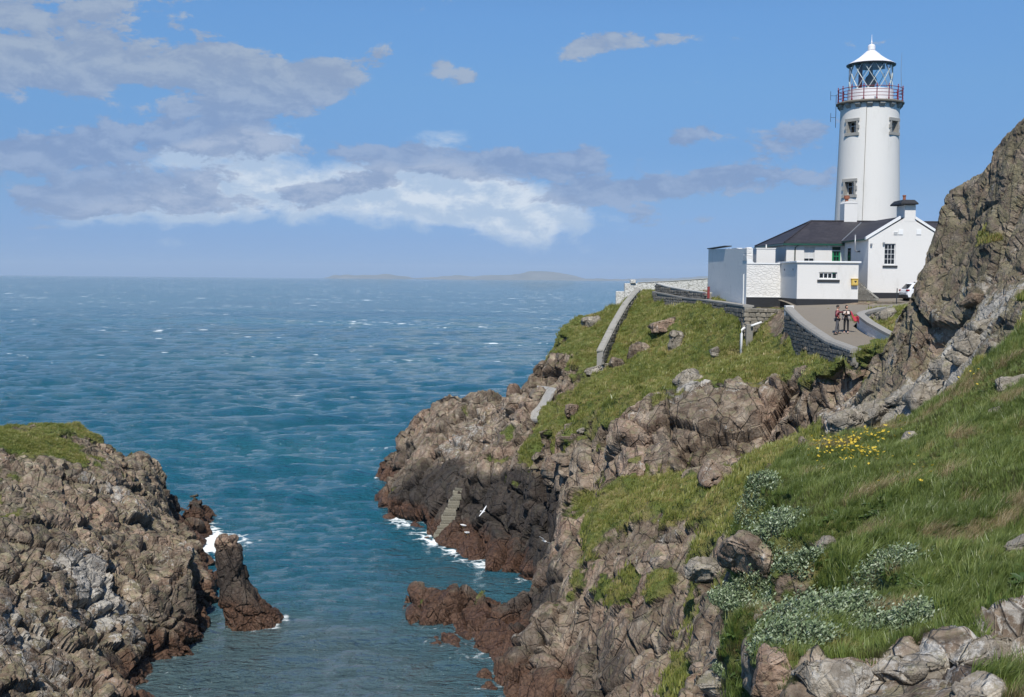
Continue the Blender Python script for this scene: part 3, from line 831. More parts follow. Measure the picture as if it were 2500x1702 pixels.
# thin wash where the water meets rock
from mathutils.kdtree import KDTree
shore_pts = np.concatenate([v_[np.abs(v_[:, 2]) < 0.30][::2] for v_ in (HV, LV, SV)])
kd = KDTree(len(shore_pts))
for i_, q_ in enumerate(shore_pts.tolist()):
    kd.insert((q_[0], q_[1], 0.0), i_)
kd.balance()
near_i = np.nonzero((flatp[:, 1] > 42) & (flatp[:, 1] < 136) & (flatp[:, 0] > -32) & (flatp[:, 0] < 8))[0]
for i_ in near_i.tolist():
    d_ = kd.find((float(flatp[i_, 0]), float(flatp[i_, 1]), 0.0))[2]
    if d_ < 2.5:
        FO[i_] += 0.44 * math.exp(-(d_ / 0.6) ** 2) + 0.08 * math.exp(-(d_ / 1.8) ** 2)
set_attr(sea_me, 'foam', FO)
SH = foam_spots([(420, 1560, 7, 14, .85), (640, 1560, 14, 14, .45), (480, 1470, 4, 6, .5), (900, 1560, 12, 12, .4), (1100, 1400, 8, 8, .35), (1000, 1300, 8, 8, .25), (560, 1440, 5, 3, .35), (330, 1700, 12, 14, .7)])
set_attr(sea_me, 'shallow', np.clip(SH * 0.75, 0, 0.75))
set_attr(sea_me, 'crest', np.clip(slope_sum.reshape(-1) * 1.15, -1, 2))
sea = obj('sea', sea_me)
sea['kind'] = 'structure'

# ---- far hills across the bay
m, T = new_mat('far_hill_heath')
geo = T.n('ShaderNodeNewGeometry')
c = T.ramp(T.noise(T.scalevec(geo.outputs['Position'], (0.002, 0.002, 0.006)), 1.0, 5.0, 0.6), [(0.35, (0.13, 0.145, 0.14)), (0.65, (0.21, 0.21, 0.195))])
T.n('ShaderNodeOutputMaterial', {0: T.n('ShaderNodeBsdfPrincipled', {'Base Color': c, 'Roughness': 0.95}).outputs[0]})
M_HILL = m


def hills(name, prof, Y, depth):
    vs, fs = [], []
    n = 160
    xs = [p[0] for p in prof]
    hs = [p[1] for p in prof]
    px = np.linspace(xs[0], xs[-1], n)
    h = np.interp(px, xs, hs)
    rr = np.random.default_rng(int(Y))
    h = np.maximum(h + np.convolve(rr.normal(0, 1.1, n), np.ones(5) / 5, 'same') * (h > 1), 0.0)
    for j, (dy, k) in enumerate([(0, 0.0), (0.06, 0.18), (0.25, 0.6), (0.5, 1.0), (0.8, 0.6), (1.0, -0.05)]):
        for i in range(n):
            x = (px[i] - 1250) / FPX * Y
            wig = 1 + 0.12 * math.sin(i * 0.5 + j * 2)
            vs.append((x, Y + dy * depth, h[i] * k * (wig if 0 < k < 1 else 1) * Y / FPX * (1 + depth * 0.5 / Y) - (2 if k <= 0 else 0)))
    for j in range(5):
        for i in range(n - 1):
            a = j * n + i
            fs.append((a, a + 1, a + n + 1, a + n))
    o = obj(name, mesh_np(name, vs, fs, True), M_HILL)
    o['kind'] = 'structure'
    return o


hills('far_hills', [(785, 0), (800, 9), (815, 7), (835, 9), (850, 8), (930, 11), (970, 7), (985, 6), (1000, 2), (1060, 6), (1075, 9), (1100, 10), (1150, 8), (1200, 12), (1240, 12), (1270, 15), (1290, 21), (1320, 22), (1365, 20), (1400, 13), (1430, 6), (1470, 5), (1560, 3), (1600, 0)], 18200, 1200)
hills('far_hills', [(1380, 0), (1500, 4), (1580, 6), (1660, 8), (1730, 13), (1780, 14), (1850, 12), (1950, 0)], 18700, 1100)

# ---- sea air: one box of thin haze round everything
m = bpy.data.materials.new('sea_haze')
m.use_nodes = True
T = NT(m.node_tree)
vol = T.n('ShaderNodeVolumePrincipled', {'Color': (0.80, 0.90, 1.0), 'Density': HAZE_DENSITY, 'Anisotropy': 0.0})
T.n('ShaderNodeOutputMaterial', {1: vol.outputs[0]})
bm = bmesh.new()
bmesh.ops.create_cube(bm, size=1.0)
bmesh.ops.scale(bm, vec=(56000, 24600, 262), verts=bm.verts)
bmesh.ops.translate(bm, vec=(0, 9200, 126), verts=bm.verts)
hz = obj('haze', bm_mesh('haze', bm), m)
hz['kind'] = 'stuff'


# ------------------------------------------------------------------ materials of the light station
def paint(name, col, rough=0.7, bump=0.0, bscale=18.0, dirt=0.0, dirt_col=(0.32, 0.30, 0.26), metal=0.0, streak=False):
    m, T = new_mat(name)
    pos = T.n('ShaderNodeNewGeometry').outputs['Position']
    c = col
    if dirt:
        v = T.scalevec(pos, (1.0, 1.0, 0.25)) if streak else pos
        d = T.math('MULTIPLY', T.step(T.math('ADD', T.math('MULTIPLY', T.noise(v, 1.3, 6.0, 0.68), 0.75), T.math('MULTIPLY', T.noise(pos, 7.0, 4.0, 0.7), 0.25)), 0.52, 0.72), dirt)
        c = T.mix(d, (*col, 1), (*dirt_col, 1))
    d = {'Base Color': c, 'Roughness': rough, 'Metallic': metal}
    if bump:
        d['Normal'] = T.n('ShaderNodeBump', {'Strength': bump, 'Distance': 0.04, 'Height': T.noise(pos, bscale, 5.0, 0.65)}).outputs[0]
    T.n('ShaderNodeOutputMaterial', {0: T.n('ShaderNodeBsdfPrincipled', d).outputs[0]})
    return m


def masonry_paint(name, col, scale, dirt, gap=(0.42, 0.40, 0.36)):
    """thick limewash over rubble: the stones show as relief"""
    m, T = new_mat(name)
    pos = T.n('ShaderNodeNewGeometry').outputs['Position']
    v = T.vmath('ADD', T.scalevec(pos, (1, 1, 1.9)), T.vmath('MULTIPLY', T.n('ShaderNodeTexNoise', {'Vector': pos, 'Scale': 2.5, 'Detail': 3.0}).outputs[1], (0.35, 0.35, 0.35))).outputs[0]
    e = T.n('ShaderNodeTexVoronoi', {'Vector': v, 'Scale': scale}, feature='DISTANCE_TO_EDGE').outputs['Distance']
    j = T.step(e, 0.0, 0.16)
    n = T.noise(pos, 9.0, 5.0, 0.65)
    c = T.mix(T.math('MULTIPLY', T.step(T.math('SUBTRACT', n, T.math('MULTIPLY', j, 0.22)), 0.36, 0.5), dirt), (*col, 1), (*gap, 1))
    h = T.math('ADD', T.math('MULTIPLY', j, 0.7), T.math('MULTIPLY', n, 0.5))
    b = T.n('ShaderNodeBump', {'Strength': 0.45, 'Distance': 0.05, 'Height': h})
    T.n('ShaderNodeOutputMaterial', {0: T.n('ShaderNodeBsdfPrincipled', {'Base Color': c, 'Roughness': 0.8, 'Normal': b.outputs[0]}).outputs[0]})
    return m


def slate_material():
    m, T = new_mat('dark_slates')
    geo = T.n('ShaderNodeNewGeometry')
    pos = geo.outputs['Position']
    br = T.n('ShaderNodeTexBrick', {'Vector': T.n('ShaderNodeMapping', {'Vector': pos, 'Rotation': (R(90), 0, 0)}).outputs[0], 'Color1': (0.030, 0.026, 0.032, 1), 'Color2': (0.052, 0.046, 0.052, 1), 'Mortar': (0.012, 0.012, 0.014, 1), 'Scale': 1.0,
                                    'Mortar Size': 0.012, 'Brick Width': 0.30, 'Row Height': 0.11})
    c = T.mix(T.math('MULTIPLY', T.step(T.noise(pos, 0.9, 5.0, 0.6), 0.5, 0.75), 0.5), br.outputs[0], (0.075, 0.066, 0.07, 1))
    b = T.n('ShaderNodeBump', {'Strength': 0.5, 'Distance': 0.02, 'Height': T.math('ADD', br.outputs[1], T.noise(pos, 12.0, 3.0))})
    T.n('ShaderNodeOutputMaterial', {0: T.n('ShaderNodeBsdfPrincipled', {'Base Color': c, 'Roughness': 0.62, 'Normal': b.outputs[0]}).outputs[0]})
    return m


def stone_material(name, dark, light, lich=(0.42, 0.41, 0.36), k=0.5):
    m, T = new_mat(name)
    pos = T.n('ShaderNodeNewGeometry').outputs['Position']
    rnd = T.n('ShaderNodeObjectInfo').outputs['Random']
    n1, n2 = T.noise(pos, 3.0, 5.0, 0.65), T.noise(pos, 14.0, 4.0, 0.65)
    c = T.mix(T.math('ADD', T.math('MULTIPLY', rnd, 0.7), T.math('MULTIPLY', n1, 0.3)), (*dark, 1), (*light, 1))
    c = T.mix(T.math('MULTIPLY', T.step(n2, 0.52, 0.68), k), c, (*lich, 1))
    b = T.n('ShaderNodeBump', {'Strength': 0.7, 'Distance': 0.03, 'Height': n2})
    T.n('ShaderNodeOutputMaterial', {0: T.n('ShaderNodeBsdfPrincipled', {'Base Color': c, 'Roughness': 0.88, 'Normal': b.outputs[0]}).outputs[0]})
    return m


def glass_material(name, tint=(0.85, 0.93, 0.95)):
    m, T = new_mat(name)
    tr = T.n('ShaderNodeBsdfTransparent', {'Color': (*tint, 1)})
    gl = T.n('ShaderNodeBsdfGlossy', {'Color': (1, 1, 1, 1), 'Roughness': 0.03})
    fr = T.n('ShaderNodeFresnel', {'IOR': 1.5})
    mx = T.n('ShaderNodeMixShader', {0: T.math('ADD', T.math('MULTIPLY', fr.outputs[0], 0.8), 0.04), 1: tr.outputs[0], 2: gl.outputs[0]})
    T.n('ShaderNodeOutputMaterial', {0: mx.outputs[0]})
    return m


M_WHITE = paint('white_masonry_paint', (0.735, 0.715, 0.675), 0.75, 0.35, 16.0, 0.5, (0.55, 0.53, 0.48), streak=True)
M_TOWER = paint('white_tower_paint', (0.725, 0.705, 0.655), 0.72, 0.25, 9.0, 0.55, (0.57, 0.55, 0.49), streak=True)
M_WHITE2 = paint('white_trim_paint', (0.80, 0.80, 0.78), 0.55)
M_ROUGHCAST = paint('weathered_roughcast', (0.80, 0.785, 0.745), 0.9, 0.9, 7.0, 0.6, (0.56, 0.55, 0.52))
M_LIMEWASH = masonry_paint('limewashed_rubble', (0.735, 0.715, 0.675), 2.4, 0.30)
M_FARWALL = masonry_paint('patchy_limewash', (0.66, 0.65, 0.60), 2.6, 0.9, (0.30, 0.29, 0.25))
M_PLINTH = paint('black_plinth_paint', (0.018, 0.019, 0.022), 0.6, 0.3, 6.0, 0.35, (0.07, 0.07, 0.07))
M_SLATE = slate_material()
M_GREEN = paint('green_joinery_paint', (0.012, 0.20, 0.085), 0.4)
M_GREEN_D = paint('dark_green_gutter_paint', (0.012, 0.075, 0.05), 0.4)
M_GREY_SILL = paint('dark_grey_sill_paint', (0.03, 0.033, 0.035), 0.6)
M_STONE = paint('grey_dressed_granite', (0.34, 0.33, 0.30), 0.85, 0.4, 20.0, 0.4, (0.14, 0.135, 0.12))
M_GALLERY = paint('weathered_gallery_stone', (0.20, 0.175, 0.14), 0.9, 0.6, 14.0, 0.6, (0.10, 0.075, 0.06))
M_RED = paint('red_railing_paint', (0.20, 0.018, 0.035), 0.45)
M_LATTICE = paint('pale_lantern_bar_paint', (0.52, 0.57, 0.55), 0.4)
M_LANT_WHITE = paint('white_lantern_paint', (0.82, 0.80, 0.80), 0.45, 0.0, 1.0, 0.25, (0.55, 0.45, 0.42), streak=True)
M_DARKMETAL = paint('dark_grey_metal', (0.05, 0.055, 0.06), 0.45, metal=0.4)
M_GREYMETAL = paint('grey_galvanised_metal', (0.30, 0.31, 0.32), 0.45, metal=0.5)
M_TERRA = paint('terracotta', (0.30, 0.11, 0.06), 0.85, 0.3, 20.0)
M_YELLOW = paint('yellow_cabinet_paint', (0.62, 0.40, 0.05), 0.5, 0.0, 1.0, 0.3, (0.45, 0.28, 0.05))
M_PANE = paint('dark_window_glass', (0.012, 0.014, 0.016), 0.08)
M_BLIND = paint('white_window_blind', (0.62, 0.62, 0.60), 0.6)
M_LGLASS = glass_material('lantern_glass')
M_RUBBLE = stone_material('grey_wall_stone', (0.07, 0.066, 0.058), (0.20, 0.185, 0.155))
M_RUBBLE_L = stone_material('tan_wall_stone', (0.13, 0.115, 0.09), (0.30, 0.265, 0.205))
M_MORTAR = paint('grey_mortar', (0.24, 0.23, 0.20), 0.95, 0.8, 8.0, 0.5, (0.12, 0.11, 0.095))
M_COPING = paint('grey_concrete_coping', (0.30, 0.285, 0.255), 0.92, 0.8, 8.0, 0.6, (0.17, 0.16, 0.14))
M_CONCRETE = paint('pale_concrete', (0.50, 0.49, 0.45), 0.9, 0.7, 4.0, 0.8, (0.22, 0.21, 0.18), streak=True)
M_ROAD = paint('tan_asphalt', (0.215, 0.185, 0.145), 0.95, 0.7, 20.0, 0.5, (0.15, 0.135, 0.115))


# ------------------------------------------------------------------ shape helpers (world coordinates, moved into the thing's own space)
def box_bm(x0, x1, y0, y1, z0, z1, bevel=0.0):
    bm = bmesh.new()
    bmesh.ops.create_cube(bm, size=1.0)
    bmesh.ops.scale(bm, vec=(abs(x1 - x0), abs(y1 - y0), abs(z1 - z0)), verts=bm.verts)
    bmesh.ops.translate(bm, vec=((x0 + x1) / 2, (y0 + y1) / 2, (z0 + z1) / 2), verts=bm.verts)
    if bevel:
        bmesh.ops.bevel(bm, geom=list(bm.edges), offset=bevel, segments=2, affect='EDGES', profile=0.5)
    return bm


def poly_bm(verts, faces):
    bm = bmesh.new()
    vs = [bm.verts.new(v) for v in verts]
    for f in faces:
        bm.faces.new([vs[i] for i in f])
    return bm


def tube_bm(points, r, seg=8, closed=False):
    """round bar along a polyline"""
    bm = bmesh.new()
    pts = [Vector(p) for p in points]
    n = len(pts)
    rings = []
    for i, p in enumerate(pts):
        if closed:
            d = (pts[(i + 1) % n] - pts[i - 1]).normalized()
        else:
            d = (pts[min(i + 1, n - 1)] - pts[max(i - 1, 0)]).normalized()
        up = Vector((0, 0, 1)) if abs(d.z) < 0.9 else Vector((1, 0, 0))
        a = d.cross(up).normalized()
        b = d.cross(a).normalized()
        rr = r[i] if isinstance(r, (list, tuple)) else r
        rings.append([bm.verts.new(p + a * (rr * math.cos(2 * math.pi * k / seg)) + b * (rr * math.sin(2 * math.pi * k / seg))) for k in range(seg)])
    for i in range(n if closed else n - 1):
        A, B = rings[i], rings[(i + 1) % n]
        for k in range(seg):
            bm.faces.new((A[k], A[(k + 1) % seg], B[(k + 1) % seg], B[k]))
    if not closed:
        bm.faces.new(rings[0][::-1])
        bm.faces.new(rings[-1])
    return bm


def lathe_bm(profile, cx, cy, seg=48, a0=0.0, a1=2 * math.pi):
    bm = bmesh.new()
    rings = []
    for r, z in profile:
        rings.append([bm.verts.new((cx + r * math.cos(a0 + (a1 - a0) * k / seg), cy + r * math.sin(a0 + (a1 - a0) * k / seg), z)) for k in range(seg)])
    for A, B in zip(rings[:-1], rings[1:]):
        for k in range(seg):
            bm.faces.new((A[k], A[(k + 1) % seg], B[(k + 1) % seg], B[k]))
    if profile[0][0] > 0.001:
        bm.faces.new(rings[0][::-1])
    if profile[-1][0] > 0.001:
        bm.faces.new(rings[-1])
    bmesh.ops.remove_doubles(bm, verts=bm.verts, dist=0.0005)
    return bm


def join_bm(*bms):
    out = bmesh.new()
    for b in bms:
        me = bpy.data.meshes.new('t')
        b.to_mesh(me)
        b.free()
        out.from_mesh(me)
        bpy.data.meshes.remove(me)
    return out


def put(root, name, bm, mat, parent=None, smooth=False):
    """add a part; bm is given in world coordinates, root is the (unrotated) Empty of the thing"""
    bmesh.ops.translate(bm, vec=-Vector(root.location), verts=bm.verts)
    return obj(name, bm_mesh(name, bm, smooth), mat, parent or root)


def solo(name, bm, mat, label, cat, group=None, smooth=False, origin=None):
    c = Vector(origin) if origin is not None else Vector((0, 0, 0))
    bmesh.ops.translate(bm, vec=-c, verts=bm.verts)
    o = obj(name, bm_mesh(name, bm, smooth), mat)
    o.location = c
    return tag(o, label, cat, group)


def fr(px0, px1, py0, py1, Y):
    """a rectangle seen in the photo on a wall at distance Y: x0, x1, z0 (low), z1 (high)"""
    pm, qm = (px0 + px1) / 2, (py0 + py1) / 2
    return P(px0, qm, Y).x, P(px1, qm, Y).x, P(pm, py1, Y).z, P(pm, py0, Y).z


def wall_with_holes(x0, x1, z0, z1, y, depth, holes):
    """front wall (facing -Y) with true openings; the reveals are part of the wall"""
    xs = sorted({x0, x1, *[h[0] for h in holes], *[h[1] for h in holes]})
    zs = sorted({z0, z1, *[h[2] for h in holes], *[h[3] for h in holes]})
    bm = bmesh.new()
    cache = {}

    def v(x, yy, z):
        k = (round(x, 4), round(yy, 4), round(z, 4))
        if k not in cache:
            cache[k] = bm.verts.new((x, yy, z))
        return cache[k]
    for i in range(len(xs) - 1):
        for j in range(len(zs) - 1):
            cx, cz = (xs[i] + xs[i + 1]) / 2, (zs[j] + zs[j + 1]) / 2
            if any(h[0] < cx < h[1] and h[2] < cz < h[3] for h in holes):
                continue
            bm.faces.new((v(xs[i], y, zs[j]), v(xs[i + 1], y, zs[j]), v(xs[i + 1], y, zs[j + 1]), v(xs[i], y, zs[j + 1])))
    for a, b, c, d in holes:
        yb = y + depth
        for q in (((a, c), (a, d)), ((a, d), (b, d)), ((b, d), (b, c)), ((b, c), (a, c))):
            (xa, za), (xb, zb) = q
            bm.faces.new([bm.verts.new(t) for t in ((xa, y, za), (xa, yb, za), (xb, yb, zb), (xb, y, zb))])
    return bm


def sash_window(root, x0, x1, z0, z1, y, cols, rows, parent=None, frame=0.05, bar=0.028, panes=None, sill=None, rec=0.10):
    """window: frame with bars, separate panes, sill"""
    w = put(root, 'window', join_bm(box_bm(x0, x0 + frame, y + rec, y + rec + 0.06, z0, z1), box_bm(x1 - frame, x1, y + rec, y + rec + 0.06, z0, z1),
                                    box_bm(x0 + frame, x1 - frame, y + rec, y + rec + 0.06, z0, z0 + frame), box_bm(x0 + frame, x1 - frame, y + rec, y + rec + 0.06, z1 - frame, z1)), M_WHITE2, parent)
    gx = [x0 + frame + (x1 - x0 - 2 * frame) * i / cols for i in range(cols + 1)]
    gz = [z0 + frame + (z1 - z0 - 2 * frame) * j / rows for j in range(rows + 1)]
    for g in gx[1:-1]:
        put(root, 'glazing_bar', box_bm(g - bar / 2, g + bar / 2, y + rec + 0.003, y + rec + 0.045, z0 + frame, z1 - frame), M_WHITE2, w)
    for g in gz[1:-1]:
        put(root, 'glazing_bar', box_bm(x0 + frame, x1 - frame, y + rec + 0.006, y + rec + 0.045, g - bar / 2, g + bar / 2), M_WHITE2, w)
    for i in range(cols):
        for j in range(rows):
            mt = panes(i, j) if panes else M_PANE
            put(root, 'pane', box_bm(gx[i] + bar / 2, gx[i + 1] - bar / 2, y + rec + 0.03, y + rec + 0.038, gz[j] + bar / 2, gz[j + 1] - bar / 2), mt, w)
    if sill:
        sx0, sx1, sz0, sz1 = sill
        put(root, 'sill', box_bm(sx0, sx1, y - 0.09, y + rec - 0.004, sz0, sz1, 0.012), M_GREY_SILL, w)
    return w


# ------------------------------------------------------------------ the lighthouse
TY = 113.0
tc0 = P(2116.5, 540, TY)
TX = tc0.x
TB = 20.6
zt = lambda py, px=2125: P(px, py, TY).z
TH0 = math.atan2(-TY, -TX)                      # direction from the tower to the camera
lh = empty('lighthouse', (TX, TY, TB), 0, 'tall white round lighthouse tower with glazed lantern and red railed gallery', 'lighthouse')
z_gal0, z_gal1, z_glass0, z_glass1 = zt(258.5), zt(252.5), zt(221), zt(157.5)
R_BASE, R_TOP = 3.02, 2.72
z_vis = zt(540)


def t_rad(z):
    return R_TOP + (R_BASE - R_TOP) * max(0.0, (z_gal0 - z) / (z_gal0 - z_vis)) ** 1.15


wins = []   # (angle from camera direction, z low, z high, half width)
for px, pyt, pyb, ang in ((2084, 303, 330, -35), (2181, 303, 330, 55), (2078, 448, 479, -34)):
    wins.append((TH0 + R(ang), zt(pyb, px), zt(pyt, px)))
NA = 144
hw = 4                                          # half width of an opening in angle steps
rows = sorted({TB - 0.5, TB + 2, z_gal0} | {w[1] for w in wins} | {w[2] for w in wins} | set(np.linspace(TB + 3, z_gal0 - 1, 7).tolist()))
bm = bmesh.new()
ring = []
for z in rows:
    r = t_rad(z)
    ring.append([bm.verts.new((TX + r * math.cos(TH0 + 2 * math.pi * k / NA), TY + r * math.sin(TH0 + 2 * math.pi * k / NA), z)) for k in range(NA)])
open_cells = set()
wdat = []
for a, z0, z1 in wins:
    kc = round((a - TH0) / (2 * math.pi) * NA)
    for k in range(kc - hw, kc + hw):
        for j in range(len(rows) - 1):
            if z0 - 1e-4 <= rows[j] and rows[j + 1] <= z1 + 1e-4:
                open_cells.add((j, k % NA))
    wdat.append((TH0 + 2 * math.pi * kc / NA, z0, z1))
for j in range(len(rows) - 1):
    for k in range(NA):
        if (j, k) not in open_cells:
            bm.faces.new((ring[j][k], ring[j][(k + 1) % NA], ring[j + 1][(k + 1) % NA], ring[j + 1][k]))
put(lh, 'tower', bm, M_TOWER, smooth=True)


def facing_box(a, r0, r1, w0, w1, z0, z1, bevel=0.0):
    """box in the frame of a radius at world angle a: r outwards, w to the right"""
    bm = box_bm(r0, r1, w0, w1, z0, z1, bevel)
    bmesh.ops.rotate(bm, verts=bm.verts, cent=(0, 0, 0), matrix=Matrix.Rotation(a, 3, 'Z'))
    bmesh.ops.translate(bm, verts=bm.verts, vec=(TX, TY, 0))
    return bm


for a, z0, z1 in wdat:
    rm = t_rad((z0 + z1) / 2)
    half = rm * math.sin(hw * 2 * math.pi / NA)
    rin = rm - 0.55
    rs = rm * math.cos(hw * 2 * math.pi / NA)
    w = put(lh, 'window', join_bm(facing_box(a, rin - 0.05, rs + 0.02, -half - 0.06, -half, z0 - 0.06, z1 + 0.06), facing_box(a, rin - 0.05, rs + 0.02, half, half + 0.06, z0 - 0.06, z1 + 0.06),
                                  facing_box(a, rin - 0.05, rs + 0.02, -half, half, z0 - 0.07, z0), facing_box(a, rin - 0.05, rs + 0.02, -half, half, z1, z1 + 0.07), facing_box(a, rin - 0.12, rin - 0.05, -half, half, z0, z1)), M_STONE)
    pr0, pr1 = rs - 0.04, rm + 0.05
    st = 0.30
    put(lh, 'lintel', facing_box(a, pr0, pr1, -half - st, half + st, z1, z1 + 0.30, 0.015), M_STONE, w)
    put(lh, 'sill', facing_box(a, pr0, pr1 + 0.03, -half - st, half + st, z0 - 0.28, z0, 0.015), M_STONE, w)
    hh = (z1 - z0) / 3
    for s in (-1, 1):
        for q in range(3):
            wd = st * (1.0 if q == 1 else 0.62)
            x0, x1 = (half, half + wd) if s > 0 else (-half - wd, -half)
            put(lh, 'jamb_stone', facing_box(a, pr0, pr1 - 0.004, x0, x1, z0 + q * hh + 0.006, z0 + (q + 1) * hh - 0.006, 0.012), M_STONE, w)
    fw = 0.055
    put(lh, 'frame', join_bm(facing_box(a, rin, rin + 0.06, -half, -half + fw, z0, z1), facing_box(a, rin, rin + 0.06, half - fw, half, z0, z1), facing_box(a, rin, rin + 0.06, -half + fw, half - fw, z0, z0 + fw),
                             facing_box(a, rin, rin + 0.06, -half + fw, half - fw, z1 - fw, z1), facing_box(a, rin, rin + 0.055, -0.025, 0.025, z0 + fw, z1 - fw), facing_box(a, rin, rin + 0.05, -half + fw, half - fw, z0 + (z1 - z0) * 0.62, z0 + (z1 - z0) * 0.62 + 0.05)), M_WHITE2, w)
    for s in (0, 1):
        x0, x1 = (0.025, half - fw) if s else (-half + fw, -0.025)
        put(lh, 'pane', facing_box(a, rin + 0.015, rin + 0.02, x0, x1, z0 + fw, z1 - fw), M_PANE, w)

R_GAL = P(2048 * DS, 255, TY).x - TX
R_GAL = 3.13
put(lh, 'gallery', lathe_bm([(2.6, z_gal0 + 0.02), (R_GAL - 0.12, z_gal0), (R_GAL, z_gal0 + 0.06), (R_GAL + 0.02, z_gal0 + 0.16), (R_GAL - 0.04, z_gal1), (2.0, z_gal1 + 0.01)], TX, TY, 64), M_GALLERY, smooth=False)
for k in range(16):
    a = TH0 + 2 * math.pi * k / 16
    b = poly_bm([(2.55, -0.24, z_gal0 - 0.48), (2.55, 0.24, z_gal0 - 0.48), (2.70, 0.24, z_gal0 - 0.48), (2.70, -0.24, z_gal0 - 0.48), (2.55, -0.24, z_gal0 - 0.003), (2.55, 0.24, z_gal0 - 0.003), (R_GAL - 0.10, 0.24, z_gal0 - 0.003), (R_GAL - 0.10, -0.24, z_gal0 - 0.003),
                 (R_GAL - 0.12, 0.24, z_gal0 - 0.16), (R_GAL - 0.12, -0.24, z_gal0 - 0.16)],
                [(0, 1, 2, 3), (4, 7, 6, 5), (0, 4, 5, 1), (3, 2, 8, 9), (9, 8, 6, 7), (1, 5, 6, 8, 2), (0, 3, 9, 7, 4)])
    bmesh.ops.rotate(b, verts=b.verts, cent=(0, 0, 0), matrix=Matrix.Rotation(a, 3, 'Z'))
    bmesh.ops.translate(b, verts=b.verts, vec=(TX, TY, 0))
    put(lh, 'corbel', b, M_STONE)
RR = R_GAL - 0.13
zr1 = z_glass0 + 0.02
for k in range(16):
    a = TH0 + 2 * math.pi * (k + 0.5) / 16
    x, y = TX + RR * math.cos(a), TY + RR * math.sin(a)
    put(lh, 'railing_post', lathe_bm([(0.0, z_gal1 - 0.02), (0.085, z_gal1 - 0.02), (0.075, z_gal1 + 0.12), (0.05, z_gal1 + 0.2), (0.045, zr1 - 0.1), (0.07, zr1 - 0.04), (0.07, zr1 + 0.05), (0.03, zr1 + 0.09), (0.06, zr1 + 0.15), (0.045, zr1 + 0.21), (0.0, zr1 + 0.25)], x, y, 10), M_RED, smooth=True)
for j in range(4):
    z = z_gal1 + (zr1 - z_gal1) * (0.27 + 0.24 * j)
    put(lh, 'rail', tube_bm([(TX + RR * math.cos(2 * math.pi * k / 64), TY + RR * math.sin(2 * math.pi * k / 64), z) for k in range(64)], 0.026 if j < 3 else 0.032, 6, True), M_RED, smooth=True)
put(lh, 'lantern_wall', lathe_bm([(2.12, z_gal1), (2.12, z_glass0 - 0.05), (2.02, z_glass0 - 0.01), (1.8, z_glass0)], TX, TY, 56), M_LANT_WHITE, smooth=False)
RL = 2.0
HGL = z_glass1 - z_glass0


def lp(t, deg, r=RL):
    a = TH0 + R(deg + 9)
    return (TX + r * math.cos(a), TY + r * math.sin(a), z_glass1 - t * HGL)


for k in range(12):
    for s in (-1, 1):
        put(lh, 'glazing_bar', tube_bm([lp(t / 12, k * 30 + s * 45 * t / 12) for t in range(13)], 0.034, 5), M_LATTICE)


def pane(corners):
    pts = [lp(t, d, RL - 0.02) for t, d in corners]
    b = bmesh.new()
    f = b.faces.new([b.verts.new(p) for p in pts])
    put(lh, 'lantern_pane', b, M_LGLASS)


for k in range(12):
    d = k * 30
    pane([(0, d), (1 / 3, d - 15), (2 / 3, d), (1 / 3, d + 15)])
    pane([(1 / 3, d + 15), (2 / 3, d), (1, d + 15), (2 / 3, d + 30)])
    pane([(0, d), (1 / 3, d + 15), (0, d + 30)])
    pane([(1, d - 15), (2 / 3, d), (1, d + 15)])
z_eave, z_rt = zt(160.5), zt(125)
put(lh, 'lantern_gutter', lathe_bm([(1.7, z_eave - 0.02), (2.02, z_eave - 0.05), (2.27, z_eave - 0.04), (2.30, z_eave + 0.05), (2.22, z_eave + 0.10)], TX, TY, 56), M_DARKMETAL)
put(lh, 'lantern_roof', lathe_bm([(2.26, z_eave + 0.06), (2.0, z_eave + 0.18), (1.5, z_eave + 0.48), (1.0, z_eave + 0.82), (0.6, z_eave + 1.12), (0.36, z_rt), (0.34, z_rt + 0.03)], TX, TY, 32), M_LANT_WHITE)
for k in range(16):
    a = TH0 + 2 * math.pi * (k + 0.3) / 16
    put(lh, 'roof_rib', tube_bm([(TX + r * math.cos(a), TY + r * math.sin(a), z) for r, z in ((2.24, z_eave + 0.085), (1.5, z_eave + 0.49), (1.0, z_eave + 0.83), (0.38, z_rt + 0.01))], 0.018, 5), M_LANT_WHITE)
put(lh, 'roof_vent', lathe_bm([(0.30, z_rt + 0.0), (0.30, z_rt + 0.07), (0.345, z_rt + 0.10), (0.345, zt(112)), (0.28, zt(110)), (0.10, zt(108)), (0.0, zt(107.5))], TX, TY, 24), M_LANT_WHITE, smooth=False)
put(lh, 'finial', lathe_bm([(0.10, zt(109)), (0.045, zt(106)), (0.085, zt(103.5)), (0.09, zt(102.5)), (0.04, zt(101)), (0.028, zt(95)), (0.012, zt(85)), (0.0, zt(84))], TX, TY, 12), M_LANT_WHITE, smooth=True)
put(lh, 'lens', lathe_bm([(0.42, z_glass0), (0.36, z_glass0 + 0.5), (0.42, z_glass0 + 0.55), (0.52, z_glass0 + 0.75), (0.55, z_glass0 + 1.0), (0.46, z_glass0 + 1.25), (0.30, z_glass0 + 1.4), (0.2, z_glass0 + 1.55), (0.12, z_glass1)], TX, TY, 20), M_DARKMETAL, smooth=True)
put(lh, 'lantern_ceiling', lathe_bm([(1.93, z_glass1 - 0.16), (1.95, z_glass1 + 0.02), (0.2, z_glass1 + 0.05)], TX, TY, 40), M_DARKMETAL)
a = TH0 - R(38)
put(lh, 'curtain', facing_box(a, 1.5, 1.56, -0.22, 0.22, z_glass0, z_glass1 - 0.2, 0.02), paint('dark_red_cloth', (0.06, 0.012, 0.02), 0.9))
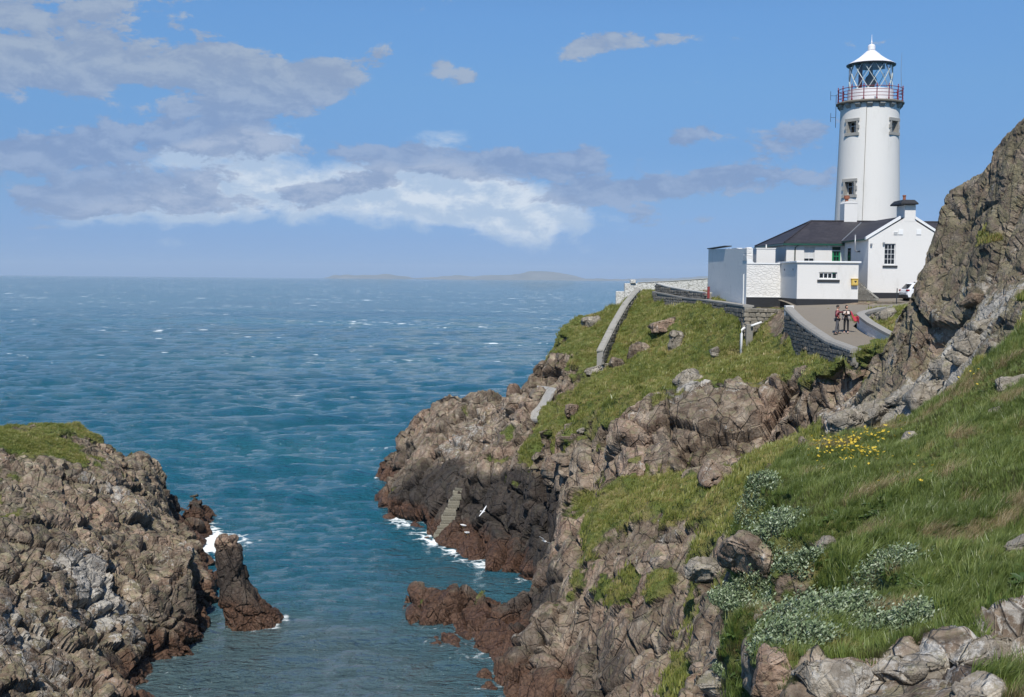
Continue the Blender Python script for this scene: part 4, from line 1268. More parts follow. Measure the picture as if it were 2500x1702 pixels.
# conductor strip down the tower
a = TH0 - R(6)
put(lh, 'lightning_conductor', tube_bm([(TX + (t_rad(z) + 0.02) * math.cos(a - R(3.0) * i / 9), TY + (t_rad(z) + 0.02) * math.sin(a - R(3.0) * i / 9), z) for i, z in enumerate(np.linspace(z_gal0, TB + 2, 10))], 0.022, 5), M_GALLERY)
# aerials
ax = P(2040, 300, TY).x
put(lh, 'aerial_mast', join_bm(tube_bm([(ax, TY, zt(232, 2040)), (ax, TY, zt(312, 2040))], 0.028, 6), tube_bm([(ax, TY, zt(232, 2040)), (TX - RR, TY, zt(232, 2040))], 0.02, 5), tube_bm([(ax, TY, zt(255, 2040)), (TX - RR, TY, zt(255, 2040))], 0.02, 5)), M_DARKMETAL)
for py in (234, 287):
    ax2 = P(2028, py, TY).x
    put(lh, 'aerial', join_bm(tube_bm([(ax2, TY, zt(py - 11, 2028)), (ax2, TY, zt(py + 11, 2028))], 0.022, 6), tube_bm([(ax2, TY, zt(py, 2028)), (ax, TY, zt(py, 2035))], 0.02, 5)), M_DARKMETAL)
ax = P(2199, 200, TY).x
put(lh, 'whip_aerial', tube_bm([(ax + 0.12, TY, zt(232)), (ax, TY, zt(170)), (ax + 0.05, TY, zt(127))], [0.03, 0.018, 0.01], 5), M_GREYMETAL)

# ------------------------------------------------------------------ the keepers' cottage
YG, YF, YRI, YB = 89.6, 96.3, 102.0, 107.6
XL = P(1785 * DS, 600, YF).x
XW0 = P(1971 * DS, 600, YG).x
XWA = P(2058 * DS, 600, YG).x
XW1 = 2 * XWA - XW0
ZE = P(1800 * DS, 551 * DS, YF).z               # eaves of the main range
ZR = P(1841 * DS, 502 * DS, YRI).z
XH = P(1841 * DS, 502 * DS, YRI).x
ZWE = P(1971 * DS, 541 * DS, YG).z
ZWA = P(2058 * DS, 491 * DS, YG).z
GB = 20.7
hs = empty('keepers_cottage', (XL, YG, GB), 0, 'white slate-roofed cottage with black-capped chimney below the lighthouse', 'cottage')
XE = 46.0
# openings in the main front
o_win = fr(1963, 1989, 601.5, 640, YF)
o_win = (o_win[0], o_win[1], o_win[3] - 1.95, o_win[3])
o_dr = fr(2031, 2054.5, 602.5, 640, YF)
o_dr = (o_dr[0], o_dr[1], GB + 0.75, o_dr[3])
main = wall_with_holes(XL, XW0, GB - 1, ZE, YF, 0.28, [o_win, o_dr])
rest = poly_bm([(XL, YF, GB - 1), (XL, YB, GB - 1), (XL, YB, ZE), (XL, YF, ZE), (XE, YB, GB - 1), (XE, YB, ZE), (XE, YF, GB - 1), (XE, YF, ZE), (XW1, YF, GB - 1), (XW1, YF, ZE)], [(0, 3, 2, 1), (1, 2, 5, 4), (4, 5, 7, 6), (6, 7, 9, 8)])
put(hs, 'wall', join_bm(main, rest), M_WHITE)
OV = 0.22
xr_end = XE - (XH - XL)
put(hs, 'roof', poly_bm([(XL - OV, YF - OV, ZE), (XE + OV, YF - OV, ZE), (XE + OV, YB + OV, ZE), (XL - OV, YB + OV, ZE), (XH, YRI, ZR), (xr_end, YRI, ZR),
                         (XL - OV, YF - OV, ZE - 0.06), (XE + OV, YF - OV, ZE - 0.06), (XE + OV, YB + OV, ZE - 0.06), (XL - OV, YB + OV, ZE - 0.06)],
                        [(0, 1, 5, 4), (1, 2, 5), (2, 3, 4, 5), (3, 0, 4), (6, 7, 1, 0), (7, 8, 2, 1), (8, 9, 3, 2), (9, 6, 0, 3), (9, 8, 7, 6)]), M_SLATE)
for p0, p1 in (((XL - OV, YF - OV, ZE + 0.03), (XH, YRI, ZR + 0.03)), ((XL - OV, YB + OV, ZE + 0.03), (XH, YRI, ZR + 0.03)), ((XH, YRI, ZR + 0.03), (xr_end, YRI, ZR + 0.03))):
    put(hs, 'ridge_tiles', tube_bm([p0, p1], 0.075, 6), M_SLATE)
put(hs, 'gutter', join_bm(box_bm(XL - OV - 0.08, XW0 - 0.003, YF - OV - 0.09, YF - OV + 0.02, ZE - 0.20, ZE - 0.065), box_bm(XL - OV - 0.09, XL - OV + 0.015, YF - OV + 0.022, YB + OV, ZE - 0.20, ZE - 0.065)), M_GREEN_D)
xp = P(1941, 600, YF).x
put(hs, 'downpipe', tube_bm([(xp + 0.22, YF - 0.22, ZE - 0.18), (xp, YF - 0.07, ZE - 0.42), (xp, YF - 0.07, GB)], 0.05, 7), M_GREEN_D, smooth=True)
sash_window(hs, *o_win, YF, 2, 2, panes=lambda i, j: M_BLIND if j else M_PANE, rec=0.12)
# green door with a transom light
d = put(hs, 'door', box_bm(o_dr[0] + 0.05, o_dr[1] - 0.05, YF + 0.14, YF + 0.19, o_dr[2], o_dr[3] - 0.36), M_GREEN)
put(hs, 'door_frame', join_bm(box_bm(o_dr[0], o_dr[0] + 0.05, YF + 0.12, YF + 0.2, o_dr[2], o_dr[3]), box_bm(o_dr[1] - 0.05, o_dr[1], YF + 0.12, YF + 0.2, o_dr[2], o_dr[3]), box_bm(o_dr[0] + 0.05, o_dr[1] - 0.05, YF + 0.122, YF + 0.2, o_dr[3] - 0.36, o_dr[3] - 0.29)), M_WHITE2, d)
put(hs, 'transom_light', box_bm(o_dr[0] + 0.05, o_dr[1] - 0.05, YF + 0.15, YF + 0.17, o_dr[3] - 0.29, o_dr[3]), paint('green_tinted_glass', (0.015, 0.05, 0.03), 0.15), d)
dm, dw = (o_dr[0] + o_dr[1]) / 2, (o_dr[1] - o_dr[0] - 0.1)
for i in (0, 1):
    for j in (0, 1):
        x0 = dm + (-0.20 if i == 0 else 0.025)
        z0 = o_dr[3] - 0.36 - 0.42 - 0.42 * j
        put(hs, 'door_pane', box_bm(x0, x0 + 0.175, YF + 0.132, YF + 0.1385, z0 + 0.05, z0 + 0.38), M_PANE, d)
lx = fr(2020.5, 2025.5, 597, 604.5, YF)
put(hs, 'wall_lamp', box_bm(lx[0], lx[1], YF - 0.12, YF - 0.002, lx[2], lx[3], 0.02), M_WHITE2)

# gable wing towards the ramp
g_win = fr(2159, 2186, 595, 646, YG)
wing = wall_with_holes(XW0, XW1, GB - 1, ZWE, YG, 0.26, [g_win])
gab = poly_bm([(XW0, YG, ZWE), (XW1, YG, ZWE), (XWA, YG, ZWA)], [(0, 1, 2)])
side = poly_bm([(XW0, YG, GB - 1), (XW0, YF, GB - 1), (XW0, YF, ZWE), (XW0, YG, ZWE), (XW1, YG, GB - 1), (XW1, YF, GB - 1), (XW1, YF, ZWE), (XW1, YG, ZWE)], [(0, 3, 2, 1), (4, 5, 6, 7)])
put(hs, 'gable_wing', join_bm(wing, gab, side), M_WHITE)
run = YF + (ZWA - ZE) / (ZR - ZE) * (YRI - YF) + 0.3
put(hs, 'wing_roof', poly_bm([(XW0 - 0.16, YG + 0.25, ZWE - 0.02), (XW0 - 0.16, YF + 0.25, ZWE - 0.02), (XWA, run, ZWA + 0.06), (XWA, YG + 0.25, ZWA + 0.06), (XW1 + 0.16, YG + 0.25, ZWE - 0.02), (XW1 + 0.16, YF + 0.25, ZWE - 0.02)], [(0, 3, 2, 1), (3, 4, 5, 2)]), M_SLATE)
put(hs, 'valley_flashing', tube_bm([(XW0 - 0.16, YF - 0.05, ZWE + 0.03), (XWA, run - 0.2, ZWA + 0.08)], 0.05, 5), M_GREYMETAL)
put(hs, 'wing_gutter', box_bm(XW0 - 0.27, XW0 - 0.15, YG + 0.3, YF - OV - 0.1, ZWE - 0.15, ZWE - 0.03), M_GREEN_D)
for s in (-1, 1):
    xe = XW0 - 0.22 if s < 0 else XW1 + 0.22
    put(hs, 'gable_coping', poly_bm([(xe, YG - 0.10, ZWE - 0.10), (xe, YG + 0.26, ZWE - 0.10), (XWA + s * 0.55, YG + 0.26, ZWA - 0.19), (XWA + s * 0.55, YG - 0.10, ZWA - 0.19), (xe, YG - 0.10, ZWE + 0.10), (xe, YG + 0.26, ZWE + 0.10), (XWA + s * 0.55, YG + 0.26, ZWA + 0.02), (XWA + s * 0.55, YG - 0.10, ZWA + 0.02)],
                                    [(0, 1, 2, 3), (4, 7, 6, 5), (0, 3, 7, 4), (1, 5, 6, 2), (0, 4, 5, 1), (3, 2, 6, 7)]), M_WHITE2)
gs = fr(2154.5, 2190.5, 648.5, 653, YG)
gsl = sash_window(hs, *g_win, YG, 3, 4, sill=gs)
for px0, px1 in ((2193, 2204.5), (2237, 2249)):
    v = fr(px0, px1, 560, 573, YG)
    put(hs, 'vent_cover', box_bm(v[0], v[1], YG - 0.05, YG - 0.003, v[2], v[3], 0.01), M_WHITE2)
v = fr(2182, 2191.5, 565, 572.5, YG)
for j in range(3):
    put(hs, 'louvre', box_bm(v[0], v[1], YG - 0.06, YG - 0.003, v[2] + j * 0.085, v[2] + j * 0.085 + 0.045), M_WHITE2)
for px, py in ((2126.5, 597), (2157, 594)):
    c = P(px, py, YG)
    put(hs, 'wall_lamp', join_bm(box_bm(c.x - 0.07, c.x + 0.07, YG - 0.16, YG - 0.003, c.z - 0.10, c.z + 0.08, 0.02)), M_GREYMETAL)
put(hs, 'plinth', join_bm(box_bm(XW0 - 0.02, XW1 + 0.02, YG - 0.02, YG + 0.3, GB - 0.5, P(2140, 723.5, YG).z + 0.28), box_bm(XW0 - 0.02, XW0 + 0.2, YG + 0.302, YF - 0.01, GB - 0.5, GB + 0.4)), M_PLINTH)
wv = P(2107, 575, YG + 2).x
put(hs, 'flue_pipe', tube_bm([(XW0 - 0.004, YG + 2.2, ZWE - 0.95), (XW0 - 0.32, YG + 2.2, ZWE - 0.95), (XW0 - 0.38, YG + 2.2, ZWE - 0.85), (XW0 - 0.38, YG + 2.2, ZWE + 0.35)], 0.06, 8), M_GREYMETAL, smooth=True)
# narrow window in the side of the wing
zw1 = P(2075, 603, YF - 1.4).z
w = put(hs, 'side_window', join_bm(box_bm(XW0 - 0.012, XW0 - 0.003, YF - 2.25, YF - 1.15, zw1 - 1.3, zw1)), M_WHITE2)
put(hs, 'pane', box_bm(XW0 - 0.02, XW0 - 0.014, YF - 2.15, YF - 1.25, zw1 - 1.2, zw1 - 0.1), M_PANE, w)
# chimneys
cx0, cx1, cz0, cz1 = fr(2209, 2235.5, 500, 537, YG)
ch = put(hs, 'chimney', join_bm(box_bm(cx0, cx1, YG - 0.012, YG + 1.9, ZWA - 0.4, cz1 - 0.02)), M_WHITE)
zc = P(2220, 490, YG).z
ca = fr(2196.5, 2239, 488, 499.5, YG)
put(hs, 'chimney_cap', poly_bm([(ca[0], YG - 0.35, ca[2]), (ca[1], YG - 0.35, ca[2]), (ca[1], YG + 2.25, ca[2]), (ca[0], YG + 2.25, ca[2]), (ca[0], YG - 0.35, ca[2] + 0.10), (ca[1], YG - 0.35, ca[2] + 0.10), (ca[1], YG + 2.25, ca[2] + 0.10), (ca[0], YG + 2.25, ca[2] + 0.10),
                                (ca[0] + 0.22, YG - 0.1, ca[3]), (ca[1] - 0.22, YG - 0.1, ca[3]), (ca[1] - 0.22, YG + 2.0, ca[3]), (ca[0] + 0.22, YG + 2.0, ca[3])],
                               [(0, 3, 2, 1), (0, 1, 5, 4), (1, 2, 6, 5), (2, 3, 7, 6), (3, 0, 4, 7), (4, 5, 9, 8), (5, 6, 10, 9), (6, 7, 11, 10), (7, 4, 8, 11), (8, 9, 10, 11)]), M_PLINTH, ch)
cp = P(2217.5, 480, YG)
put(hs, 'chimney_pot', lathe_bm([(0.12, ca[3] - 0.05), (0.11, ca[3] + 0.30), (0.14, ca[3] + 0.33), (0.14, ca[3] + 0.42), (0.09, ca[3] + 0.42)], cp.x, YG + 0.9, 12), M_TERRA, ch, smooth=False)
l0, l1, lz0, lz1 = fr(2056, 2087, 498, 539, YRI + 0.6)
ch = put(hs, 'chimney', box_bm(l0, l1, YRI - 0.1, YRI + 1.3, ZR - 0.5, lz1), M_WHITE)
b = bmesh.new()
prof = [(0.0, 0.0), (0.06, 0.10), (0.16, 0.17), (0.30, 0.20)]
W_ = l1 - l0
top = [(l0 + x, lz1 + z) for x, z in prof] + [(l1 - x, lz1 + z) for x, z in reversed(prof)]
va = [b.verts.new((x, YRI - 0.13, z)) for x, z in top]
vb = [b.verts.new((x, YRI + 1.33, z)) for x, z in top]
b.faces.new(va)
b.faces.new(vb[::-1])
for i in range(len(top)):
    b.faces.new((va[i], vb[i], vb[(i + 1) % len(top)], va[(i + 1) % len(top)]))
put(hs, 'chimney_cap', b, M_WHITE, ch)
cpx = P(2067.5, 480, YRI + 0.6).x
put(hs, 'chimney_pot', lathe_bm([(0.15, lz1 + 0.15), (0.15, lz1 + 0.40), (0.25, lz1 + 0.45), (0.25, lz1 + 0.72), (0.2, lz1 + 0.72)], cpx, YRI + 0.6, 8), M_TERRA, ch)

# ------------------------------------------------------------------ flat-roofed store in front
YA, YR_ = 85.0, 90.2
AX0, AX1 = P(1810 * DS, 640, YA).x, P(1949 * DS, 640, YA).x
AZ1 = P(2020, 642, YA).z
zpl = P(2000, 730, YA).z
st = empty('store', (AX0, YA, 20.2), 0, 'flat-roofed white store with four-pane strip window beside the ramp', 'outbuilding')
w4 = fr(1999.5, 2044, 664.5, 681, YA)
front = wall_with_holes(AX0, AX1, 19.6, AZ1, YA, 0.22, [w4])
oth = poly_bm([(AX0, YA, 19.6), (AX0, YR_ - 0.004, 19.6), (AX0, YR_ - 0.004, AZ1), (AX0, YA, AZ1), (AX1, YA, 19.6), (AX1, YR_ + 1.0, 19.6), (AX1, YR_ + 1.0, AZ1), (AX1, YA, AZ1)], [(0, 3, 2, 1), (4, 5, 6, 7)])
put(st, 'wall', join_bm(front, oth), M_WHITE)
put(st, 'flat_roof', box_bm(AX0 - 0.10, AX1 + 0.16, YA - 0.12, YR_ + 1.1, AZ1, AZ1 + 0.13, 0.02), M_WHITE2)
put(st, 'plinth', join_bm(box_bm(AX0 - 0.015, AX1 + 0.015, YA - 0.015, YA + 0.2, 19.6, zpl), box_bm(AX0 - 0.015, AX0 + 0.2, YA + 0.202, YR_ - 0.01, 19.6, zpl)), M_PLINTH)
sl = fr(1995, 2049.5, 683, 688.5, YA)
sash_window(st, *w4, YA, 4, 1, sill=sl, frame=0.05, bar=0.06)
for yy in (YA + 1.2, YA + 3.9):
    put(st, 'vent', box_bm(AX0 - 0.04, AX0 - 0.003, yy, yy + 0.14, AZ1 - 0.55, AZ1 - 0.41), M_GREYMETAL)
yb = fr(2077.5, 2093, 681.5, 697, YA)
bx_ = empty('wall_cabinet', ((yb[0] + yb[1]) / 2, YA - 0.1, yb[2]), 0, 'small yellow cabinet with dark emblem fixed to the white store', 'cabinet')
put(bx_, 'case', box_bm(yb[0], yb[1], YA - 0.24, YA - 0.003, yb[2], yb[3], 0.02), M_YELLOW)
put(bx_, 'door', box_bm(yb[0] + 0.05, yb[1] - 0.05, YA - 0.256, YA - 0.243, yb[2] + 0.05, yb[3] - 0.05, 0.004), paint('pale_yellow_panel', (0.66, 0.47, 0.13), 0.5))
b = bmesh.new()
hx, hz_ = (yb[0] + yb[1]) / 2 + 0.03, (yb[2] + yb[3]) / 2 + 0.05
hv = [b.verts.new((hx + 0.085 * math.sin(t) ** 3, YA - 0.262, hz_ + 0.0058 * (13 * math.cos(t) - 5 * math.cos(2 * t) - 2 * math.cos(3 * t) - math.cos(4 * t)))) for t in np.linspace(0, 2 * math.pi, 25)[:-1]]
b.faces.new(hv)
put(bx_, 'emblem', b, M_PLINTH)
put(bx_, 'hood', box_bm(yb[0] - 0.03, yb[1] + 0.03, YA - 0.27, YA - 0.003, yb[3] + 0.003, yb[3] + 0.035), M_YELLOW)

# ------------------------------------------------------------------ yard walls
RX0 = P(1695 * DS, 640, YR_).x
zrt = P(1880, 645, YR_).z
ly = empty('limewashed_wall', (RX0, YR_, 20.0), 0, 'limewashed rubble wall with black foot left of the store', 'wall')
put(ly, 'wall', join_bm(box_bm(RX0, AX0 - 0.005, YR_, YR_ + 0.45, 19.5, zrt)), M_LIMEWASH)
put(ly, 'coping', poly_bm([(RX0 + 0.0, YR_ - 0.05, zrt), (AX0, YR_ - 0.05, zrt), (AX0, YR_ + 0.5, zrt), (RX0, YR_ + 0.5, zrt), (RX0, YR_ - 0.05, zrt + 0.42), (RX0 + 0.28, YR_ - 0.05, zrt + 0.36), (RX0 + 0.55, YR_ - 0.05, zrt + 0.10), (AX0, YR_ - 0.05, zrt + 0.10),
                             (RX0, YR_ + 0.5, zrt + 0.42), (RX0 + 0.28, YR_ + 0.5, zrt + 0.36), (RX0 + 0.55, YR_ + 0.5, zrt + 0.10), (AX0, YR_ + 0.5, zrt + 0.10)],
                            [(0, 1, 7, 6, 5, 4), (3, 8, 9, 10, 11, 2), (4, 5, 9, 8), (5, 6, 10, 9), (6, 7, 11, 10), (0, 3, 2, 1), (0, 4, 8, 3), (1, 2, 11, 7)]), M_WHITE2)
put(ly, 'foot', box_bm(RX0 + 0.003, AX0 + 0.5, YR_ - 0.02, YR_ + 0.2, 19.5, P(1860, 726, YR_).z), M_PLINTH)
put(ly, 'ledge', box_bm(RX0, AX0 + 0.55, YR_ - 0.07, YR_ - 0.002, P(1860, 726, YR_).z + 0.003, P(1860, 726, YR_).z + 0.06), M_WHITE2)
YBK = 108.0
zs0, zs1 = P(1695 * DS, 563 * DS, YR_).z, P(1607 * DS, 566 * DS, YBK).z
rw_ = empty('roughcast_wall', (RX0, YR_, 20.0), 0, 'tall windowless grey-white roughcast wall at the left end of the station', 'wall')
b = bmesh.new()
n = 24
pts = []
rgn = random.Random(4)
for i in range(n + 1):
    t = i / n
    z = zs0 + (zs1 - zs0) * t + (rgn.uniform(-0.05, 0.05) if t < 0.5 else 0)
    pts.append((RX0, YR_ + 0.003 + (YBK - YR_) * t, z))
for x in (RX0 - 0.003, RX0 + 0.45):
    row = [b.verts.new((x, y, z)) for _, y, z in pts]
    low = [b.verts.new((x, y, 19.3)) for _, y, z in pts]
    for i in range(n):
        b.faces.new((low[i], low[i + 1], row[i + 1], row[i]))
    if x < RX0:
        rowA, lowA = row, low
for i in range(n):
    b.faces.new((rowA[i], row[i], row[i + 1], rowA[i + 1]))
b.faces.new((lowA[0], rowA[0], row[0], low[0]))
b.faces.new((lowA[-1], low[-1], row[-1], rowA[-1]))
put(rw_, 'wall', b, M_ROUGHCAST)
put(rw_, 'coping', box_bm(RX0 - 0.12, RX0 + 0.5, YR_ + 9.0, YBK + 0.1, zs1 + 0.02, zs1 + 0.10), M_GREY_SILL)
put(rw_, 'patched_corner', join_bm(box_bm(RX0 - 0.03, RX0 + 0.48, YR_ - 0.01, YR_ + 1.5, zs0 - 1.0, zs0 - 0.45, 0.06), box_bm(RX0 - 0.03, RX0 + 0.40, YR_ - 0.012, YR_ + 1.0, zs0 - 0.5, zs0 + 0.06, 0.08)), M_LIMEWASH)
put(rw_, 'drainpipe', tube_bm([(RX0 - 0.05, YR_ + 0.9, zs0 - 2.0), (RX0 - 0.05, YR_ + 0.9, 20.0)], 0.045, 6), M_WHITE2)
hb = fr(1847, 1893, 606, 642, YR_ + 5)
solo('flat_roofed_hut', join_bm(box_bm(hb[0], hb[1], YR_ + 5, YR_ + 9, 20.2, hb[3] - 0.06), box_bm(hb[0] - 0.04, hb[1] + 0.04, YR_ + 4.96, YR_ + 9.04, hb[3] - 0.06, hb[3] + 0.02), box_bm(hb[1] - 0.75, hb[1] - 0.67, YR_ + 5.2, YR_ + 5.28, hb[3] + 0.02, hb[3] + 0.30)), M_WHITE,
     'plain white flat-roofed block rising behind the limewashed wall', 'hut', origin=((hb[0] + hb[1]) / 2, YR_ + 7, 20.2))

# stair between store and gable wing
sr = empty('stair', (AX1 + 1.0, YA + 1.5, 20.7), 0, 'grey stone stair between the store and the gable wing', 'stairs')
for i in range(9):
    y0 = YA + 1.6 + i * 0.62
    put(sr, 'step', box_bm(AX1 + 0.2, XW0 - 0.25, y0, YF - 0.4, 20.6 + i * 0.185, 20.6 + (i + 1) * 0.185 - 0.004), M_RUBBLE)
put(sr, 'side_wall', poly_bm([(XW0 - 0.24, YA + 1.6, 20.6), (XW0 - 0.03, YA + 1.6, 20.6), (XW0 - 0.24, YF - 0.5, 20.6), (XW0 - 0.03, YF - 0.5, 20.6), (XW0 - 0.24, YA + 1.6, 20.8), (XW0 - 0.03, YA + 1.6, 20.8), (XW0 - 0.24, YF - 0.5, 22.9), (XW0 - 0.03, YF - 0.5, 22.9)],
                             [(0, 1, 3, 2), (4, 6, 7, 5), (0, 2, 6, 4), (1, 5, 7, 3), (0, 4, 5, 1), (2, 3, 7, 6)]), M_MORTAR)

# ------------------------------------------------------------------ road: the ramp and the forecourt
rows_ = [(64, 18.55, 17.54, 22.0, 17.6), (67, 18.6, 17.95, 21.95, 18.0), (70, 18.65, 18.38, 21.85, 18.42), (73, 18.75, 18.8, 21.8, 18.82), (75, 18.85, 19.08, 21.9, 19.1), (77, 19.0, 19.36, 23.3, 19.45), (79, 19.1, 19.6, 25.6, 19.8),
         (81, 19.3, 19.83, 29, 20.15), (83, 19.8, 20.02, 32, 20.45), (85, AX0 - 0.3, 20.17, 34, 20.68), (87, AX0 - 0.3, 20.35, 37, 20.85), (89.7, AX0 - 0.3, 20.5, 42, 21.0)]
vs, fs = [], []
NS = 10
for y, xl, zl, xr, zr in rows_:
    for i in range(NS + 1):
        t = i / NS
        if y >= 85 and xl + (xr - xl) * t > AX0:
            z = max(zl + (zr - zl) * t, 0)
        z = zl + (zr - zl) * t
        vs.append((xl + (xr - xl) * t, y, z + 0.05))
for j in range(len(rows_) - 1):
    for i in range(NS):
        a = j * (NS + 1) + i
        fs.append((a, a + 1, a + NS + 2, a + NS + 1))
road = obj('road', mesh_np('road', vs, fs, True), M_ROAD)
road['kind'] = 'structure'


def road_z(x, y):
    ys_ = [r[0] for r in rows_]
    zl = np.interp(y, ys_, [r[2] for r in rows_])
    zr = np.interp(y, ys_, [r[4] for r in rows_])
    a = np.interp(y, ys_, [r[1] for r in rows_])
    c = np.interp(y, ys_, [r[3] for r in rows_])
    return float(zl + (zr - zl) * np.clip((x - a) / (c - a), 0, 1)) + 0.05


# ------------------------------------------------------------------ rubble walls with real stones
STONES = []
for k in range(10):
    rg = random.Random(100 + k)
    b = bmesh.new()
    bmesh.ops.create_cube(b, size=1.0)
    for v in b.verts:
        v.co += Vector((rg.uniform(-.12, .12), rg.uniform(-.06, .06), rg.uniform(-.13, .13)))
    bmesh.ops.bevel(b, geom=list(b.edges), offset=0.13, segments=1, affect='EDGES')
    STONES.append(bm_mesh('stone', b))
for s in STONES:
    s.materials.append(M_RUBBLE)
STONES_L = []
for s in STONES:
    c = s.copy()
    c.materials.clear()
    c.materials.append(M_RUBBLE_L)
    STONES_L.append(c)


def stones_on(root, line, zb, zt_, out, sw, sh, meshes, limit=300, seed=1):
    """courses of single stones set into the outer face of a wall; line: list of (x, y)"""
    rg = random.Random(seed)
    pts = [Vector((x, y, 0)) for x, y in line]
    seg = [(pts[i + 1] - pts[i]).length for i in range(len(pts) - 1)]
    tot = sum(seg)

    def at(s):
        i = 0
        while i < len(seg) - 1 and s > seg[i]:
            s -= seg[i]
            i += 1
        d = (pts[i + 1] - pts[i]).normalized()
        return pts[i] + d * s, d
    made = []
    z = min(zb(0), zb(1), zb(0.5))
    ztop = max(zt_(0), zt_(1), zt_(.5))
    row = 0
    while z < ztop:
        h = sh * rg.uniform(0.75, 1.3)
        s = -rg.uniform(0, sw)
        while s < tot:
            w = sw * rg.uniform(0.55, 1.6)
            m = s + w / 2
            if 0.05 < m < tot - 0.05:
                t = m / tot
                if zb(t) - h * 0.6 < z < zt_(t) - h * 0.8:
                    p, d = at(m)
                    nrm = Vector((d.y, -d.x, 0)) * out
                    made.append((p + nrm * 0.0, math.atan2(d.y, d.x), w, h, z))
            s += w
        z += h
        row += 1
    rg.shuffle(made)
    made.sort(key=lambda q: q[0].y)
    for i, (p, a, w, h, zz) in enumerate(made[:limit]):
        o = bpy.data.objects.new('stone', rg.choice(meshes))
        COL.objects.link(o)
        o.parent = root
        o.location = Vector((p.x, p.y, zz + h / 2)) - Vector(root.location)
        o.rotation_euler = (rg.uniform(-.05, .05), rg.uniform(-.08, .08), a + rg.uniform(-.04, .04))
        o.scale = (w * 0.95, 0.26, h * 0.93)
    rest = made[limit:]
    if rest:
        parts = []
        b = bmesh.new()
        for p, a, w, h, zz in rest:
            me = rg.choice(meshes)
            M = Matrix.Translation(Vector((p.x, p.y, zz + h / 2)) - Vector(root.location)) @ Matrix.Rotation(a, 4, 'Z') @ Matrix.Diagonal((w * .95, .26, h * .93, 1))
            n0 = len(b.verts)
            b.from_mesh(me)
            b.verts.ensure_lookup_table()
            bmesh.ops.transform(b, matrix=M, verts=b.verts[n0:])
        o = obj('stones', bm_mesh('stones', b), meshes[0].materials[0], root)
        o['kind'] = 'stuff'
    return len(made)


def strip_wall(root, name, line, zb, zt_, th, mat, parent=None, n=24):
    """wall body of thickness th, its outer face on the line; top and foot follow zt / zb"""
    pts = [Vector((x, y, 0)) for x, y in line]
    cum = [0.0]
    for i in range(len(pts) - 1):
        cum.append(cum[-1] + (pts[i + 1] - pts[i]).length)
    b = bmesh.new()
    prev = None
    for k in range(n + 1):
        t = k / n
        x = float(np.interp(t * cum[-1], cum, [p.x for p in pts]))
        y = float(np.interp(t * cum[-1], cum, [p.y for p in pts]))
        t2 = min(t + 0.01, 1.0)
        t1 = t2 - 0.01
        d = Vector((float(np.interp(t2 * cum[-1], cum, [p.x for p in pts]) - np.interp(t1 * cum[-1], cum, [p.x for p in pts])), float(np.interp(t2 * cum[-1], cum, [p.y for p in pts]) - np.interp(t1 * cum[-1], cum, [p.y for p in pts])), 0)).normalized()
        nr = Vector((d.y, -d.x, 0))
        q = [b.verts.new((x, y, zb(t))), b.verts.new((x, y, zt_(t))), b.verts.new((x - nr.x * th, y - nr.y * th, zt_(t))), b.verts.new((x - nr.x * th, y - nr.y * th, zb(t)))]
        if prev:
            for i in range(4):
                b.faces.new((prev[i], prev[(i + 1) % 4], q[(i + 1) % 4], q[i]))
        else:
            b.faces.new(q[::-1])
        prev = q
    b.faces.new(prev)
    return put(root, name, b, mat, parent)


LERP = lambda *a: (lambda t: float(np.interp(t, [p[0] for p in a], [p[1] for p in a])))
# front retaining wall below the station
YW = 87.6
RW0, RW1 = P(1690 * DS, 750, YW).x, P(1786 * DS, 750, YW).x + 0.4
zrw = P(1818, 752, YW).z
f = empty('retaining_wall', (RW0, YW, 16), 0, 'tan rubble retaining wall facing the sea inlet below the black foot', 'wall')
strip_wall(f, 'wall_body', [(RW0, YW), (RW1, YW)], LERP((0, 15.6), (1, 16.6)), LERP((0, zrw), (1, zrw - 0.1)), 0.8, M_MORTAR)
stones_on(f, [(RW0, YW), (RW1, YW)], LERP((0, 15.8), (1, 16.8)), LERP((0, zrw - 0.05), (1, zrw - 0.12)), 1, 0.42, 0.27, STONES_L, seed=3)
put(f, 'buttress', box_bm(RW0 + 0.05, RW0 + 0.55, YW - 0.6, YW - 0.14, 15.6, zrw - 1.2, 0.05), M_MORTAR)
# long wall running out to sea
LWp = [(RW0 + 0.05, YW + 0.3), (P(1640 * DS, 700, 95).x, 95), (P(1560 * DS, 690, 106).x, 106), (P(1483 * DS, 670, 115.5).x, 115.5)]
zl_t = LERP((0, P(1690 * DS, 697 * DS, YW).z), (.27, P(1640 * DS, 689 * DS, 95).z), (.45, P(1598 * DS, 683 * DS, 101).z), (.66, P(1560 * DS, 679 * DS, 106).z), (1, P(1483 * DS, 664 * DS, 115.5).z))
zl_b = LERP((0, 15.6), (.27, 17.4), (.6, 18.2), (1, 19.0))
f = empty('long_wall', (LWp[0][0], LWp[0][1], 16), 0, 'long dark rubble wall along the seaward edge of the station', 'wall')
LWr = LWp[::-1]
rev = lambda fn: (lambda t: fn(1 - t))
strip_wall(f, 'wall_body', LWr, rev(zl_b), rev(zl_t), 0.6, M_MORTAR, n=40)
stones_on(f, LWr, rev(zl_b), rev(zl_t), 1, 0.5, 0.30, STONES, seed=5)
strip_wall(f, 'coping', [(x - 0.12, y) for x, y in LWr], lambda t: zl_t(1 - t) + 0.003, lambda t: zl_t(1 - t) + 0.13, 0.85, M_COPING, n=40)
pw = [LWr[0], (LWr[1][0], LWr[1][1]), (P(1597 * DS, 690, 101.5).x, 101.5)]
zp_t = LERP((0, P(1481 * DS, 644 * DS, 115.5).z), (.25, P(1500 * DS, 652 * DS, 112).z), (.6, P(1555 * DS, 660 * DS, 106).z), (1, P(1597 * DS, 666 * DS, 101.5).z))
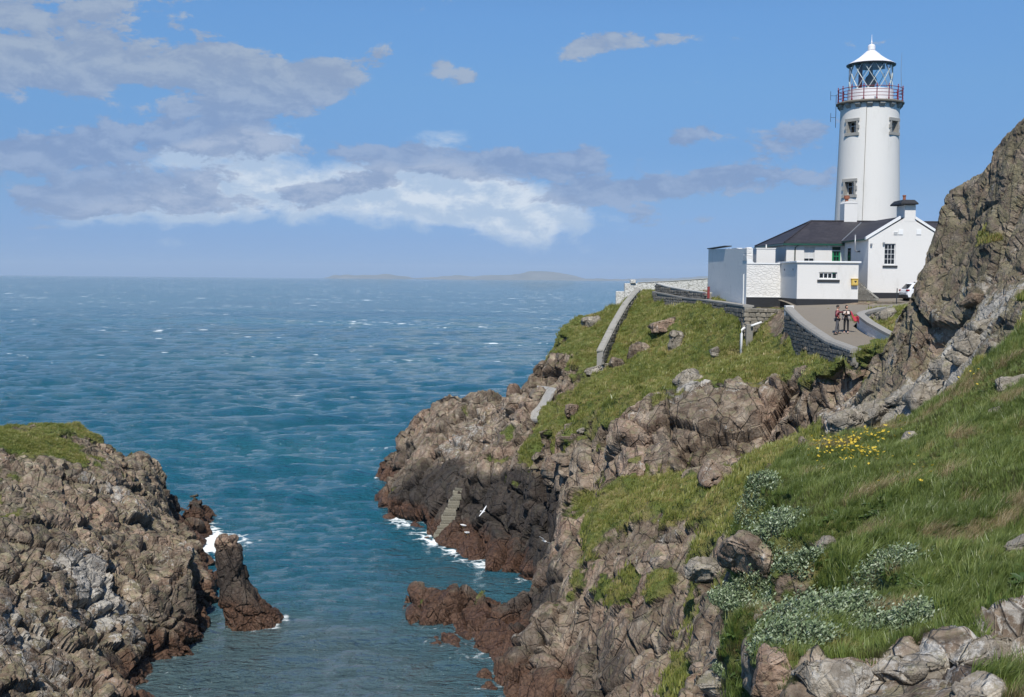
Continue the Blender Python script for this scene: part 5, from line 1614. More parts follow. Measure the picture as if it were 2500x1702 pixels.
zp_b = LERP((0, zl_t(1) + 0.14), (.6, zl_t(.68) + 0.14), (1, zl_t(.46) + 0.14))
pw = [(x + 0.25, y) for x, y in pw]
f2 = empty('parapet_wall', (pw[-1][0], pw[-1][1], 20), 0, 'pale-topped stone parapet rising behind the long dark wall', 'wall')
strip_wall(f2, 'wall_body', pw, zp_b, zp_t, 0.45, M_MORTAR, n=30)
stones_on(f2, pw, zp_b, lambda t: zp_t(t) - 0.02, 1, 0.55, 0.22, STONES, seed=6)
strip_wall(f2, 'coping', [(x - 0.06, y) for x, y in pw], lambda t: zp_t(t) + 0.003, lambda t: zp_t(t) + 0.09, 0.6, M_CONCRETE, n=30)
# gate at the end of the parapet
gp = P(1611, 722, 101)
g = empty('gate', (gp.x, 101, 20), 0, 'small red iron gate at the corner of the roughcast wall', 'gate')
g0, g1 = P(1727, 720, 101), P(1733, 707, 101)
put(g, 'post', box_bm(g0.x, g1.x, 101, 101.12, g0.z - 0.3, g1.z + 0.25), paint('dull_red_paint', (0.22, 0.03, 0.03), 0.6))
put(g, 'bars', join_bm(*[tube_bm([(P(1716, 708 + 5 * j, 101).x, 101.05, P(1716, 708 + 5 * j, 101).z), (g0.x, 101.05, P(1727, 708 + 5 * j, 101).z)], 0.02, 5) for j in range(3)]), M_RED)
wp = fr(1718, 1727, 715, 731, 102)
solo('gate_pier', box_bm(wp[0], wp[1], 102.2, 102.7, wp[2] - 0.2, wp[3], 0.02), M_WHITE, 'short white gate pier beside the red iron gate', 'pier', origin=((wp[0] + wp[1]) / 2, 102.4, wp[2]))
# far patchy white wall
fw = [(P(1556, 690, 126).x, 126), (P(1640, 686, 125).x, 125), (P(1728, 680, 123).x, 123)]
fwt = LERP((0, P(1556, 690.5, 126).z), (.5, P(1640, 686.5, 125).z), (1, P(1728, 680.5, 123).z))
f = empty('boundary_wall', (fw[0][0], 126, 20), 0, 'patchy whitewashed boundary wall on the skyline left of the station', 'wall')
strip_wall(f, 'wall_body', fw, lambda t: fwt(t) - 2.0, fwt, 0.5, M_FARWALL)
strip_wall(f, 'coping', [(x, y - 0.06) for x, y in fw], lambda t: fwt(t) + 0.003, lambda t: fwt(t) + 0.07, 0.62, M_CONCRETE)
e = P(1545, 700, 124)
solo('wall_pier', join_bm(box_bm(e.x - 0.9, e.x + 0.5, 123.6, 124.4, e.z - 2.0, e.z + 0.35, 0.06), box_bm(e.x - 0.3, e.x + 0.25, 123.4, 124.3, e.z + 0.352, e.z + 0.75, 0.05), box_bm(e.x - 1.8, e.x - 0.903, 123.8, 124.2, e.z - 2.0, e.z - 0.5, 0.05)), M_FARWALL, 'weathered white pier where the sloping wall meets the boundary wall', 'pier', origin=(e.x, 124, e.z - 2))
# wall running down the slope
dpt = [(P(1457, 870, 101).x, 101), (P(1490, 800, 108).x, 108), (P(1520, 745, 115).x, 115), (P(1550, 708, 121.5).x, 121.5)]
dzt = LERP((0, P(1457, 858, 101).z), (.33, P(1490, 793, 108).z), (.67, P(1520, 742, 115).z), (1, P(1550, 707, 121.5).z))
M_SLOPE_COPING = paint('lichened_wall_top', (0.33, 0.315, 0.275), 0.95, 1.0, 4.0, 1.0, (0.12, 0.115, 0.095))
f = empty('sloping_wall', (dpt[0][0], 101, 15), 0, 'narrow grey wall running down the green slope towards the cliff', 'wall')
DR = [(x + 0.55, y) for x, y in dpt]
strip_wall(f, 'wall_body', DR, lambda t: dzt(t) - 2.4, dzt, 0.55, M_COPING, n=40)
stones_on(f, DR, lambda t: dzt(t) - 1.2, lambda t: dzt(t) - 0.15, 1, 0.5, 0.28, STONES, seed=8)
for i in range(24):
    ends = []
    rg = random.Random(i)
    for t in (i / 24, (i + 1) / 24 - 0.0008):
        x = float(np.interp(t, [0, .33, .67, 1], [p[0] for p in dpt]))
        y = float(np.interp(t, [0, .33, .67, 1], [p[1] for p in dpt]))
        ends.append((x, y, dzt(t)))
    prof = [(-0.05, 0.003), (-0.05, 0.06), (0.05, 0.10 + rg.uniform(0, .07)), (0.48, 0.10 + rg.uniform(0, .07)), (0.60, 0.05), (0.60, 0.003)]
    b = bmesh.new()
    A = [b.verts.new((ends[0][0] + u, ends[0][1], ends[0][2] + w_)) for u, w_ in prof]
    B = [b.verts.new((ends[1][0] + u, ends[1][1], ends[1][2] + w_)) for u, w_ in prof]
    b.faces.new(A)
    b.faces.new(B[::-1])
    for k in range(len(prof)):
        b.faces.new((A[k], B[k], B[(k + 1) % len(prof)], A[(k + 1) % len(prof)]))
    put(f, 'coping_stone', b, M_SLOPE_COPING)

# ramp walls
lw = [(18.85, 80.5), (18.55, 76), (18.45, 72), (18.38, 68), (18.36, 62.8)]
lwt = LERP((0, P(1921.6, 753, 80.5).z), (.27, P(1950, 781, 76).z), (.5, P(1982, 806, 72).z), (.75, P(2020, 832, 68).z), (1, P(2072, 853, 63.5).z))
f = empty('ramp_wall', (18.5, 72, 17), 0, 'grey rubble wall with rounded coping on the seaward side of the ramp', 'wall')
strip_wall(f, 'wall_body', lw, lambda t: 16.2, lambda t: lwt(t) - 0.16, 0.45, M_MORTAR, n=30)
# the outer face looks west: build its stones from the other end so that they stand on that side
lwr = lw[::-1]
stones_on(f, lwr, lambda t: 16.6, lambda t: lwt(1 - t) - 0.20, -1, 0.40, 0.26, STONES, seed=9)
for i in range(28):
    t0, t1 = i / 28, (i + 1) / 28 - 0.003
    cp_ = []
    for t in (t0, t1):
        x = float(np.interp(t, [0, .27, .5, .75, 1], [p[0] for p in lw]))
        y = float(np.interp(t, [0, .27, .5, .75, 1], [p[1] for p in lw]))
        cp_.append((x, y, lwt(t)))
    prof = [(-0.12, -0.16), (-0.12, -0.03), (-0.04, 0.08), (0.12, 0.13), (0.32, 0.13), (0.48, 0.08), (0.56, -0.03), (0.56, -0.16)]
    b = bmesh.new()
    A = [b.verts.new((cp_[0][0] + u, cp_[0][1], cp_[0][2] + w_)) for u, w_ in prof]
    B = [b.verts.new((cp_[1][0] + u, cp_[1][1], cp_[1][2] + w_)) for u, w_ in prof]
    b.faces.new(A)
    b.faces.new(B[::-1])
    for k in range(len(prof)):
        b.faces.new((A[k], B[k], B[(k + 1) % len(prof)], A[(k + 1) % len(prof)]))
    put(f, 'coping_stone', b, M_COPING)
pp = fr(1917, 1937, 746, 757, 81.2)
solo('ramp_pier', box_bm(pp[0], pp[1], 81.0, 81.5, pp[2] - 0.6, pp[3], 0.02), M_WHITE, 'low white pier at the head of the ramp wall', 'pier', origin=((pp[0] + pp[1]) / 2, 81.2, pp[2] - 0.6))
rwl = [(26.6, 79.6), (24.4, 77.6), (22.7, 76.0), (22.05, 74.8), (21.9, 72), (22.0, 69), (22.2, 65)]
ff = [0.0]
for i in range(len(rwl) - 1):
    ff.append(ff[-1] + math.hypot(rwl[i + 1][0] - rwl[i][0], rwl[i + 1][1] - rwl[i][1]))
ff = [x / ff[-1] for x in ff]
rzt = lambda t: float(np.interp(t, ff, [20.45, 20.3, 20.05, 19.93, 19.5, 19.05, 18.5]))
f = empty('white_ramp_wall', (22, 72, 18), 0, 'low white wall with grey coping curving along the landward side of the ramp', 'wall')
strip_wall(f, 'wall_body', rwl[::-1], lambda t: rzt(1 - t) - 1.5, lambda t: rzt(1 - t) - 0.14, -0.4, M_LIMEWASH, n=36)
strip_wall(f, 'coping', [(x - 0.05, y) for x, y in rwl[::-1]], lambda t: rzt(1 - t) - 0.137, lambda t: rzt(1 - t) + 0.03, -0.52, M_COPING, n=36)
# white drain pipe at the corner of the retaining wall
pa = [P(1808.5, 880, YW - 0.8), P(1810, 815, YW - 0.8), P(1812, 806, YW - 0.75), P(1818, 800, YW - 0.6)]
solo('drain_pipe', tube_bm(pa, 0.10, 8), M_WHITE2, 'white plastic drain pipe standing at the corner of the long wall', 'pipe', origin=pa[0], smooth=True)
pb = [P(1834, 796, YW - 0.8), P(1859, 787, YW - 0.6)]
solo('drain_spout', tube_bm(pb, 0.09, 8), M_WHITE2, 'short white spout sticking out of the tan retaining wall', 'pipe', origin=pb[0], smooth=True)
# concrete facing on the cliff and the landing steps
M_STEP = stone_material('worn_step_stone', (0.10, 0.09, 0.065), (0.25, 0.225, 0.165))
ls = empty('landing_steps', tuple(P(1075, 1300, 96.8)), 0, 'worn stone landing steps going down the dark rock into the water', 'stairs')
NSt = 19
rg = random.Random(31)
for i in range(NSt):
    t = i / (NSt - 1)
    c = P(1072 + (1120 - 1072) * t ** 0.8, 1304 + (1192 - 1304) * t, 97.0 + 1.9 * t)
    w0, w1 = (0.62 - 0.26 * t) * rg.uniform(.75, 1.2), (0.62 - 0.26 * t) * rg.uniform(.75, 1.2)
    put(ls, 'step', box_bm(c.x - w0, c.x + w1, c.y - rg.uniform(0, .12), c.y + 3.4, c.z - 0.34, c.z - rg.uniform(.01, .07), 0.04), M_STEP)
put(ls, 'landing', box_bm(*(lambda a, b: (a.x, b.x, 98.6, 100.4, a.z - 1.0, a.z))(P(1098, 1258, 98.6), P(1128, 1258, 98.6)), 0.06), M_MORTAR)


# ------------------------------------------------------------------ boulders
from mathutils.bvhtree import BVHTree
GROUND = [BVHTree.FromPolygons(v_.tolist(), f_.tolist()) for v_, f_ in ((HV, HF), (NV, NF), (CV, CF))]


def ground_seen(dx, dy):
    """where the line of sight through this place of the photograph first meets the land"""
    o_ = Vector((0, 0, CAM_H))
    d_ = (D(dx, dy, 30) - o_).normalized()
    best = None
    for t_ in GROUND:
        h_ = t_.ray_cast(o_, d_)
        if h_[0] is not None and (best is None or h_[3] < best[3]):
            best = h_
    return best


def boulder(name, label, px, py, Y, w, h, depth, mat, seed, sub=4, cell=0.8, amp=0.16, tilt=(0, 0, 0), group=None, sink=0.25, rough=0.05):
    """a loose stone; pixel (disp) of its centre, size in metres"""
    hit = ground_seen(px, py)
    c = hit[0] if hit is not None and abs(hit[0].y - Y) < 0.25 * Y else D(px, py, Y)
    k_ = c.y / Y
    w, h, depth = w * k_, h * k_, depth * k_
    rg = random.Random(seed * 13 + 5)
    b = bmesh.new()
    for k in range(17):
        v = Vector((rg.gauss(0, 1), rg.gauss(0, 1), rg.gauss(0, 1))).normalized()
        v = Vector([math.copysign(abs(q) ** 0.7, q) for q in v]) * rg.uniform(0.85, 1.08)
        b.verts.new((v.x * w / 2, v.y * depth / 2, v.z * h / 2))
    bmesh.ops.convex_hull(b, input=b.verts)
    bmesh.ops.delete(b, geom=[v for v in b.verts if not v.link_faces], context='VERTS')
    bmesh.ops.dissolve_limit(b, angle_limit=R(16), verts=b.verts, edges=b.edges)
    bmesh.ops.bevel(b, geom=list(b.edges), offset=0.035 * min(w, h), segments=2, affect='EDGES')
    bmesh.ops.triangulate(b, faces=b.faces)
    tgt = max(w, h, depth) / (44 if sub >= 6 else 26 if sub >= 5 else 13)
    for _ in range(7):
        long = [ed for ed in b.edges if ed.calc_length() > tgt]
        if not long:
            break
        bmesh.ops.subdivide_edges(b, edges=long, cuts=1, use_grid_fill=False)
        bmesh.ops.triangulate(b, faces=[f_ for f_ in b.faces if len(f_.verts) > 3])
    me = bm_mesh(name, b, True)
    V = np.empty(len(me.vertices) * 3, np.float32)
    me.vertices.foreach_get('co', V)
    V = V.reshape(-1, 3)
    Nn = np.empty(len(me.vertices) * 3, np.float32)
    me.vertices.foreach_get('normal', Nn)
    N = Nn.reshape(-1, 3)
    off = np.array([seed * 7.3, seed * 3.1, seed * 1.7], np.float32)
    s = max(w, h)
    bl, ed = blocks((V + off) / (0.45 * s), seed)
    V = V + N * (s * 0.035 * bl - s * 0.03 * np.exp(-(ed / 0.05) ** 2) + s * 0.02 * fbm((V + off) * 5 / s, 3, seed))[:, None]
    me.vertices.foreach_set('co', V.ravel())
    me.update()
    o = obj(name, me, mat)
    o.location = c
    o.rotation_euler = tilt
    return tag(o, label, 'boulder', group)


def pxm(n, Y):
    return n * Y / 2650.0


M_SLAB = rock_material('foreground_slab_rock', crackd=0.22, pink=-0.05, lichen=0.6, tide=False, grassy=False, scale=2.2, pale=0.5)
BL = [
    ('pinkish split boulder lowest on the grass slope left of the retaining wall', 1447, 800, 101, 78, 56, 60, M_BROWN, 1, (0, 0, .2)),
    ('tall pale pointed boulder standing in the middle of the grass slope', 1531, 780, 97, 44, 64, 44, M_PALE, 2, (0, .15, 0)),
    ('small pale boulder in grass near the white drain pipe', 1627, 800, 90, 36, 36, 34, M_PALE, 3, (0, -.2, 0)),
    ('mossy ledge of rock above the split boulder on the grass slope', 1505, 742, 101, 84, 36, 60, M_BROWN, 4, (0, -.25, 0)),
    ('small white rocks on the far green slope left of the sloping wall', 1342, 733, 114, 56, 32, 44, M_PALE, 5, (0, -.25, 0)),
    ('pale leaning slab outcrop on the edge above the brown crag', 1560, 866, 77, 76, 62, 60, M_PALE, 6, (0, -.6, 0)),
    ('grey boulder below the foot of the sloping wall', 1398, 828, 96, 46, 36, 36, M_BROWN, 7, (0, 0, 0)),
    ('long grey rib of rock reaching down from the sloping wall foot', 1352, 838, 100, 66, 24, 60, M_PALE, 8, (0, -.5, 0)),
    ('large brown boulder with white lichen at the foot of the crag', 1645, 1078, 62.5, 128, 72, 90, M_BROWN, 9, (0, .05, .2)),
    ('pale lichened rock behind the white ramp wall nearest the station', 2010, 722, 72, 66, 46, 60, M_PALE, 10, (0, -.3, 0)),
    ('rounded pale rock behind the white ramp wall beside the crag', 2052, 738, 70, 42, 48, 50, M_PALE, 11, (0, .2, 0)),
    ('grey boulder overhanging the ravine under the silvery shrub', 1690, 1262, 24.3, 116, 120, 170, M_BROWN, 12, (0, .35, 0)),
    ('tan pointed stone in dry grass left of the green slope', 1880, 1238, 20.6, 50, 58, 50, M_PALE, 13, (0, .5, 0)),
    ('small white stone among the silvery leaves', 1723, 1404, 16.3, 28, 26, 26, M_PALE, 14, (0, 0, .3)),
    ('pale granite boulder at the bottom edge below the shrubs', 1640, 1560, 27, 150, 90, 130, M_PALE, 15, (0, -.15, 0)),
    ('large grey boulder with dark cleft beside it at the bottom edge', 1752, 1535, 13.2, 120, 140, 120, M_BROWN, 16, (0, .2, 0)),
    ('loose white stone lying on the lichened foreground rock', 2172, 1412, 13.6, 64, 34, 44, M_PALE, 17, (0, -.3, 0)),
    ('cracked white-lichened rock at the lower right corner', 2272, 1490, 12.4, 62, 110, 70, M_PALE, 18, (0, .15, 0)),
    ('pale slab at the right edge below the green slope', 2318, 1250, 17.0, 90, 80, 90, M_PALE, 19, (0, -.5, 0)),
    ('grey slab lying in grass above the yellow flowers', 2058, 1003, 30.5, 64, 40, 44, M_PALE, 20, (0, -.7, 0)),
    ('blue-grey boulder at the right edge in the upper grass', 2300, 875, 30, 80, 60, 70, M_PALE, 21, (0, 0, 0)),
    ('pale block resting against the foot of the crag', 2205, 780, 41, 84, 76, 80, M_PALE, 22, (0, .2, 0)),
    ('small rounded rock under the crag beside green turf', 2262, 790, 38.5, 50, 36, 44, M_PALE, 23, (0, -.4, 0)),
    ('low white rock rib on the edge above the ravine', 2050, 905, 45, 120, 44, 80, M_PALE, 24, (0, -.2, 0)),
    ('broken pale rocks at the near end of the white rib', 1940, 950, 43, 80, 34, 60, M_PALE, 25, (0, -.35, 0)),
    ('dark rounded rock in the gap behind the far headland', 1168, 890, 108, 48, 46, 50, M_STACK, 26, (0, 0, 0)),
    ('dark hollow-sided rock jutting from the grass above the cove', 1296, 935, 86.5, 34, 40, 40, M_STACK, 27, (0, .2, 0)),
    ('white capped rock on the rim of the cove', 1325, 975, 81, 40, 16, 30, M_PALE, 28, (0, -.4, 0)),
    ('lichen-crusted rock on the slope below the overhanging boulder', 1598, 1300, 49, 100, 70, 90, M_PALE, 29, (0, .1, 0)),
    ('broad lichen-spotted rock slab at the bottom edge, left of the loose white stone', 2075, 1520, 12.4, 250, 120, 170, M_SLAB, 41, (0, -.12, .2)),
    ('brown lower slab beneath the silvery thicket at the bottom edge', 1890, 1545, 12.6, 210, 110, 150, M_SLAB, 42, (0, .1, -.2)),
    ('white-lichened slab under the loose white stone', 2195, 1475, 13.0, 150, 100, 120, M_SLAB, 43, (0, -.3, .1)),
    ('leaning slab between the cracked rock and the bottom right corner', 2230, 1580, 11.6, 170, 120, 120, M_SLAB, 44, (0, .25, .3)),
    ('pale ledge at the left tip of the white rock rib', 1912, 955, 42, 90, 50, 80, M_PALE, 51, (0, -.3, 0)),
    ('flat pale ledge in the middle of the white rock rib', 2000, 928, 43, 130, 60, 100, M_PALE, 52, (0, -.2, .3)),
    ('long pale ledge at the right of the white rock rib', 2110, 895, 42, 150, 66, 110, M_PALE, 53, (0, -.25, .1)),
    ('stepped pale rock where the rib meets the crag foot', 2150, 840, 43, 100, 70, 90, M_PALE, 54, (0, -.1, .5)),
    ('pale rock wedged between crag foot and turf', 2190, 815, 41, 90, 64, 80, M_PALE, 55, (0, .3, .2)),
    ('grey rock poking through the turf below the right edge boulder', 2270, 935, 27, 50, 28, 40, M_PALE, 56, (0, -.3, .2)),
    ('small pale ledge in turf under the tall crag', 2240, 735, 41, 80, 34, 50, M_PALE, 57, (0, -.35, 0)),
    ('pinkish block at the foot of the crag below the grass ledge', 2215, 690, 44, 90, 60, 60, M_BROWN, 58, (0, .1, .3)),
    ('square-cut brown rock pillar below the crag', 1452, 1075, 70, 26, 60, 26, M_BROWN, 30, (0, .1, 0)),
]
for lab, px, py, Y, w, h, dp, mt, sd, tl in BL:
    boulder('boulder', lab, px, py, Y, pxm(w, Y), pxm(h, Y), pxm(dp, Y), mt, sd, sub=6 if mt is M_SLAB else 5 if Y < 35 or w > 100 else 4, tilt=tl, amp=0.13, group='boulders scattered over the slopes')


# ------------------------------------------------------------------ grass
def grass_material(name, lo, mid, dry, sh=0.0):
    m, T = new_mat(name)
    pos = T.n('ShaderNodeNewGeometry').outputs['Position']
    rnd = T.n('ShaderNodeObjectInfo').outputs['Random']
    big = T.noise(pos, 0.35, 4.0, 0.6)
    med = T.noise(pos, 1.5, 3.0, 0.6)
    v = T.math('ADD', T.math('MULTIPLY', big, 0.55), T.math('ADD', T.math('MULTIPLY', med, 0.35), T.math('MULTIPLY', T.math('SUBTRACT', rnd, 0.5), 0.22)))
    c = T.ramp(v, [(0.40 - sh, lo), (0.49 - sh, mid), (0.56 - sh, mid), (0.68 - sh, dry), (0.76 - sh, (dry[0] * .6, dry[1] * .5, dry[2] * .45))])
    h = T.n('ShaderNodeAttribute', attribute_name='tip').outputs['Fac']
    c = T.mix(T.math('MULTIPLY', h, 0.18), c, (dry[0] * 1.25, dry[1] * 1.25, dry[2] * 1.1))
    d1 = T.n('ShaderNodeBsdfDiffuse', {'Color': c})
    d2 = T.n('ShaderNodeBsdfTranslucent', {'Color': c})
    gl = T.n('ShaderNodeBsdfGlossy', {'Color': (1, 1, 1, 1), 'Roughness': 0.45})
    mx = T.n('ShaderNodeMixShader', {0: 0.35, 1: d1.outputs[0], 2: d2.outputs[0]})
    mx = T.n('ShaderNodeMixShader', {0: 0.035, 1: mx.outputs[0], 2: gl.outputs[0]})
    T.n('ShaderNodeOutputMaterial', {0: mx.outputs[0]})
    return m


M_GRASS_N = grass_material('near_grass', (0.085, 0.145, 0.026), (0.18, 0.25, 0.055), (0.36, 0.30, 0.125))
M_GRASS_F = grass_material('far_grass', (0.135, 0.180, 0.030), (0.25, 0.275, 0.062), (0.45, 0.36, 0.15), 0.06)
PROTO = bpy.data.collections.new('plant_pieces')


def tuft(name, n, length, width, spread, lean, mat, seed, seg=3):
    rg = random.Random(seed)
    vs, fs, tip = [], [], []
    for k in range(n):
        a = rg.uniform(0, 2 * math.pi)
        r = spread * math.sqrt(rg.random())
        x, y = r * math.cos(a), r * math.sin(a)
        L = length * rg.uniform(0.55, 1.15)
        yaw = rg.uniform(0, 2 * math.pi)
        bend = Vector((lean * rg.uniform(.5, 1.3) + 0.35 * math.cos(a) * rg.random(), 0.35 * math.sin(a) * rg.random() + rg.uniform(-.15, .15), 0))
        w = width * rg.uniform(.7, 1.2)
        i0 = len(vs)
        for s in range(seg + 1):
            t = s / seg
            p = Vector((x, y, 0)) + bend * (L * t * t) + Vector((0, 0, L * (t - 0.28 * t * t * bend.length)))
            hwid = w * (1 - t) ** 0.7 / 2 + 0.0006
            dx, dy = math.cos(yaw) * hwid, math.sin(yaw) * hwid
            vs += [(p.x - dx, p.y - dy, p.z - 0.01), (p.x + dx, p.y + dy, p.z - 0.01)]
            tip += [t, t]
        for s in range(seg):
            q = i0 + 2 * s
            fs.append((q, q + 1, q + 3, q + 2))
    me = mesh_np(name, vs, fs, True)
    set_attr(me, 'tip', tip)
    me.materials.append(mat)
    o = bpy.data.objects.new(name, me)
    PROTO.objects.link(o)
    return o


def scatter_group(objs):
    """node group that sets one of the given meshes on every point of its mesh"""
    col = bpy.data.collections.new('pieces')
    for o in objs:
        col.objects.link(o)
    ng = bpy.data.node_groups.new('scatter', 'GeometryNodeTree')
    ng.interface.new_socket('Geometry', in_out='INPUT', socket_type='NodeSocketGeometry')
    ng.interface.new_socket('Geometry', in_out='OUTPUT', socket_type='NodeSocketGeometry')
    N = ng.nodes
    gi, go = N.new('NodeGroupInput'), N.new('NodeGroupOutput')
    ci = N.new('GeometryNodeCollectionInfo')
    ci.inputs[0].default_value = col
    ci.inputs['Separate Children'].default_value = True
    ci.inputs['Reset Children'].default_value = True
    ip = N.new('GeometryNodeInstanceOnPoints')
    ip.inputs['Pick Instance'].default_value = True

    def attr(n, t):
        a = N.new('GeometryNodeInputNamedAttribute')
        a.data_type = t
        a.inputs[0].default_value = n
        return a.outputs[0]
    L = ng.links
    L.new(gi.outputs[0], ip.inputs['Points'])
    L.new(ci.outputs[0], ip.inputs['Instance'])
    L.new(attr('idx', 'INT'), ip.inputs['Instance Index'])
    e2r = N.new('FunctionNodeEulerToRotation')
    L.new(attr('rot', 'FLOAT_VECTOR'), e2r.inputs[0])
    L.new(e2r.outputs[0], ip.inputs['Rotation'])
    L.new(attr('scl', 'FLOAT_VECTOR'), ip.inputs['Scale'])
    L.new(ip.outputs[0], go.inputs[0])
    return ng


def scatter(name, pts, rot, scl, idx, group_nodes, label=None, cat=None, kind='stuff'):
    me = bpy.data.meshes.new(name)
    me.vertices.add(len(pts))
    me.vertices.foreach_set('co', np.asarray(pts, np.float32).ravel())
    for n, t, v in (('rot', 'FLOAT_VECTOR', rot), ('scl', 'FLOAT_VECTOR', scl)):
        a = me.attributes.new(n, t, 'POINT')
        a.data.foreach_set('vector', np.asarray(v, np.float32).ravel())
    a = me.attributes.new('idx', 'INT', 'POINT')
    a.data.foreach_set('value', np.asarray(idx, np.int32))
    o = bpy.data.objects.new(name, me)
    COL.objects.link(o)
    md = o.modifiers.new('scatter', 'NODES')
    md.node_group = group_nodes
    tag(o, label, cat, None, kind)
    return o


def sample_faces(V, F, w, n, rg):
    """n random points on the mesh, density in proportion to w per vertex"""
    a = V[F[:, 1]] - V[F[:, 0]]
    b = V[F[:, 3]] - V[F[:, 0]]
    ar = np.linalg.norm(np.cross(a, b), axis=1)
    fw_ = ar * w[F].mean(1)
    cdf = np.cumsum(fw_)
    f = np.searchsorted(cdf, rg.random(n) * cdf[-1])
    f = np.minimum(f, len(F) - 1)
    u, v = rg.random(n)[:, None], rg.random(n)[:, None]
    p = (V[F[f, 0]] * (1 - u) + V[F[f, 1]] * u) * (1 - v) + (V[F[f, 3]] * (1 - u) + V[F[f, 2]] * u) * v
    nr = np.cross(a[f], b[f])
    nr /= np.maximum(np.linalg.norm(nr, axis=1, keepdims=True), 1e-9)
    return p, nr, f


def in_view(p, pad=0.06):
    """only grow single blades where the photograph looks"""
    Rm = np.array(CAM_R, np.float32)
    d = (p - np.array([0, 0, CAM_H], np.float32)) @ Rm
    x, y = d[:, 0] / -d[:, 2] * FPX / IMG_W, d[:, 1] / -d[:, 2] * FPX / IMG_W
    return (d[:, 2] < -1) & (np.abs(x) < 0.5 + pad) & (np.abs(y) < 0.5 * IMG_H / IMG_W + pad)


def avoid(p):
    """no grass on the road, under walls and houses"""
    bad = (p[:, 0] > 18.3) & (p[:, 0] < 22.3) & (p[:, 1] > 63.2) & (p[:, 1] < 79)
    bad |= (p[:, 0] > 17.9) & (p[:, 1] > 79) & (p[:, 1] < 112) & (p[:, 2] > 19.0) & ~((p[:, 0] > 22.6 + (p[:, 1] - 76) * 1.2) & (p[:, 1] < 84))
    return ~bad


def grow(name, V, F, G, lo, hi, n, tufts, smin, smax, seed, label, pad=0.05, tilt=0.35, mixed=False):
    rg = np.random.default_rng(seed)
    w = sstep(G, lo, hi)
    vis = in_view(V, pad)
    w = w * vis
    p, nr, f = sample_faces(V, F, w, n, rg)
    k = (nr[:, 2] > 0.15) & avoid(p)
    p, nr = p[k], nr[k]
    clump = vnoise(p * 1.1, seed)
    rot = np.zeros_like(p)
    rot[:, 0] = -nr[:, 1] * tilt + rg.normal(0, .1, len(p))
    rot[:, 1] = nr[:, 0] * tilt + rg.normal(0, .1, len(p))
    rot[:, 2] = rg.normal(0.0, 0.7, len(p))
    s = rg.uniform(smin, smax, len(p)) * (1 + 0.5 * clump) * rg.choice([0.7, 1.0, 1.0, 1.35], len(p))
    scl = np.stack([s, s, s * rg.uniform(.8, 1.25, len(p))], 1)
    idx = rg.integers(0, 6, len(p))
    if mixed:
        # tussocks, straw and heath keep to their own patches
        a_ = fbm(p * 0.55, 3, seed + 5)
        b_ = fbm(p * 0.8 + 31.0, 3, seed + 9)
        r_ = rg.random(len(p))
        idx = np.where(a_ > 0.15, np.where(r_ < .6, 2, 0), np.where(r_ < .5, 1, 4))
        idx = np.where((b_ > 0.45) & (r_ < .55), 5, idx)
        idx = np.where((b_ < -0.6) & (r_ < .10), 3, idx)
        idx = np.where(rg.random(len(p)) < .012, 3, idx)
    return scatter(name, p, rot, scl, idx, tufts, label, 'grass')


# ------------------------------------------------------------------ finding the ground
slope_bvh = GROUND[1]


def on_slope(dx, dy):
    """point of the near slope seen at this place of the photograph"""
    d = D(dx, dy, 30) - Vector((0, 0, CAM_H))
    h = slope_bvh.ray_cast(Vector((0, 0, CAM_H)), d.normalized())
    return h[0], h[1]


SHRUBS = [
    ('silvery shrub hanging over the grey overhanging boulder', 1715, 1225, 1.0, 1.0, 0.50, 11000, 1, 0.075),
    ('silvery shrub on the rim above the ravine, highest of the group', 1700, 1150, 0.6, 0.8, 0.45, 6000, 2, 0.075),
    ('dark silvery shrub at the left end of the lower thicket', 1690, 1385, 0.62, 0.7, 0.40, 8000, 3, 0.07),
    ('silvery shrub around the small white stone', 1760, 1345, 0.7, 0.7, 0.40, 8000, 4, 0.068),
    ('bright silvery shrub in the middle of the lower thicket', 1850, 1400, 0.75, 0.65, 0.36, 9500, 5, 0.062),
    ('silvery shrub at the lower edge above the large grey boulder', 1780, 1450, 0.6, 0.45, 0.32, 6500, 6, 0.058),
    ('thin silvery shrub running up into the long grass', 1960, 1340, 0.85, 0.8, 0.36, 7000, 7, 0.058),
    ('dull green shrub at the right end of the lower thicket', 2020, 1430, 0.6, 0.4, 0.30, 4500, 8, 0.055)]
shrub_at = [(on_slope(q[1], q[2])[0], max(q[3], q[4])) for q in SHRUBS]
NGs = NG.copy()
for p_, r_ in shrub_at:
    if p_ is not None:
        NGs -= 1.0 * np.exp(-(((NV - np.array(p_[:], np.float32)) ** 2).sum(1) / (r_ * 0.85) ** 2))


far_tufts = scatter_group([tuft('far_tuft', 16, 0.24, 0.045, 0.22, 0.45, M_GRASS_F, 300 + k, 2) for k in range(6)])
M_STRAW = grass_material('dead_straw', (0.20, 0.155, 0.07), (0.30, 0.235, 0.11), (0.40, 0.32, 0.17))
M_HEATH = grass_material('brown_heath', (0.07, 0.085, 0.03), (0.13, 0.13, 0.05), (0.20, 0.165, 0.08))
near_tufts = scatter_group([tuft('near_tuft', 20, 0.26, 0.015, 0.10, 0.5, M_GRASS_N, 400, 3), tuft('near_tuft', 18, 0.18, 0.016, 0.12, 0.15, M_GRASS_N, 401, 3), tuft('near_tuft', 24, 0.34, 0.012, 0.07, 0.75, M_GRASS_N, 402, 3),
                            tuft('straw_tuft', 14, 0.34, 0.007, 0.10, 0.9, M_STRAW, 403, 3), tuft('near_tuft', 18, 0.16, 0.014, 0.13, 0.0, M_GRASS_N, 404, 3), tuft('heath_tuft', 46, 0.15, 0.010, 0.13, 0.1, M_HEATH, 405, 2)])
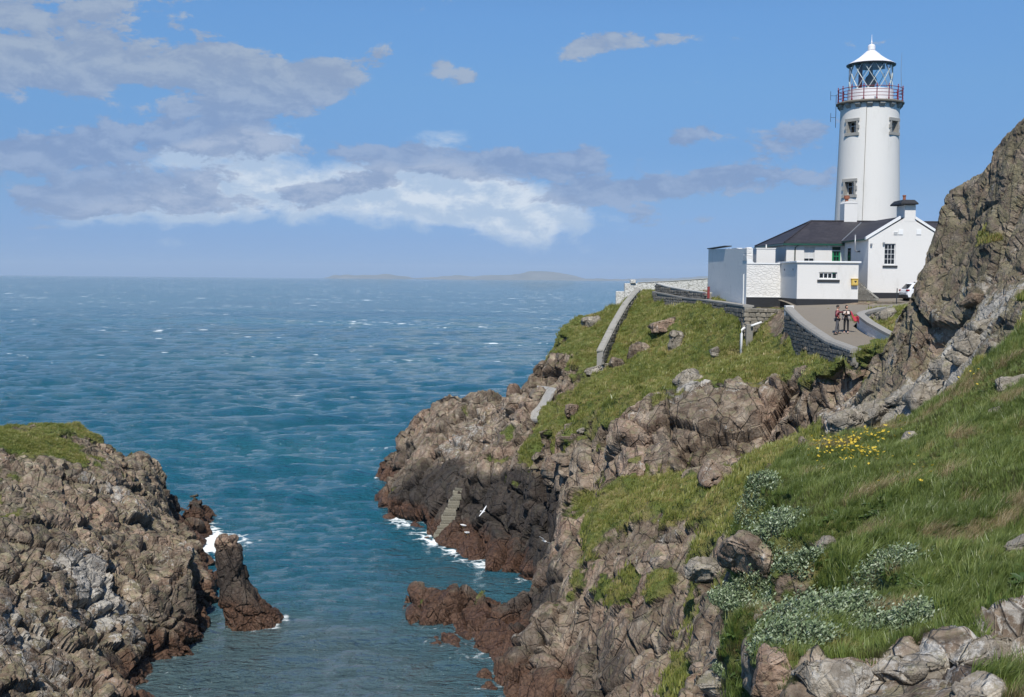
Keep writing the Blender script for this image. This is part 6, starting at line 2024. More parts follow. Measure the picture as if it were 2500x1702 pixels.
def weed(name, n, L, w, mat, seed):
    rg = random.Random(seed)
    vs, fs, tip = [], [], []
    for k in range(n):
        a = 2 * math.pi * k / n + rg.uniform(-.3, .3)
        up = rg.uniform(.35, 1.1)
        ln = L * rg.uniform(.6, 1.1)
        i0 = len(vs)
        for t, ww_ in ((0, .12), (.35, 1.0), (.7, .8), (1.0, .05)):
            r = ln * t
            z = ln * (up * t - .55 * t * t)
            px, py = math.cos(a) * r, math.sin(a) * r
            sx, sy = -math.sin(a) * w * ww_ / 2, math.cos(a) * w * ww_ / 2
            vs += [(px - sx, py - sy, z + .012), (px, py, z), (px + sx, py + sy, z + .012)]
            tip += [t * .4] * 3
        for s_ in range(3):
            q_ = i0 + 3 * s_
            fs += [(q_, q_ + 1, q_ + 4, q_ + 3), (q_ + 1, q_ + 2, q_ + 5, q_ + 4)]
    me = mesh_np(name, vs, fs, True)
    set_attr(me, 'tip', tip)
    me.materials.append(mat)
    o = bpy.data.objects.new(name, me)
    PROTO.objects.link(o)
    return o


M_WEED = grass_material('broad_weed_leaf', (0.05, 0.10, 0.025), (0.10, 0.17, 0.045), (0.22, 0.24, 0.09))
weeds = scatter_group([weed('weed', 9, .16, .05, M_WEED, 501), weed('weed', 7, .22, .07, M_WEED, 502), weed('weed', 13, .12, .035, M_WEED, 503), weed('weed', 11, .18, .022, M_WEED, 504), weed('weed', 8, .13, .06, M_WEED, 505), weed('weed', 15, .10, .03, M_WEED, 506)])
grow('slope_weeds', NV, NF, NGs * (0.75 + 0.35 * vnoise(NV * 0.9, 808)), 0.42, 0.75, 16000, weeds, 0.4, 0.8, 65, 'broad-leaved weeds scattered through the grass of the near slope', pad=0.2)
grow('headland_grass', HV, HF, HG, 0.50, 0.75, 66000, far_tufts, 0.55, 1.1, 61, 'rough green and straw-coloured grass covering the lighthouse headland', pad=0.12)
grow('cliff_grass', LV, LF, LG, 0.52, 0.8, 12000, far_tufts, 0.35, 0.7, 62, 'short green turf capping the left cliff', pad=0.12)
grow('crag_grass', CV, CF, CG, 0.48, 0.70, 9000, far_tufts, 0.5, 0.9, 63, 'tufts of grass on ledges of the tall crag', pad=0.15)
grow('slope_grass', NV, NF, NGs, 0.42, 0.62, 150000, near_tufts, 0.40, 0.85, 64, 'long wind-bent grass on the near slope', mixed=True, pad=0.26)


# ------------------------------------------------------------------ silvery willow shrubs
def leaf_material():
    m, T = new_mat('silver_willow_leaf')
    tone = T.n('ShaderNodeAttribute', attribute_name='tone').outputs['Fac']
    c = T.ramp(tone, [(0.0, (0.06, 0.09, 0.045)), (0.45, (0.15, 0.20, 0.11)), (0.70, (0.25, 0.32, 0.17)), (1.0, (0.50, 0.56, 0.40))])
    a = T.n('ShaderNodeBsdfDiffuse', {'Color': c})
    b = T.n('ShaderNodeBsdfTranslucent', {'Color': c})
    mx = T.n('ShaderNodeMixShader', {0: 0.25, 1: a.outputs[0], 2: b.outputs[0]})
    T.n('ShaderNodeOutputMaterial', {0: mx.outputs[0]})
    return m


M_LEAF = leaf_material()
M_TWIG = paint('brown_twig', (0.10, 0.075, 0.05), 0.9)


def shrub(label, dx, dy, rx, ry, rz, n, seed, leaf=0.062):
    p, nr = on_slope(dx, dy)
    if p is None:
        p = D(dx, dy, 18)
    root = empty('willow_shrub', tuple(p), 0, label, 'shrub', 'silvery willow shrubs on the near slope')
    rg = np.random.default_rng(seed)
    vs, fs, tone = [], [], []
    ntw = n // 9
    tw = []
    for k in range(ntw):
        a, e = rg.uniform(0, 2 * math.pi), rg.uniform(0.05, 1.0)
        r = math.sqrt(rg.random())
        base = Vector((rx * r * math.cos(a), ry * r * math.sin(a), 0))
        # drape over the ground
        g, _, _, _ = slope_bvh.ray_cast(Vector(p) + base + Vector((0, 0, 1.5)), Vector((0, 0, -1)))
        gz = (g.z - p.z) if g is not None else -0.4
        base.z = max(gz, -1.4)
        top = base + Vector((rg.normal(0.10, .10), rg.normal(0, .10), rz * (1 - 0.6 * r * r) * rg.uniform(.45, 1.0)))
        tw.append((base, top))
        for j in range(9):
            t = 0.25 + 0.75 * j / 8
            c = base.lerp(top, t)
            an = j * 2.4 + rg.uniform(0, 1)
            out = Vector((math.cos(an) + 0.35, math.sin(an), rg.uniform(.25, 1.0))).normalized()
            L = leaf * rg.uniform(.7, 1.3)
            side = out.cross(Vector((rg.normal(), rg.normal(), rg.normal()))).normalized() * L * 0.21
            i0 = len(vs)
            vs += [tuple(c), tuple(c + out * L * .5 + side), tuple(c + out * L), tuple(c + out * L * .5 - side)]
            fs.append((i0, i0 + 1, i0 + 2, i0 + 3))
            q = float(np.clip(rg.normal(0.50, 0.27) + 0.25 * (t - .5), 0, 1))
            tone += [q] * 4
    me = mesh_np('foliage', vs, fs, False)
    set_attr(me, 'tone', tone)
    obj('foliage', me, M_LEAF, root)
    b = bmesh.new()
    for base, top in tw[::3]:
        d = Vector((0.004, 0, 0))
        q = [b.verts.new(v) for v in (base - d, base + d, top + d * .3, top - d * .3)]
        b.faces.new(q)
    obj('stems', bm_mesh('stems', b), M_TWIG, root)
    return root


for a in SHRUBS:
    shrub(*a)

# ------------------------------------------------------------------ yellow flowers
m, T = new_mat('yellow_petals')
T.n('ShaderNodeOutputMaterial', {0: T.n('ShaderNodeBsdfPrincipled', {'Base Color': (0.66, 0.48, 0.04, 1), 'Roughness': 0.6}).outputs[0]})
b = bmesh.new()
for k in range(6):
    a = k * math.pi / 3
    r0 = [b.verts.new(v) for v in ((0, 0, 0), (math.cos(a - .4) * .022, math.sin(a - .4) * .022, .008), (math.cos(a) * .036, math.sin(a) * .036, .016), (math.cos(a + .4) * .022, math.sin(a + .4) * .022, .008))]
    b.faces.new(r0)
fo = bpy.data.objects.new('flower_head', bm_mesh('flower_head', b))
fo.data.materials.append(m)
PROTO.objects.link(fo)
fl_nodes = scatter_group([fo])
rg = np.random.default_rng(77)
fp = []
for cx, cy, sx, sy, n in ((1930, 1020, 60, 20, 110), (1965, 1045, 35, 12, 60), (1870, 1030, 40, 14, 50), (1990, 1000, 60, 20, 45), (1900, 1060, 80, 25, 30), (2200, 870, 60, 25, 14), (2060, 1080, 90, 40, 12)):
    for k in range(n):
        p, nr = on_slope(cx + rg.normal(0, sx * .6), cy + rg.normal(0, sy * .6))
        if p is not None and p.y < 45:
            fp.append((p.x, p.y, p.z + rg.uniform(.18, .34)))
fp = np.array(fp)
s = rg.uniform(.8, 1.5, len(fp))
scatter('yellow_flowers', fp, np.stack([rg.normal(.5, .3, len(fp)), rg.normal(0, .3, len(fp)), rg.uniform(0, 6, len(fp))], 1), np.stack([s, s, s], 1), np.zeros(len(fp)), fl_nodes, 'patch of small yellow flowers in the grass above the silvery shrubs', 'flowers')

# ------------------------------------------------------------------ concrete facing set into the cliff below the sloping wall
q = []
for px, py in ((1312, 944), (1360, 950), (1324, 1034), (1279, 1036)):
    h_ = ground_seen(px / DS, py / DS)
    Yq = h_[0].y if h_ is not None and 85 < h_[0].y < 112 else 101
    q.append((px, py, Yq))
ym = sum(t_[2] for t_ in q) / 4
q = [P(px, py, 0.75 * Yq + 0.25 * ym - 0.35) for px, py, Yq in q]
M_FACING = paint('streaked_grey_render', (0.36, 0.345, 0.31), 0.95, 1.0, 2.5, 1.0, (0.15, 0.14, 0.12), streak=True)
NG_ = 14
gv, gf = [], []
for i in range(NG_ + 1):
    for k in range(NG_ + 1):
        u, v = i / NG_, k / NG_
        p_ = q[0].lerp(q[1], u).lerp(q[3].lerp(q[2], u), v)
        edge = min(u, 1 - u, v, 1 - v)
        gv.append(p_ + Vector((0, 0.9 * max(0.0, 0.16 - edge) / 0.16, 0)))
gv_n = np.array([w_[:] for w_ in gv], np.float32)
dn = 0.22 * fbm(gv_n * 0.8, 4, 91)
gv = [w_ + Vector((0, float(t_), 0)) for w_, t_ in zip(gv, dn)]
nb = len(gv)
gv = gv + [w_ + Vector((0.6, 6.0, -0.5)) for w_ in gv]
for i in range(NG_):
    for k in range(NG_):
        a_ = i * (NG_ + 1) + k
        gf.append((a_, a_ + 1, a_ + NG_ + 2, a_ + NG_ + 1))
rim = [k for k in range(NG_ + 1)] + [i * (NG_ + 1) + NG_ for i in range(1, NG_ + 1)] + [NG_ * (NG_ + 1) + k for k in range(NG_ - 1, -1, -1)] + [i * (NG_ + 1) for i in range(NG_ - 1, 0, -1)]
for i in range(len(rim)):
    a_, c_ = rim[i], rim[(i + 1) % len(rim)]
    gf.append((a_, c_, c_ + nb, a_ + nb))
solo('concrete_facing', poly_bm(gv, gf), M_FACING, 'streaked pale concrete facing on the cliff below the sloping wall', 'wall', origin=q[3])


# ------------------------------------------------------------------ people
def skin_mesh(name, joints, bones, subdiv=1, root=0):
    """joints: list of (x, y, z, radius or (rx, ry)); returns evaluated mesh"""
    me = bpy.data.meshes.new(name)
    me.from_pydata([j[:3] for j in joints], bones, [])
    o = bpy.data.objects.new('tmp', me)
    COL.objects.link(o)
    o.modifiers.new('skin', 'SKIN').use_smooth_shade = True
    sd = o.modifiers.new('sub', 'SUBSURF')
    sd.levels = sd.render_levels = subdiv
    for i, v in enumerate(me.skin_vertices[0].data):
        r = joints[i][3]
        v.radius = r if isinstance(r, tuple) else (r, r)
        v.use_root = i == root
    dg = bpy.context.evaluated_depsgraph_get()
    out = bpy.data.meshes.new_from_object(o.evaluated_get(dg))
    out.name = name
    bpy.data.objects.remove(o)
    bpy.data.meshes.remove(me)
    return out


def cloth_check():
    m, T = new_mat('red_check_cloth')
    pos = T.n('ShaderNodeNewGeometry').outputs['Position']
    c1 = T.n('ShaderNodeTexChecker', {'Vector': pos, 'Scale': 9.0, 'Color1': (0.20, 0.018, 0.03, 1), 'Color2': (0.055, 0.008, 0.014, 1)})
    c = T.mix(T.math('MULTIPLY', T.step(T.noise(pos, 5.0, 2.0), 0.55, 0.62), 0.6), c1.outputs[0], (0.42, 0.20, 0.19, 1))
    T.n('ShaderNodeOutputMaterial', {0: T.n('ShaderNodeBsdfPrincipled', {'Base Color': c, 'Roughness': 0.9}).outputs[0]})
    return m


M_SKIN = paint('skin', (0.50, 0.29, 0.20), 0.55)
M_HAIR = paint('dark_hair', (0.020, 0.014, 0.010), 0.6)
M_SHIRT = cloth_check()
M_TROUSER = paint('grey_trousers', (0.085, 0.085, 0.095), 0.9)
M_BLACK = paint('black_clothing', (0.010, 0.010, 0.014), 0.85)
M_CREAM = paint('cream_cardigan', (0.62, 0.52, 0.46), 0.85)
M_SCARF = paint('red_scarf', (0.48, 0.05, 0.075), 0.8)
M_SHOE = paint('dark_shoes', (0.035, 0.028, 0.022), 0.6)
M_SHOE_P = paint('pale_shoes', (0.45, 0.34, 0.30), 0.6)


def hand(j, b, wrist, palm_dir, side, r=0.009):
    """palm and five fingers grown from a wrist joint index"""
    w = Vector(j[wrist][:3])
    d = palm_dir.normalized()
    s = side.normalized()
    pc = len(j)
    j.append((*(w + d * 0.055), (0.034, 0.018)))
    b.append((wrist, pc))
    for k, (off, L) in enumerate(((-0.030, .058), (-0.010, .072), (0.011, .076), (0.030, .066))):
        i = len(j)
        j.append((*(w + d * 0.095 + s * off), r))
        j.append((*(w + d * (0.095 + L * .55) + s * off * 1.1 + Vector((0, 0, -.008))), r * .95))
        j.append((*(w + d * (0.09 + L * .9) + s * off * 1.1 + Vector((0, 0, -.026))), r * .8))
        b += [(pc, i), (i, i + 1), (i + 1, i + 2)]
    i = len(j)
    j.append((*(w + d * 0.045 - s * 0.045), r * 1.1))
    j.append((*(w + d * 0.085 - s * 0.060), r))
    b += [(pc, i), (i, i + 1)]


def head_mesh(name, r, cut):
    """head with brow, nose, chin and ears, facing +X; centre at origin"""
    bm = bmesh.new()
    bmesh.ops.create_uvsphere(bm, u_segments=20, v_segments=14, radius=1.0)
    for v in bm.verts:
        x, y, z = v.co
        f = max(0.0, x)
        nx = x * 0.098 + 0.012 * f * (1 if -0.55 < z < 0.15 else 0.3)
        if abs(y) < 0.22 and x > 0.8 and -0.35 < z < 0.1:
            nx += 0.022 * (1 - abs(y) / 0.22)          # nose
        if x > 0.7 and 0.02 < z < 0.22 and 0.18 < abs(y) < 0.55:
            nx -= 0.012                                 # eye sockets
        if x > 0.5 and z < -0.55:
            nx += 0.012                                 # chin
        ny = y * 0.076 * (1.0 if z > -0.3 else 1.0 + 0.35 * (z + 0.3))
        if abs(y) > 0.93 and -0.2 < z < 0.25 and abs(x) < 0.3:
            ny *= 1.16                                  # ears
        v.co = (nx, ny, z * 0.118)
    return bm


def person(label, feet, height, yaw, joints_fn, shirt_m, leg_m, shoe_m, hair_long, extra=None):
    root = empty('person', feet, yaw, label, 'person')
    k = height / 1.75
    j, b, arms = joints_fn()
    # joints in metres for a 1.75 m figure, facing +X, left side +Y
    hj = [J for J in j]
    body_j = [(x * k, y * k, z * k, (tuple(q * k for q in r) if isinstance(r, tuple) else r * k)) for x, y, z, r in hj]
    body = obj('body', skin_mesh('body', body_j, b, 1), M_SKIN, root)
    hx, hy, hz2, turn = arms['head']
    hb = head_mesh('head', 1, 0)
    bmesh.ops.rotate(hb, verts=hb.verts, cent=(0, 0, 0), matrix=Matrix.Rotation(turn, 3, 'Z'))
    bmesh.ops.translate(hb, verts=hb.verts, vec=(hx, hy, hz2))
    bmesh.ops.scale(hb, verts=hb.verts, vec=(k, k, k))
    # the head joins the body mesh: one figure
    tmp = bm_mesh('h', hb, True)
    bb = bmesh.new()
    bb.from_mesh(body.data)
    bb.from_mesh(tmp)
    bb.to_mesh(body.data)
    bb.free()
    body.data.polygons.foreach_set('use_smooth', np.ones(len(body.data.polygons), bool))

    def piece(name, ids, mat, grow_, bones):
        idm = {o: n for n, o in enumerate(ids)}
        pj = []
        for o in ids:
            x, y, z, r = hj[o]
            g = grow_(o) if callable(grow_) else grow_
            r = tuple((q + g) * k for q in r) if isinstance(r, tuple) else (r + g) * k
            pj.append((x * k, y * k, z * k, r))
        return obj(name, skin_mesh(name, pj, [(idm[a], idm[c]) for a, c in bones if a in idm and c in idm], 1), mat, root)
    piece('trousers', arms['legs'], leg_m, 0.014, b)
    piece('shirt', arms['torso'], shirt_m, 0.016, b)
    for s in ('lf', 'rf'):
        x, y, z, r = hj[arms[s]]
        sb = box_bm(-0.10, 0.17, -0.048, 0.048, 0.0, 0.085, 0.03)
        bmesh.ops.translate(sb, verts=sb.verts, vec=(x, y, 0.0))
        bmesh.ops.scale(sb, verts=sb.verts, vec=(k, k, k))
        obj('shoe', bm_mesh('shoe', sb, True), shoe_m, root)
    hbm = bmesh.new()
    bmesh.ops.create_uvsphere(hbm, u_segments=16, v_segments=12, radius=1.0)
    kill = [v for v in hbm.verts if (v.co.x > 0.45 and v.co.z < 0.45) or v.co.z < (-0.75 if hair_long else -0.25)]
    bmesh.ops.delete(hbm, geom=kill, context='VERTS')
    for v in hbm.verts:
        v.co = Vector((v.co.x * 0.112 - 0.008, v.co.y * 0.090, v.co.z * 0.132 + 0.006))
    bmesh.ops.rotate(hbm, verts=hbm.verts, cent=(0, 0, 0), matrix=Matrix.Rotation(turn, 3, 'Z'))
    bmesh.ops.translate(hbm, verts=hbm.verts, vec=(hx, hy, hz2))
    bmesh.ops.scale(hbm, verts=hbm.verts, vec=(k, k, k))
    obj('hair', bm_mesh('hair', hbm, True), M_HAIR, root)
    if extra:
        extra(root, k)
    return root


def base_body(arm_l, arm_r, stance=0.10, step=0.0, head_turn=0.0, slim=1.0):
    j = [(0, 0, 0.98, (0.15 * slim, 0.11 * slim)), (0, 0, 1.15, (0.135 * slim, 0.10 * slim)), (0.0, 0, 1.36, (0.165 * slim, 0.105 * slim)), (0, 0, 1.46, (0.09, 0.075)), (0.015, 0, 1.53, (0.052, 0.052)), (0.02, 0, 1.585, (0.05, 0.05))]
    b = [(0, 1), (1, 2), (2, 3), (3, 4), (4, 5)]
    ids = {'torso': [0, 1, 2, 3], 'legs': [0]}
    for s, st in ((1, step), (-1, -step)):
        i = len(j)
        j += [(0.0, s * 0.095, 0.90, 0.088 * slim), (st * .5 + .02, s * (0.10 + stance * .2), 0.50, 0.060 * slim), (st, s * (0.10 + stance * .4), 0.10, 0.042), (st + 0.10, s * (0.105 + stance * .45), 0.045, 0.034)]
        b += [(0, i), (i, i + 1), (i + 1, i + 2), (i + 2, i + 3)]
        ids['legs'] += [i, i + 1, i + 2]
        ids['lf' if s > 0 else 'rf'] = i + 2
    for s, arm in ((1, arm_l), (-1, arm_r)):
        i = len(j)
        sh = (0.0, s * 0.185, 1.41)
        j += [(*sh, 0.058), (*arm[0], 0.043), (*arm[1], 0.030)]
        b += [(2, i), (i, i + 1), (i + 1, i + 2)]
        ids['torso'] += [i, i + 1, i + 2]
        d = Vector(arm[1]) - Vector(arm[0])
        sd = d.cross(Vector((0, 0, 1)))
        if sd.length < 0.05:
            sd = Vector((1, 0, 0))
        hand(j, b, i + 2, d, sd)
    ids['head'] = (0.03, 0.0, 1.665, head_turn)
    return j, b, ids


def ground_hit(px, py):
    lo, hi = 64.0, 84.0
    for _ in range(40):
        m_ = (lo + hi) / 2
        q = P(px, py, m_)
        if q.z > road_z(q.x, q.y):
            lo = m_
        else:
            hi = m_
    return Vector((q.x, q.y, road_z(q.x, q.y)))


gm = ground_hit(2043, 816.5)
gw = ground_hit(2065.5, 813.5)
toward = math.atan2(gw.y - gm.y, gw.x - gm.x)
dist = (gw - gm).length


# the man faces the woman: his left arm rests on her shoulder, his right hand is at his waist
def man_j():
    return base_body(((0.18, 0.25, 1.34), (0.42, 0.16, 1.36)), ((-0.16, -0.30, 1.16), (0.06, -0.26, 1.02)), 0.25, 0.16, 0.15)


man = person('person in red checked shirt and grey trousers reaching toward a companion', tuple(gm), 1.78, toward - 0.55, man_j, M_SHIRT, M_TROUSER, M_SHOE, False)


def scarf(root, k):
    vs, fs = [], []
    n, mrow = 14, 5
    for i in range(n):
        t = i / (n - 1)
        for q in range(mrow):
            u = q / (mrow - 1) - 0.5
            # streams out to the person's left in the wind
            x = -0.10 + 0.10 * math.sin(t * 7 + u * 2)
            y = 0.16 + 0.62 * t
            z = 1.42 - 0.55 * t + 0.10 * math.sin(t * 9) + u * (0.16 + 0.26 * t) - 0.12
            vs.append((x * k, y * k, z * k))
    for i in range(n - 1):
        for q in range(mrow - 1):
            a = i * mrow + q
            fs.append((a, a + 1, a + mrow + 1, a + mrow))
    me = mesh_np('scarf', vs, fs, True)
    o = obj('scarf', me, M_SCARF, root)
    so = o.modifiers.new('thickness', 'SOLIDIFY')
    so.thickness = 0.012
    # open cardigan: two front panels and a back
    for s in (-1, 1):
        pv = [(0.13, s * 0.03, 1.42), (0.10, s * 0.19, 1.40), (-0.12, s * 0.19, 1.40), (0.17, s * 0.09, 1.15), (0.10, s * 0.22, 1.12), (-0.14, s * 0.21, 1.12), (0.20, s * 0.17, 0.86), (0.10, s * 0.28, 0.84), (-0.17, s * 0.24, 0.86), (-0.14, 0.0, 1.42), (-0.16, 0.0, 1.12), (-0.19, 0.0, 0.86)]
        bm = poly_bm([(x * k, y * k, z * k) for x, y, z in pv], [(0, 1, 4, 3), (3, 4, 7, 6), (1, 2, 5, 4), (4, 5, 8, 7), (2, 9, 10, 5), (5, 10, 11, 8)])
        o = obj('cardigan_half', bm_mesh('cardigan_half', bm, True), M_CREAM, root)
        so = o.modifiers.new('thickness', 'SOLIDIFY')
        so.thickness = 0.015


def woman_j():
    return base_body(((0.10, 0.26, 1.17), (0.24, 0.06, 1.20)), ((0.10, -0.26, 1.16), (0.25, -0.05, 1.24)), 0.05, 0.05, 0.75, 0.88)


cam_yaw = math.atan2(-gw.y, -gw.x)
woman = person('person in black with open cream cardigan and red scarf blowing in the wind', tuple(gw), 1.70, cam_yaw - 0.1, woman_j, M_BLACK, M_BLACK, M_SHOE_P, True, scarf)


# ------------------------------------------------------------------ parked car
M_CARW = paint('white_car_paint', (0.78, 0.79, 0.80), 0.25)
M_TYRE = paint('black_tyre', (0.012, 0.012, 0.013), 0.8)
M_TRIM = paint('black_car_trim', (0.018, 0.018, 0.02), 0.5)
M_TAIL = paint('red_tail_lamp', (0.25, 0.01, 0.012), 0.2)
cxy = P(2213, 715, 85.6)
cz = road_z(cxy.x, 86.2)
car = empty('parked_car', (cxy.x, 86.4, cz), R(4), 'white hatchback parked by the gable, half hidden by the crag', 'car')
# side profile: rear at x = 0, nose at x = 4.0
PR = [(0.10, 0.24), (0.02, 0.42), (0.0, 0.66), (0.06, 0.86), (0.16, 0.95), (0.42, 1.26), (0.62, 1.385), (1.1, 1.43), (1.9, 1.40), (2.35, 1.28), (2.95, 0.93), (3.6, 0.84), (3.92, 0.68), (4.0, 0.45), (3.95, 0.24)]
WD = 0.86


def half_w(x, z):
    t = 1.0 - 0.20 * max(0, (z - 0.88) / 0.55)
    e = 1.0 - 0.10 * max(0, (0.5 - x) / 0.5) ** 2 - 0.16 * max(0, (x - 3.2) / 0.8) ** 2
    return WD * t * e


b = bmesh.new()
L_ = [b.verts.new((x, -half_w(x, z), z)) for x, z in PR]
Rr = [b.verts.new((x, half_w(x, z), z)) for x, z in PR]
b.faces.new(L_)
b.faces.new(Rr[::-1])
for i in range(len(PR)):
    k2 = (i + 1) % len(PR)
    b.faces.new((L_[i], L_[k2], Rr[k2], Rr[i]))
bmesh.ops.bevel(b, geom=[e for e in b.edges if abs(e.verts[0].co.y + e.verts[1].co.y) > 0.4], offset=0.06, segments=2, affect='EDGES')
body = obj('body', bm_mesh('body', b), M_CARW, car)
# rear screen, side glass, bumper, lamps, plate, wheels
yb_ = lambda z, x: half_w(x, z)
b = poly_bm([(0.135, -0.60, 0.99), (0.135, 0.60, 0.99), (0.45, 0.54, 1.325), (0.45, -0.54, 1.325), (0.175, -0.60, 0.97), (0.175, 0.60, 0.97), (0.47, 0.54, 1.29), (0.47, -0.54, 1.29)], [(0, 3, 2, 1), (4, 5, 6, 7), (0, 1, 5, 4), (1, 2, 6, 5), (2, 3, 7, 6), (3, 0, 4, 7)])
obj('rear_window', bm_mesh('rear_window', b), M_PANE, body)
for s in (-1, 1):
    q = [(0.72, 0.98), (0.98, 1.30), (1.62, 1.32), (1.62, 0.96)], [(1.68, 0.96), (1.68, 1.32), (2.20, 1.26), (2.72, 0.96)], [(0.42, 1.02), (0.66, 0.99), (0.86, 1.24), (0.60, 1.22)]
    for w_ in q:
        vv = [(x, s * (half_w(x, z) + 0.006), z) for x, z in w_] + [(x, s * (half_w(x, z) - 0.03), z) for x, z in w_]
        obj('side_window', bm_mesh('side_window', poly_bm(vv, [(0, 1, 2, 3), (7, 6, 5, 4), (0, 4, 5, 1), (1, 5, 6, 2), (2, 6, 7, 3), (3, 7, 4, 0)])), M_PANE, body)
    tl = box_bm(-0.005, 0.22, s * 0.56, s * 0.80, 0.76, 0.90, 0.02)
    obj('tail_lamp', bm_mesh('tail_lamp', tl), M_TAIL, body)
    for x in (0.72, 3.2):
        wb = lathe_bm([(0.0, -0.10), (0.24, -0.10), (0.30, -0.08), (0.31, 0.0), (0.30, 0.08), (0.24, 0.10), (0.0, 0.10)], 0, 0, 24)
        bmesh.ops.rotate(wb, verts=wb.verts, cent=(0, 0, 0), matrix=Matrix.Rotation(R(90), 3, 'X'))
        bmesh.ops.translate(wb, verts=wb.verts, vec=(x, s * 0.80, 0.31))
        wh_ = obj('wheel', bm_mesh('wheel', wb, False), M_TYRE, car)
        rb_ = lathe_bm([(0.0, 0.0), (0.05, 0.0), (0.07, 0.012), (0.19, 0.0), (0.205, -0.02)], 0, 0, 20)
        bmesh.ops.rotate(rb_, verts=rb_.verts, cent=(0, 0, 0), matrix=Matrix.Rotation(R(90 if s < 0 else -90), 3, 'X'))
        bmesh.ops.translate(rb_, verts=rb_.verts, vec=(x, s * 0.905, 0.31))
        obj('rim', bm_mesh('rim', rb_), M_GREYMETAL, wh_)
        ar = lathe_bm([(0.345, -0.02), (0.40, -0.02), (0.40, 0.02), (0.345, 0.02), (0.345, -0.02)], 0, 0, 24)
        bmesh.ops.rotate(ar, verts=ar.verts, cent=(0, 0, 0), matrix=Matrix.Rotation(R(90), 3, 'X'))
        bmesh.ops.translate(ar, verts=ar.verts, vec=(x, s * (half_w(x, .4) + 0.0), 0.33))
        obj('wheel_arch', bm_mesh('wheel_arch', ar), M_TRIM, body)
obj('bumper', bm_mesh('bumper', box_bm(-0.03, 0.30, -0.79, 0.79, 0.20, 0.50, 0.05)), M_TRIM, body)
obj('number_plate', bm_mesh('number_plate', box_bm(-0.045, -0.032, -0.26, 0.26, 0.56, 0.68, 0.004)), M_WHITE2, body)
obj('roof_fin', bm_mesh('roof_fin', poly_bm([(0.85, -.03, 1.41), (1.05, -.03, 1.42), (0.88, -.01, 1.50), (0.85, .03, 1.41), (1.05, .03, 1.42), (0.88, .01, 1.50)], [(0, 1, 2), (5, 4, 3), (0, 3, 4, 1), (1, 4, 5, 2), (2, 5, 3, 0)])), M_TRIM, body)
car.scale = (0.95, 0.95, 0.95)

# thin post at the edge of the forecourt
a, c = P(2190.5, 704, 80.5), P(2188.5, 742, 80.5)
solo('marker_post', tube_bm([c, a], 0.035, 6), M_DARKMETAL, 'thin dark post at the grass edge beside the parked car', 'post', origin=c)


# ------------------------------------------------------------------ gulls
M_GULL = paint('white_feathers', (0.80, 0.80, 0.78), 0.8)
M_GULLG = paint('grey_wing_feathers', (0.50, 0.52, 0.55), 0.8)
M_BEAK = paint('yellow_beak', (0.60, 0.35, 0.04), 0.5)


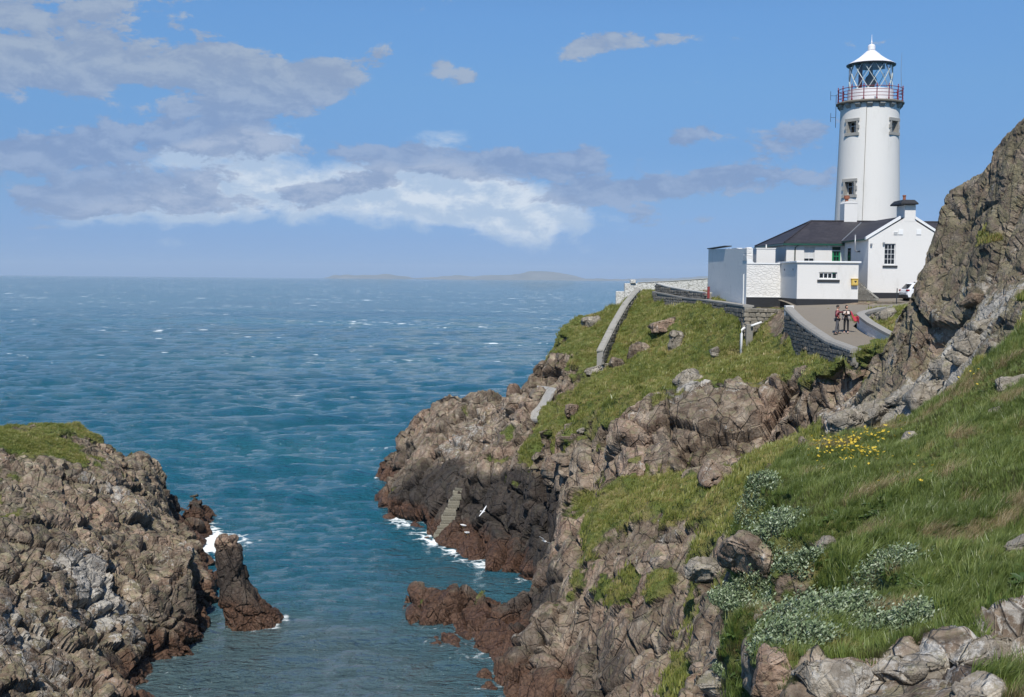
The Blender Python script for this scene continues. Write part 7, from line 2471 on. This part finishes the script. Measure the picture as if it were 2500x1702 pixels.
def gull(label, pos, yaw, roll, flying, k=1.0):
    root = empty('gull', tuple(pos), yaw, label, 'gull', 'gulls in the cove')
    b = skin_mesh('body', [(-0.28 * k, 0, 0.0, 0.012 * k), (-0.16 * k, 0, 0.005 * k, 0.05 * k), (0, 0, 0, 0.075 * k), (0.13 * k, 0, 0.02 * k, 0.055 * k), (0.20 * k, 0, 0.05 * k, 0.04 * k), (0.245 * k, 0, 0.055 * k, 0.028 * k)], [(0, 1), (1, 2), (2, 3), (3, 4), (4, 5)], 1, 2)
    obj('body', b, M_GULL, root)
    obj('beak', bm_mesh('beak', tube_bm([(0.26 * k, 0, 0.055 * k), (0.325 * k, 0, 0.045 * k)], [0.013 * k, 0.003 * k], 6)), M_BEAK, root)
    obj('tail', bm_mesh('tail', poly_bm([(-0.24 * k, -.025 * k, .0), (-0.24 * k, .025 * k, 0), (-0.40 * k, .075 * k, -.005), (-0.40 * k, -.075 * k, -.005), (-0.24 * k, -.025 * k, .015 * k), (-0.24 * k, .025 * k, .015 * k), (-0.40 * k, .075 * k, .003), (-0.40 * k, -.075 * k, .003)], [(0, 3, 2, 1), (4, 5, 6, 7), (0, 1, 5, 4), (1, 2, 6, 5), (2, 3, 7, 6), (3, 0, 4, 7)])), M_GULL, root)
    for s in (-1, 1):
        if flying:
            pl = [(0.07, 0.05, 0.03), (0.13, 0.34, 0.13), (0.02, 0.72, 0.10), (-0.05, 0.68, 0.09), (-0.04, 0.34, 0.11), (-0.11, 0.05, 0.02)]
        else:
            pl = [(0.10, 0.06, 0.03), (0.02, 0.085, 0.03), (-0.18, 0.06, 0.02), (-0.36, 0.02, 0.0), (-0.16, 0.05, -0.03), (0.04, 0.075, -0.03)]
        up = [(x * k, s * y * k, z * k) for x, y, z in pl]
        dn = [(x * k, s * (y - 0.0) * k, (z - 0.012) * k) for x, y, z in pl]
        n = len(pl)
        o = obj('wing', bm_mesh('wing', poly_bm(up + dn, [tuple(range(n)), tuple(range(2 * n - 1, n - 1, -1))] + [(i, i + n, (i + 1) % n + n, (i + 1) % n) for i in range(n)])), M_GULL if flying else M_GULLG, root)
        if not flying:
            obj('leg', bm_mesh('leg', tube_bm([(0.0, s * 0.03 * k, -0.05 * k), (0.01 * k, s * 0.03 * k, -0.17 * k), (0.05 * k, s * 0.035 * k, -0.175 * k)], 0.006 * k, 5)), M_BEAK, root)
    root.rotation_euler = (roll, 0, yaw)
    return root


gull('white gull flying with raised wings right of the landing steps', P(1180, 1249, 92), R(-40), R(40), True, .8)
gull('white gull gliding over the dark shaded rocks of the cove', P(1330, 1322, 76), R(-60), R(-35), True, .8)
hd_bvh = None
M_sel = (HV[:, 1] < 104) & (HV[:, 1] > 84) & (HV[:, 0] < 2) & (HV[:, 2] < 8)
V_, F_, _ = compact(HV, HF, M_sel)
cove_bvh = BVHTree.FromPolygons([tuple(v) for v in V_.tolist()], F_.tolist())


def on_cove(px, py, Yd):
    d = P(px, py, 90) - Vector((0, 0, CAM_H))
    h = cove_bvh.ray_cast(Vector((0, 0, CAM_H)), d.normalized())
    return h[0] if h[0] is not None else P(px, py, Yd)


gull('gull standing low on the brown rocks beside the water', on_cove(1141, 1306, 94) + Vector((0, 0, .19)), R(200), 0, False, 1.1)
gull('gull standing on a brown rock just above the lowest gull', on_cove(1131, 1288, 95) + Vector((0, 0, .19)), R(160), 0, False, 1.1)


# ------------------------------------------------------------------ every thing says so
for o in scene.objects:
    if o.parent is None and 'category' in o and 'kind' not in o:
        o['kind'] = 'thing'
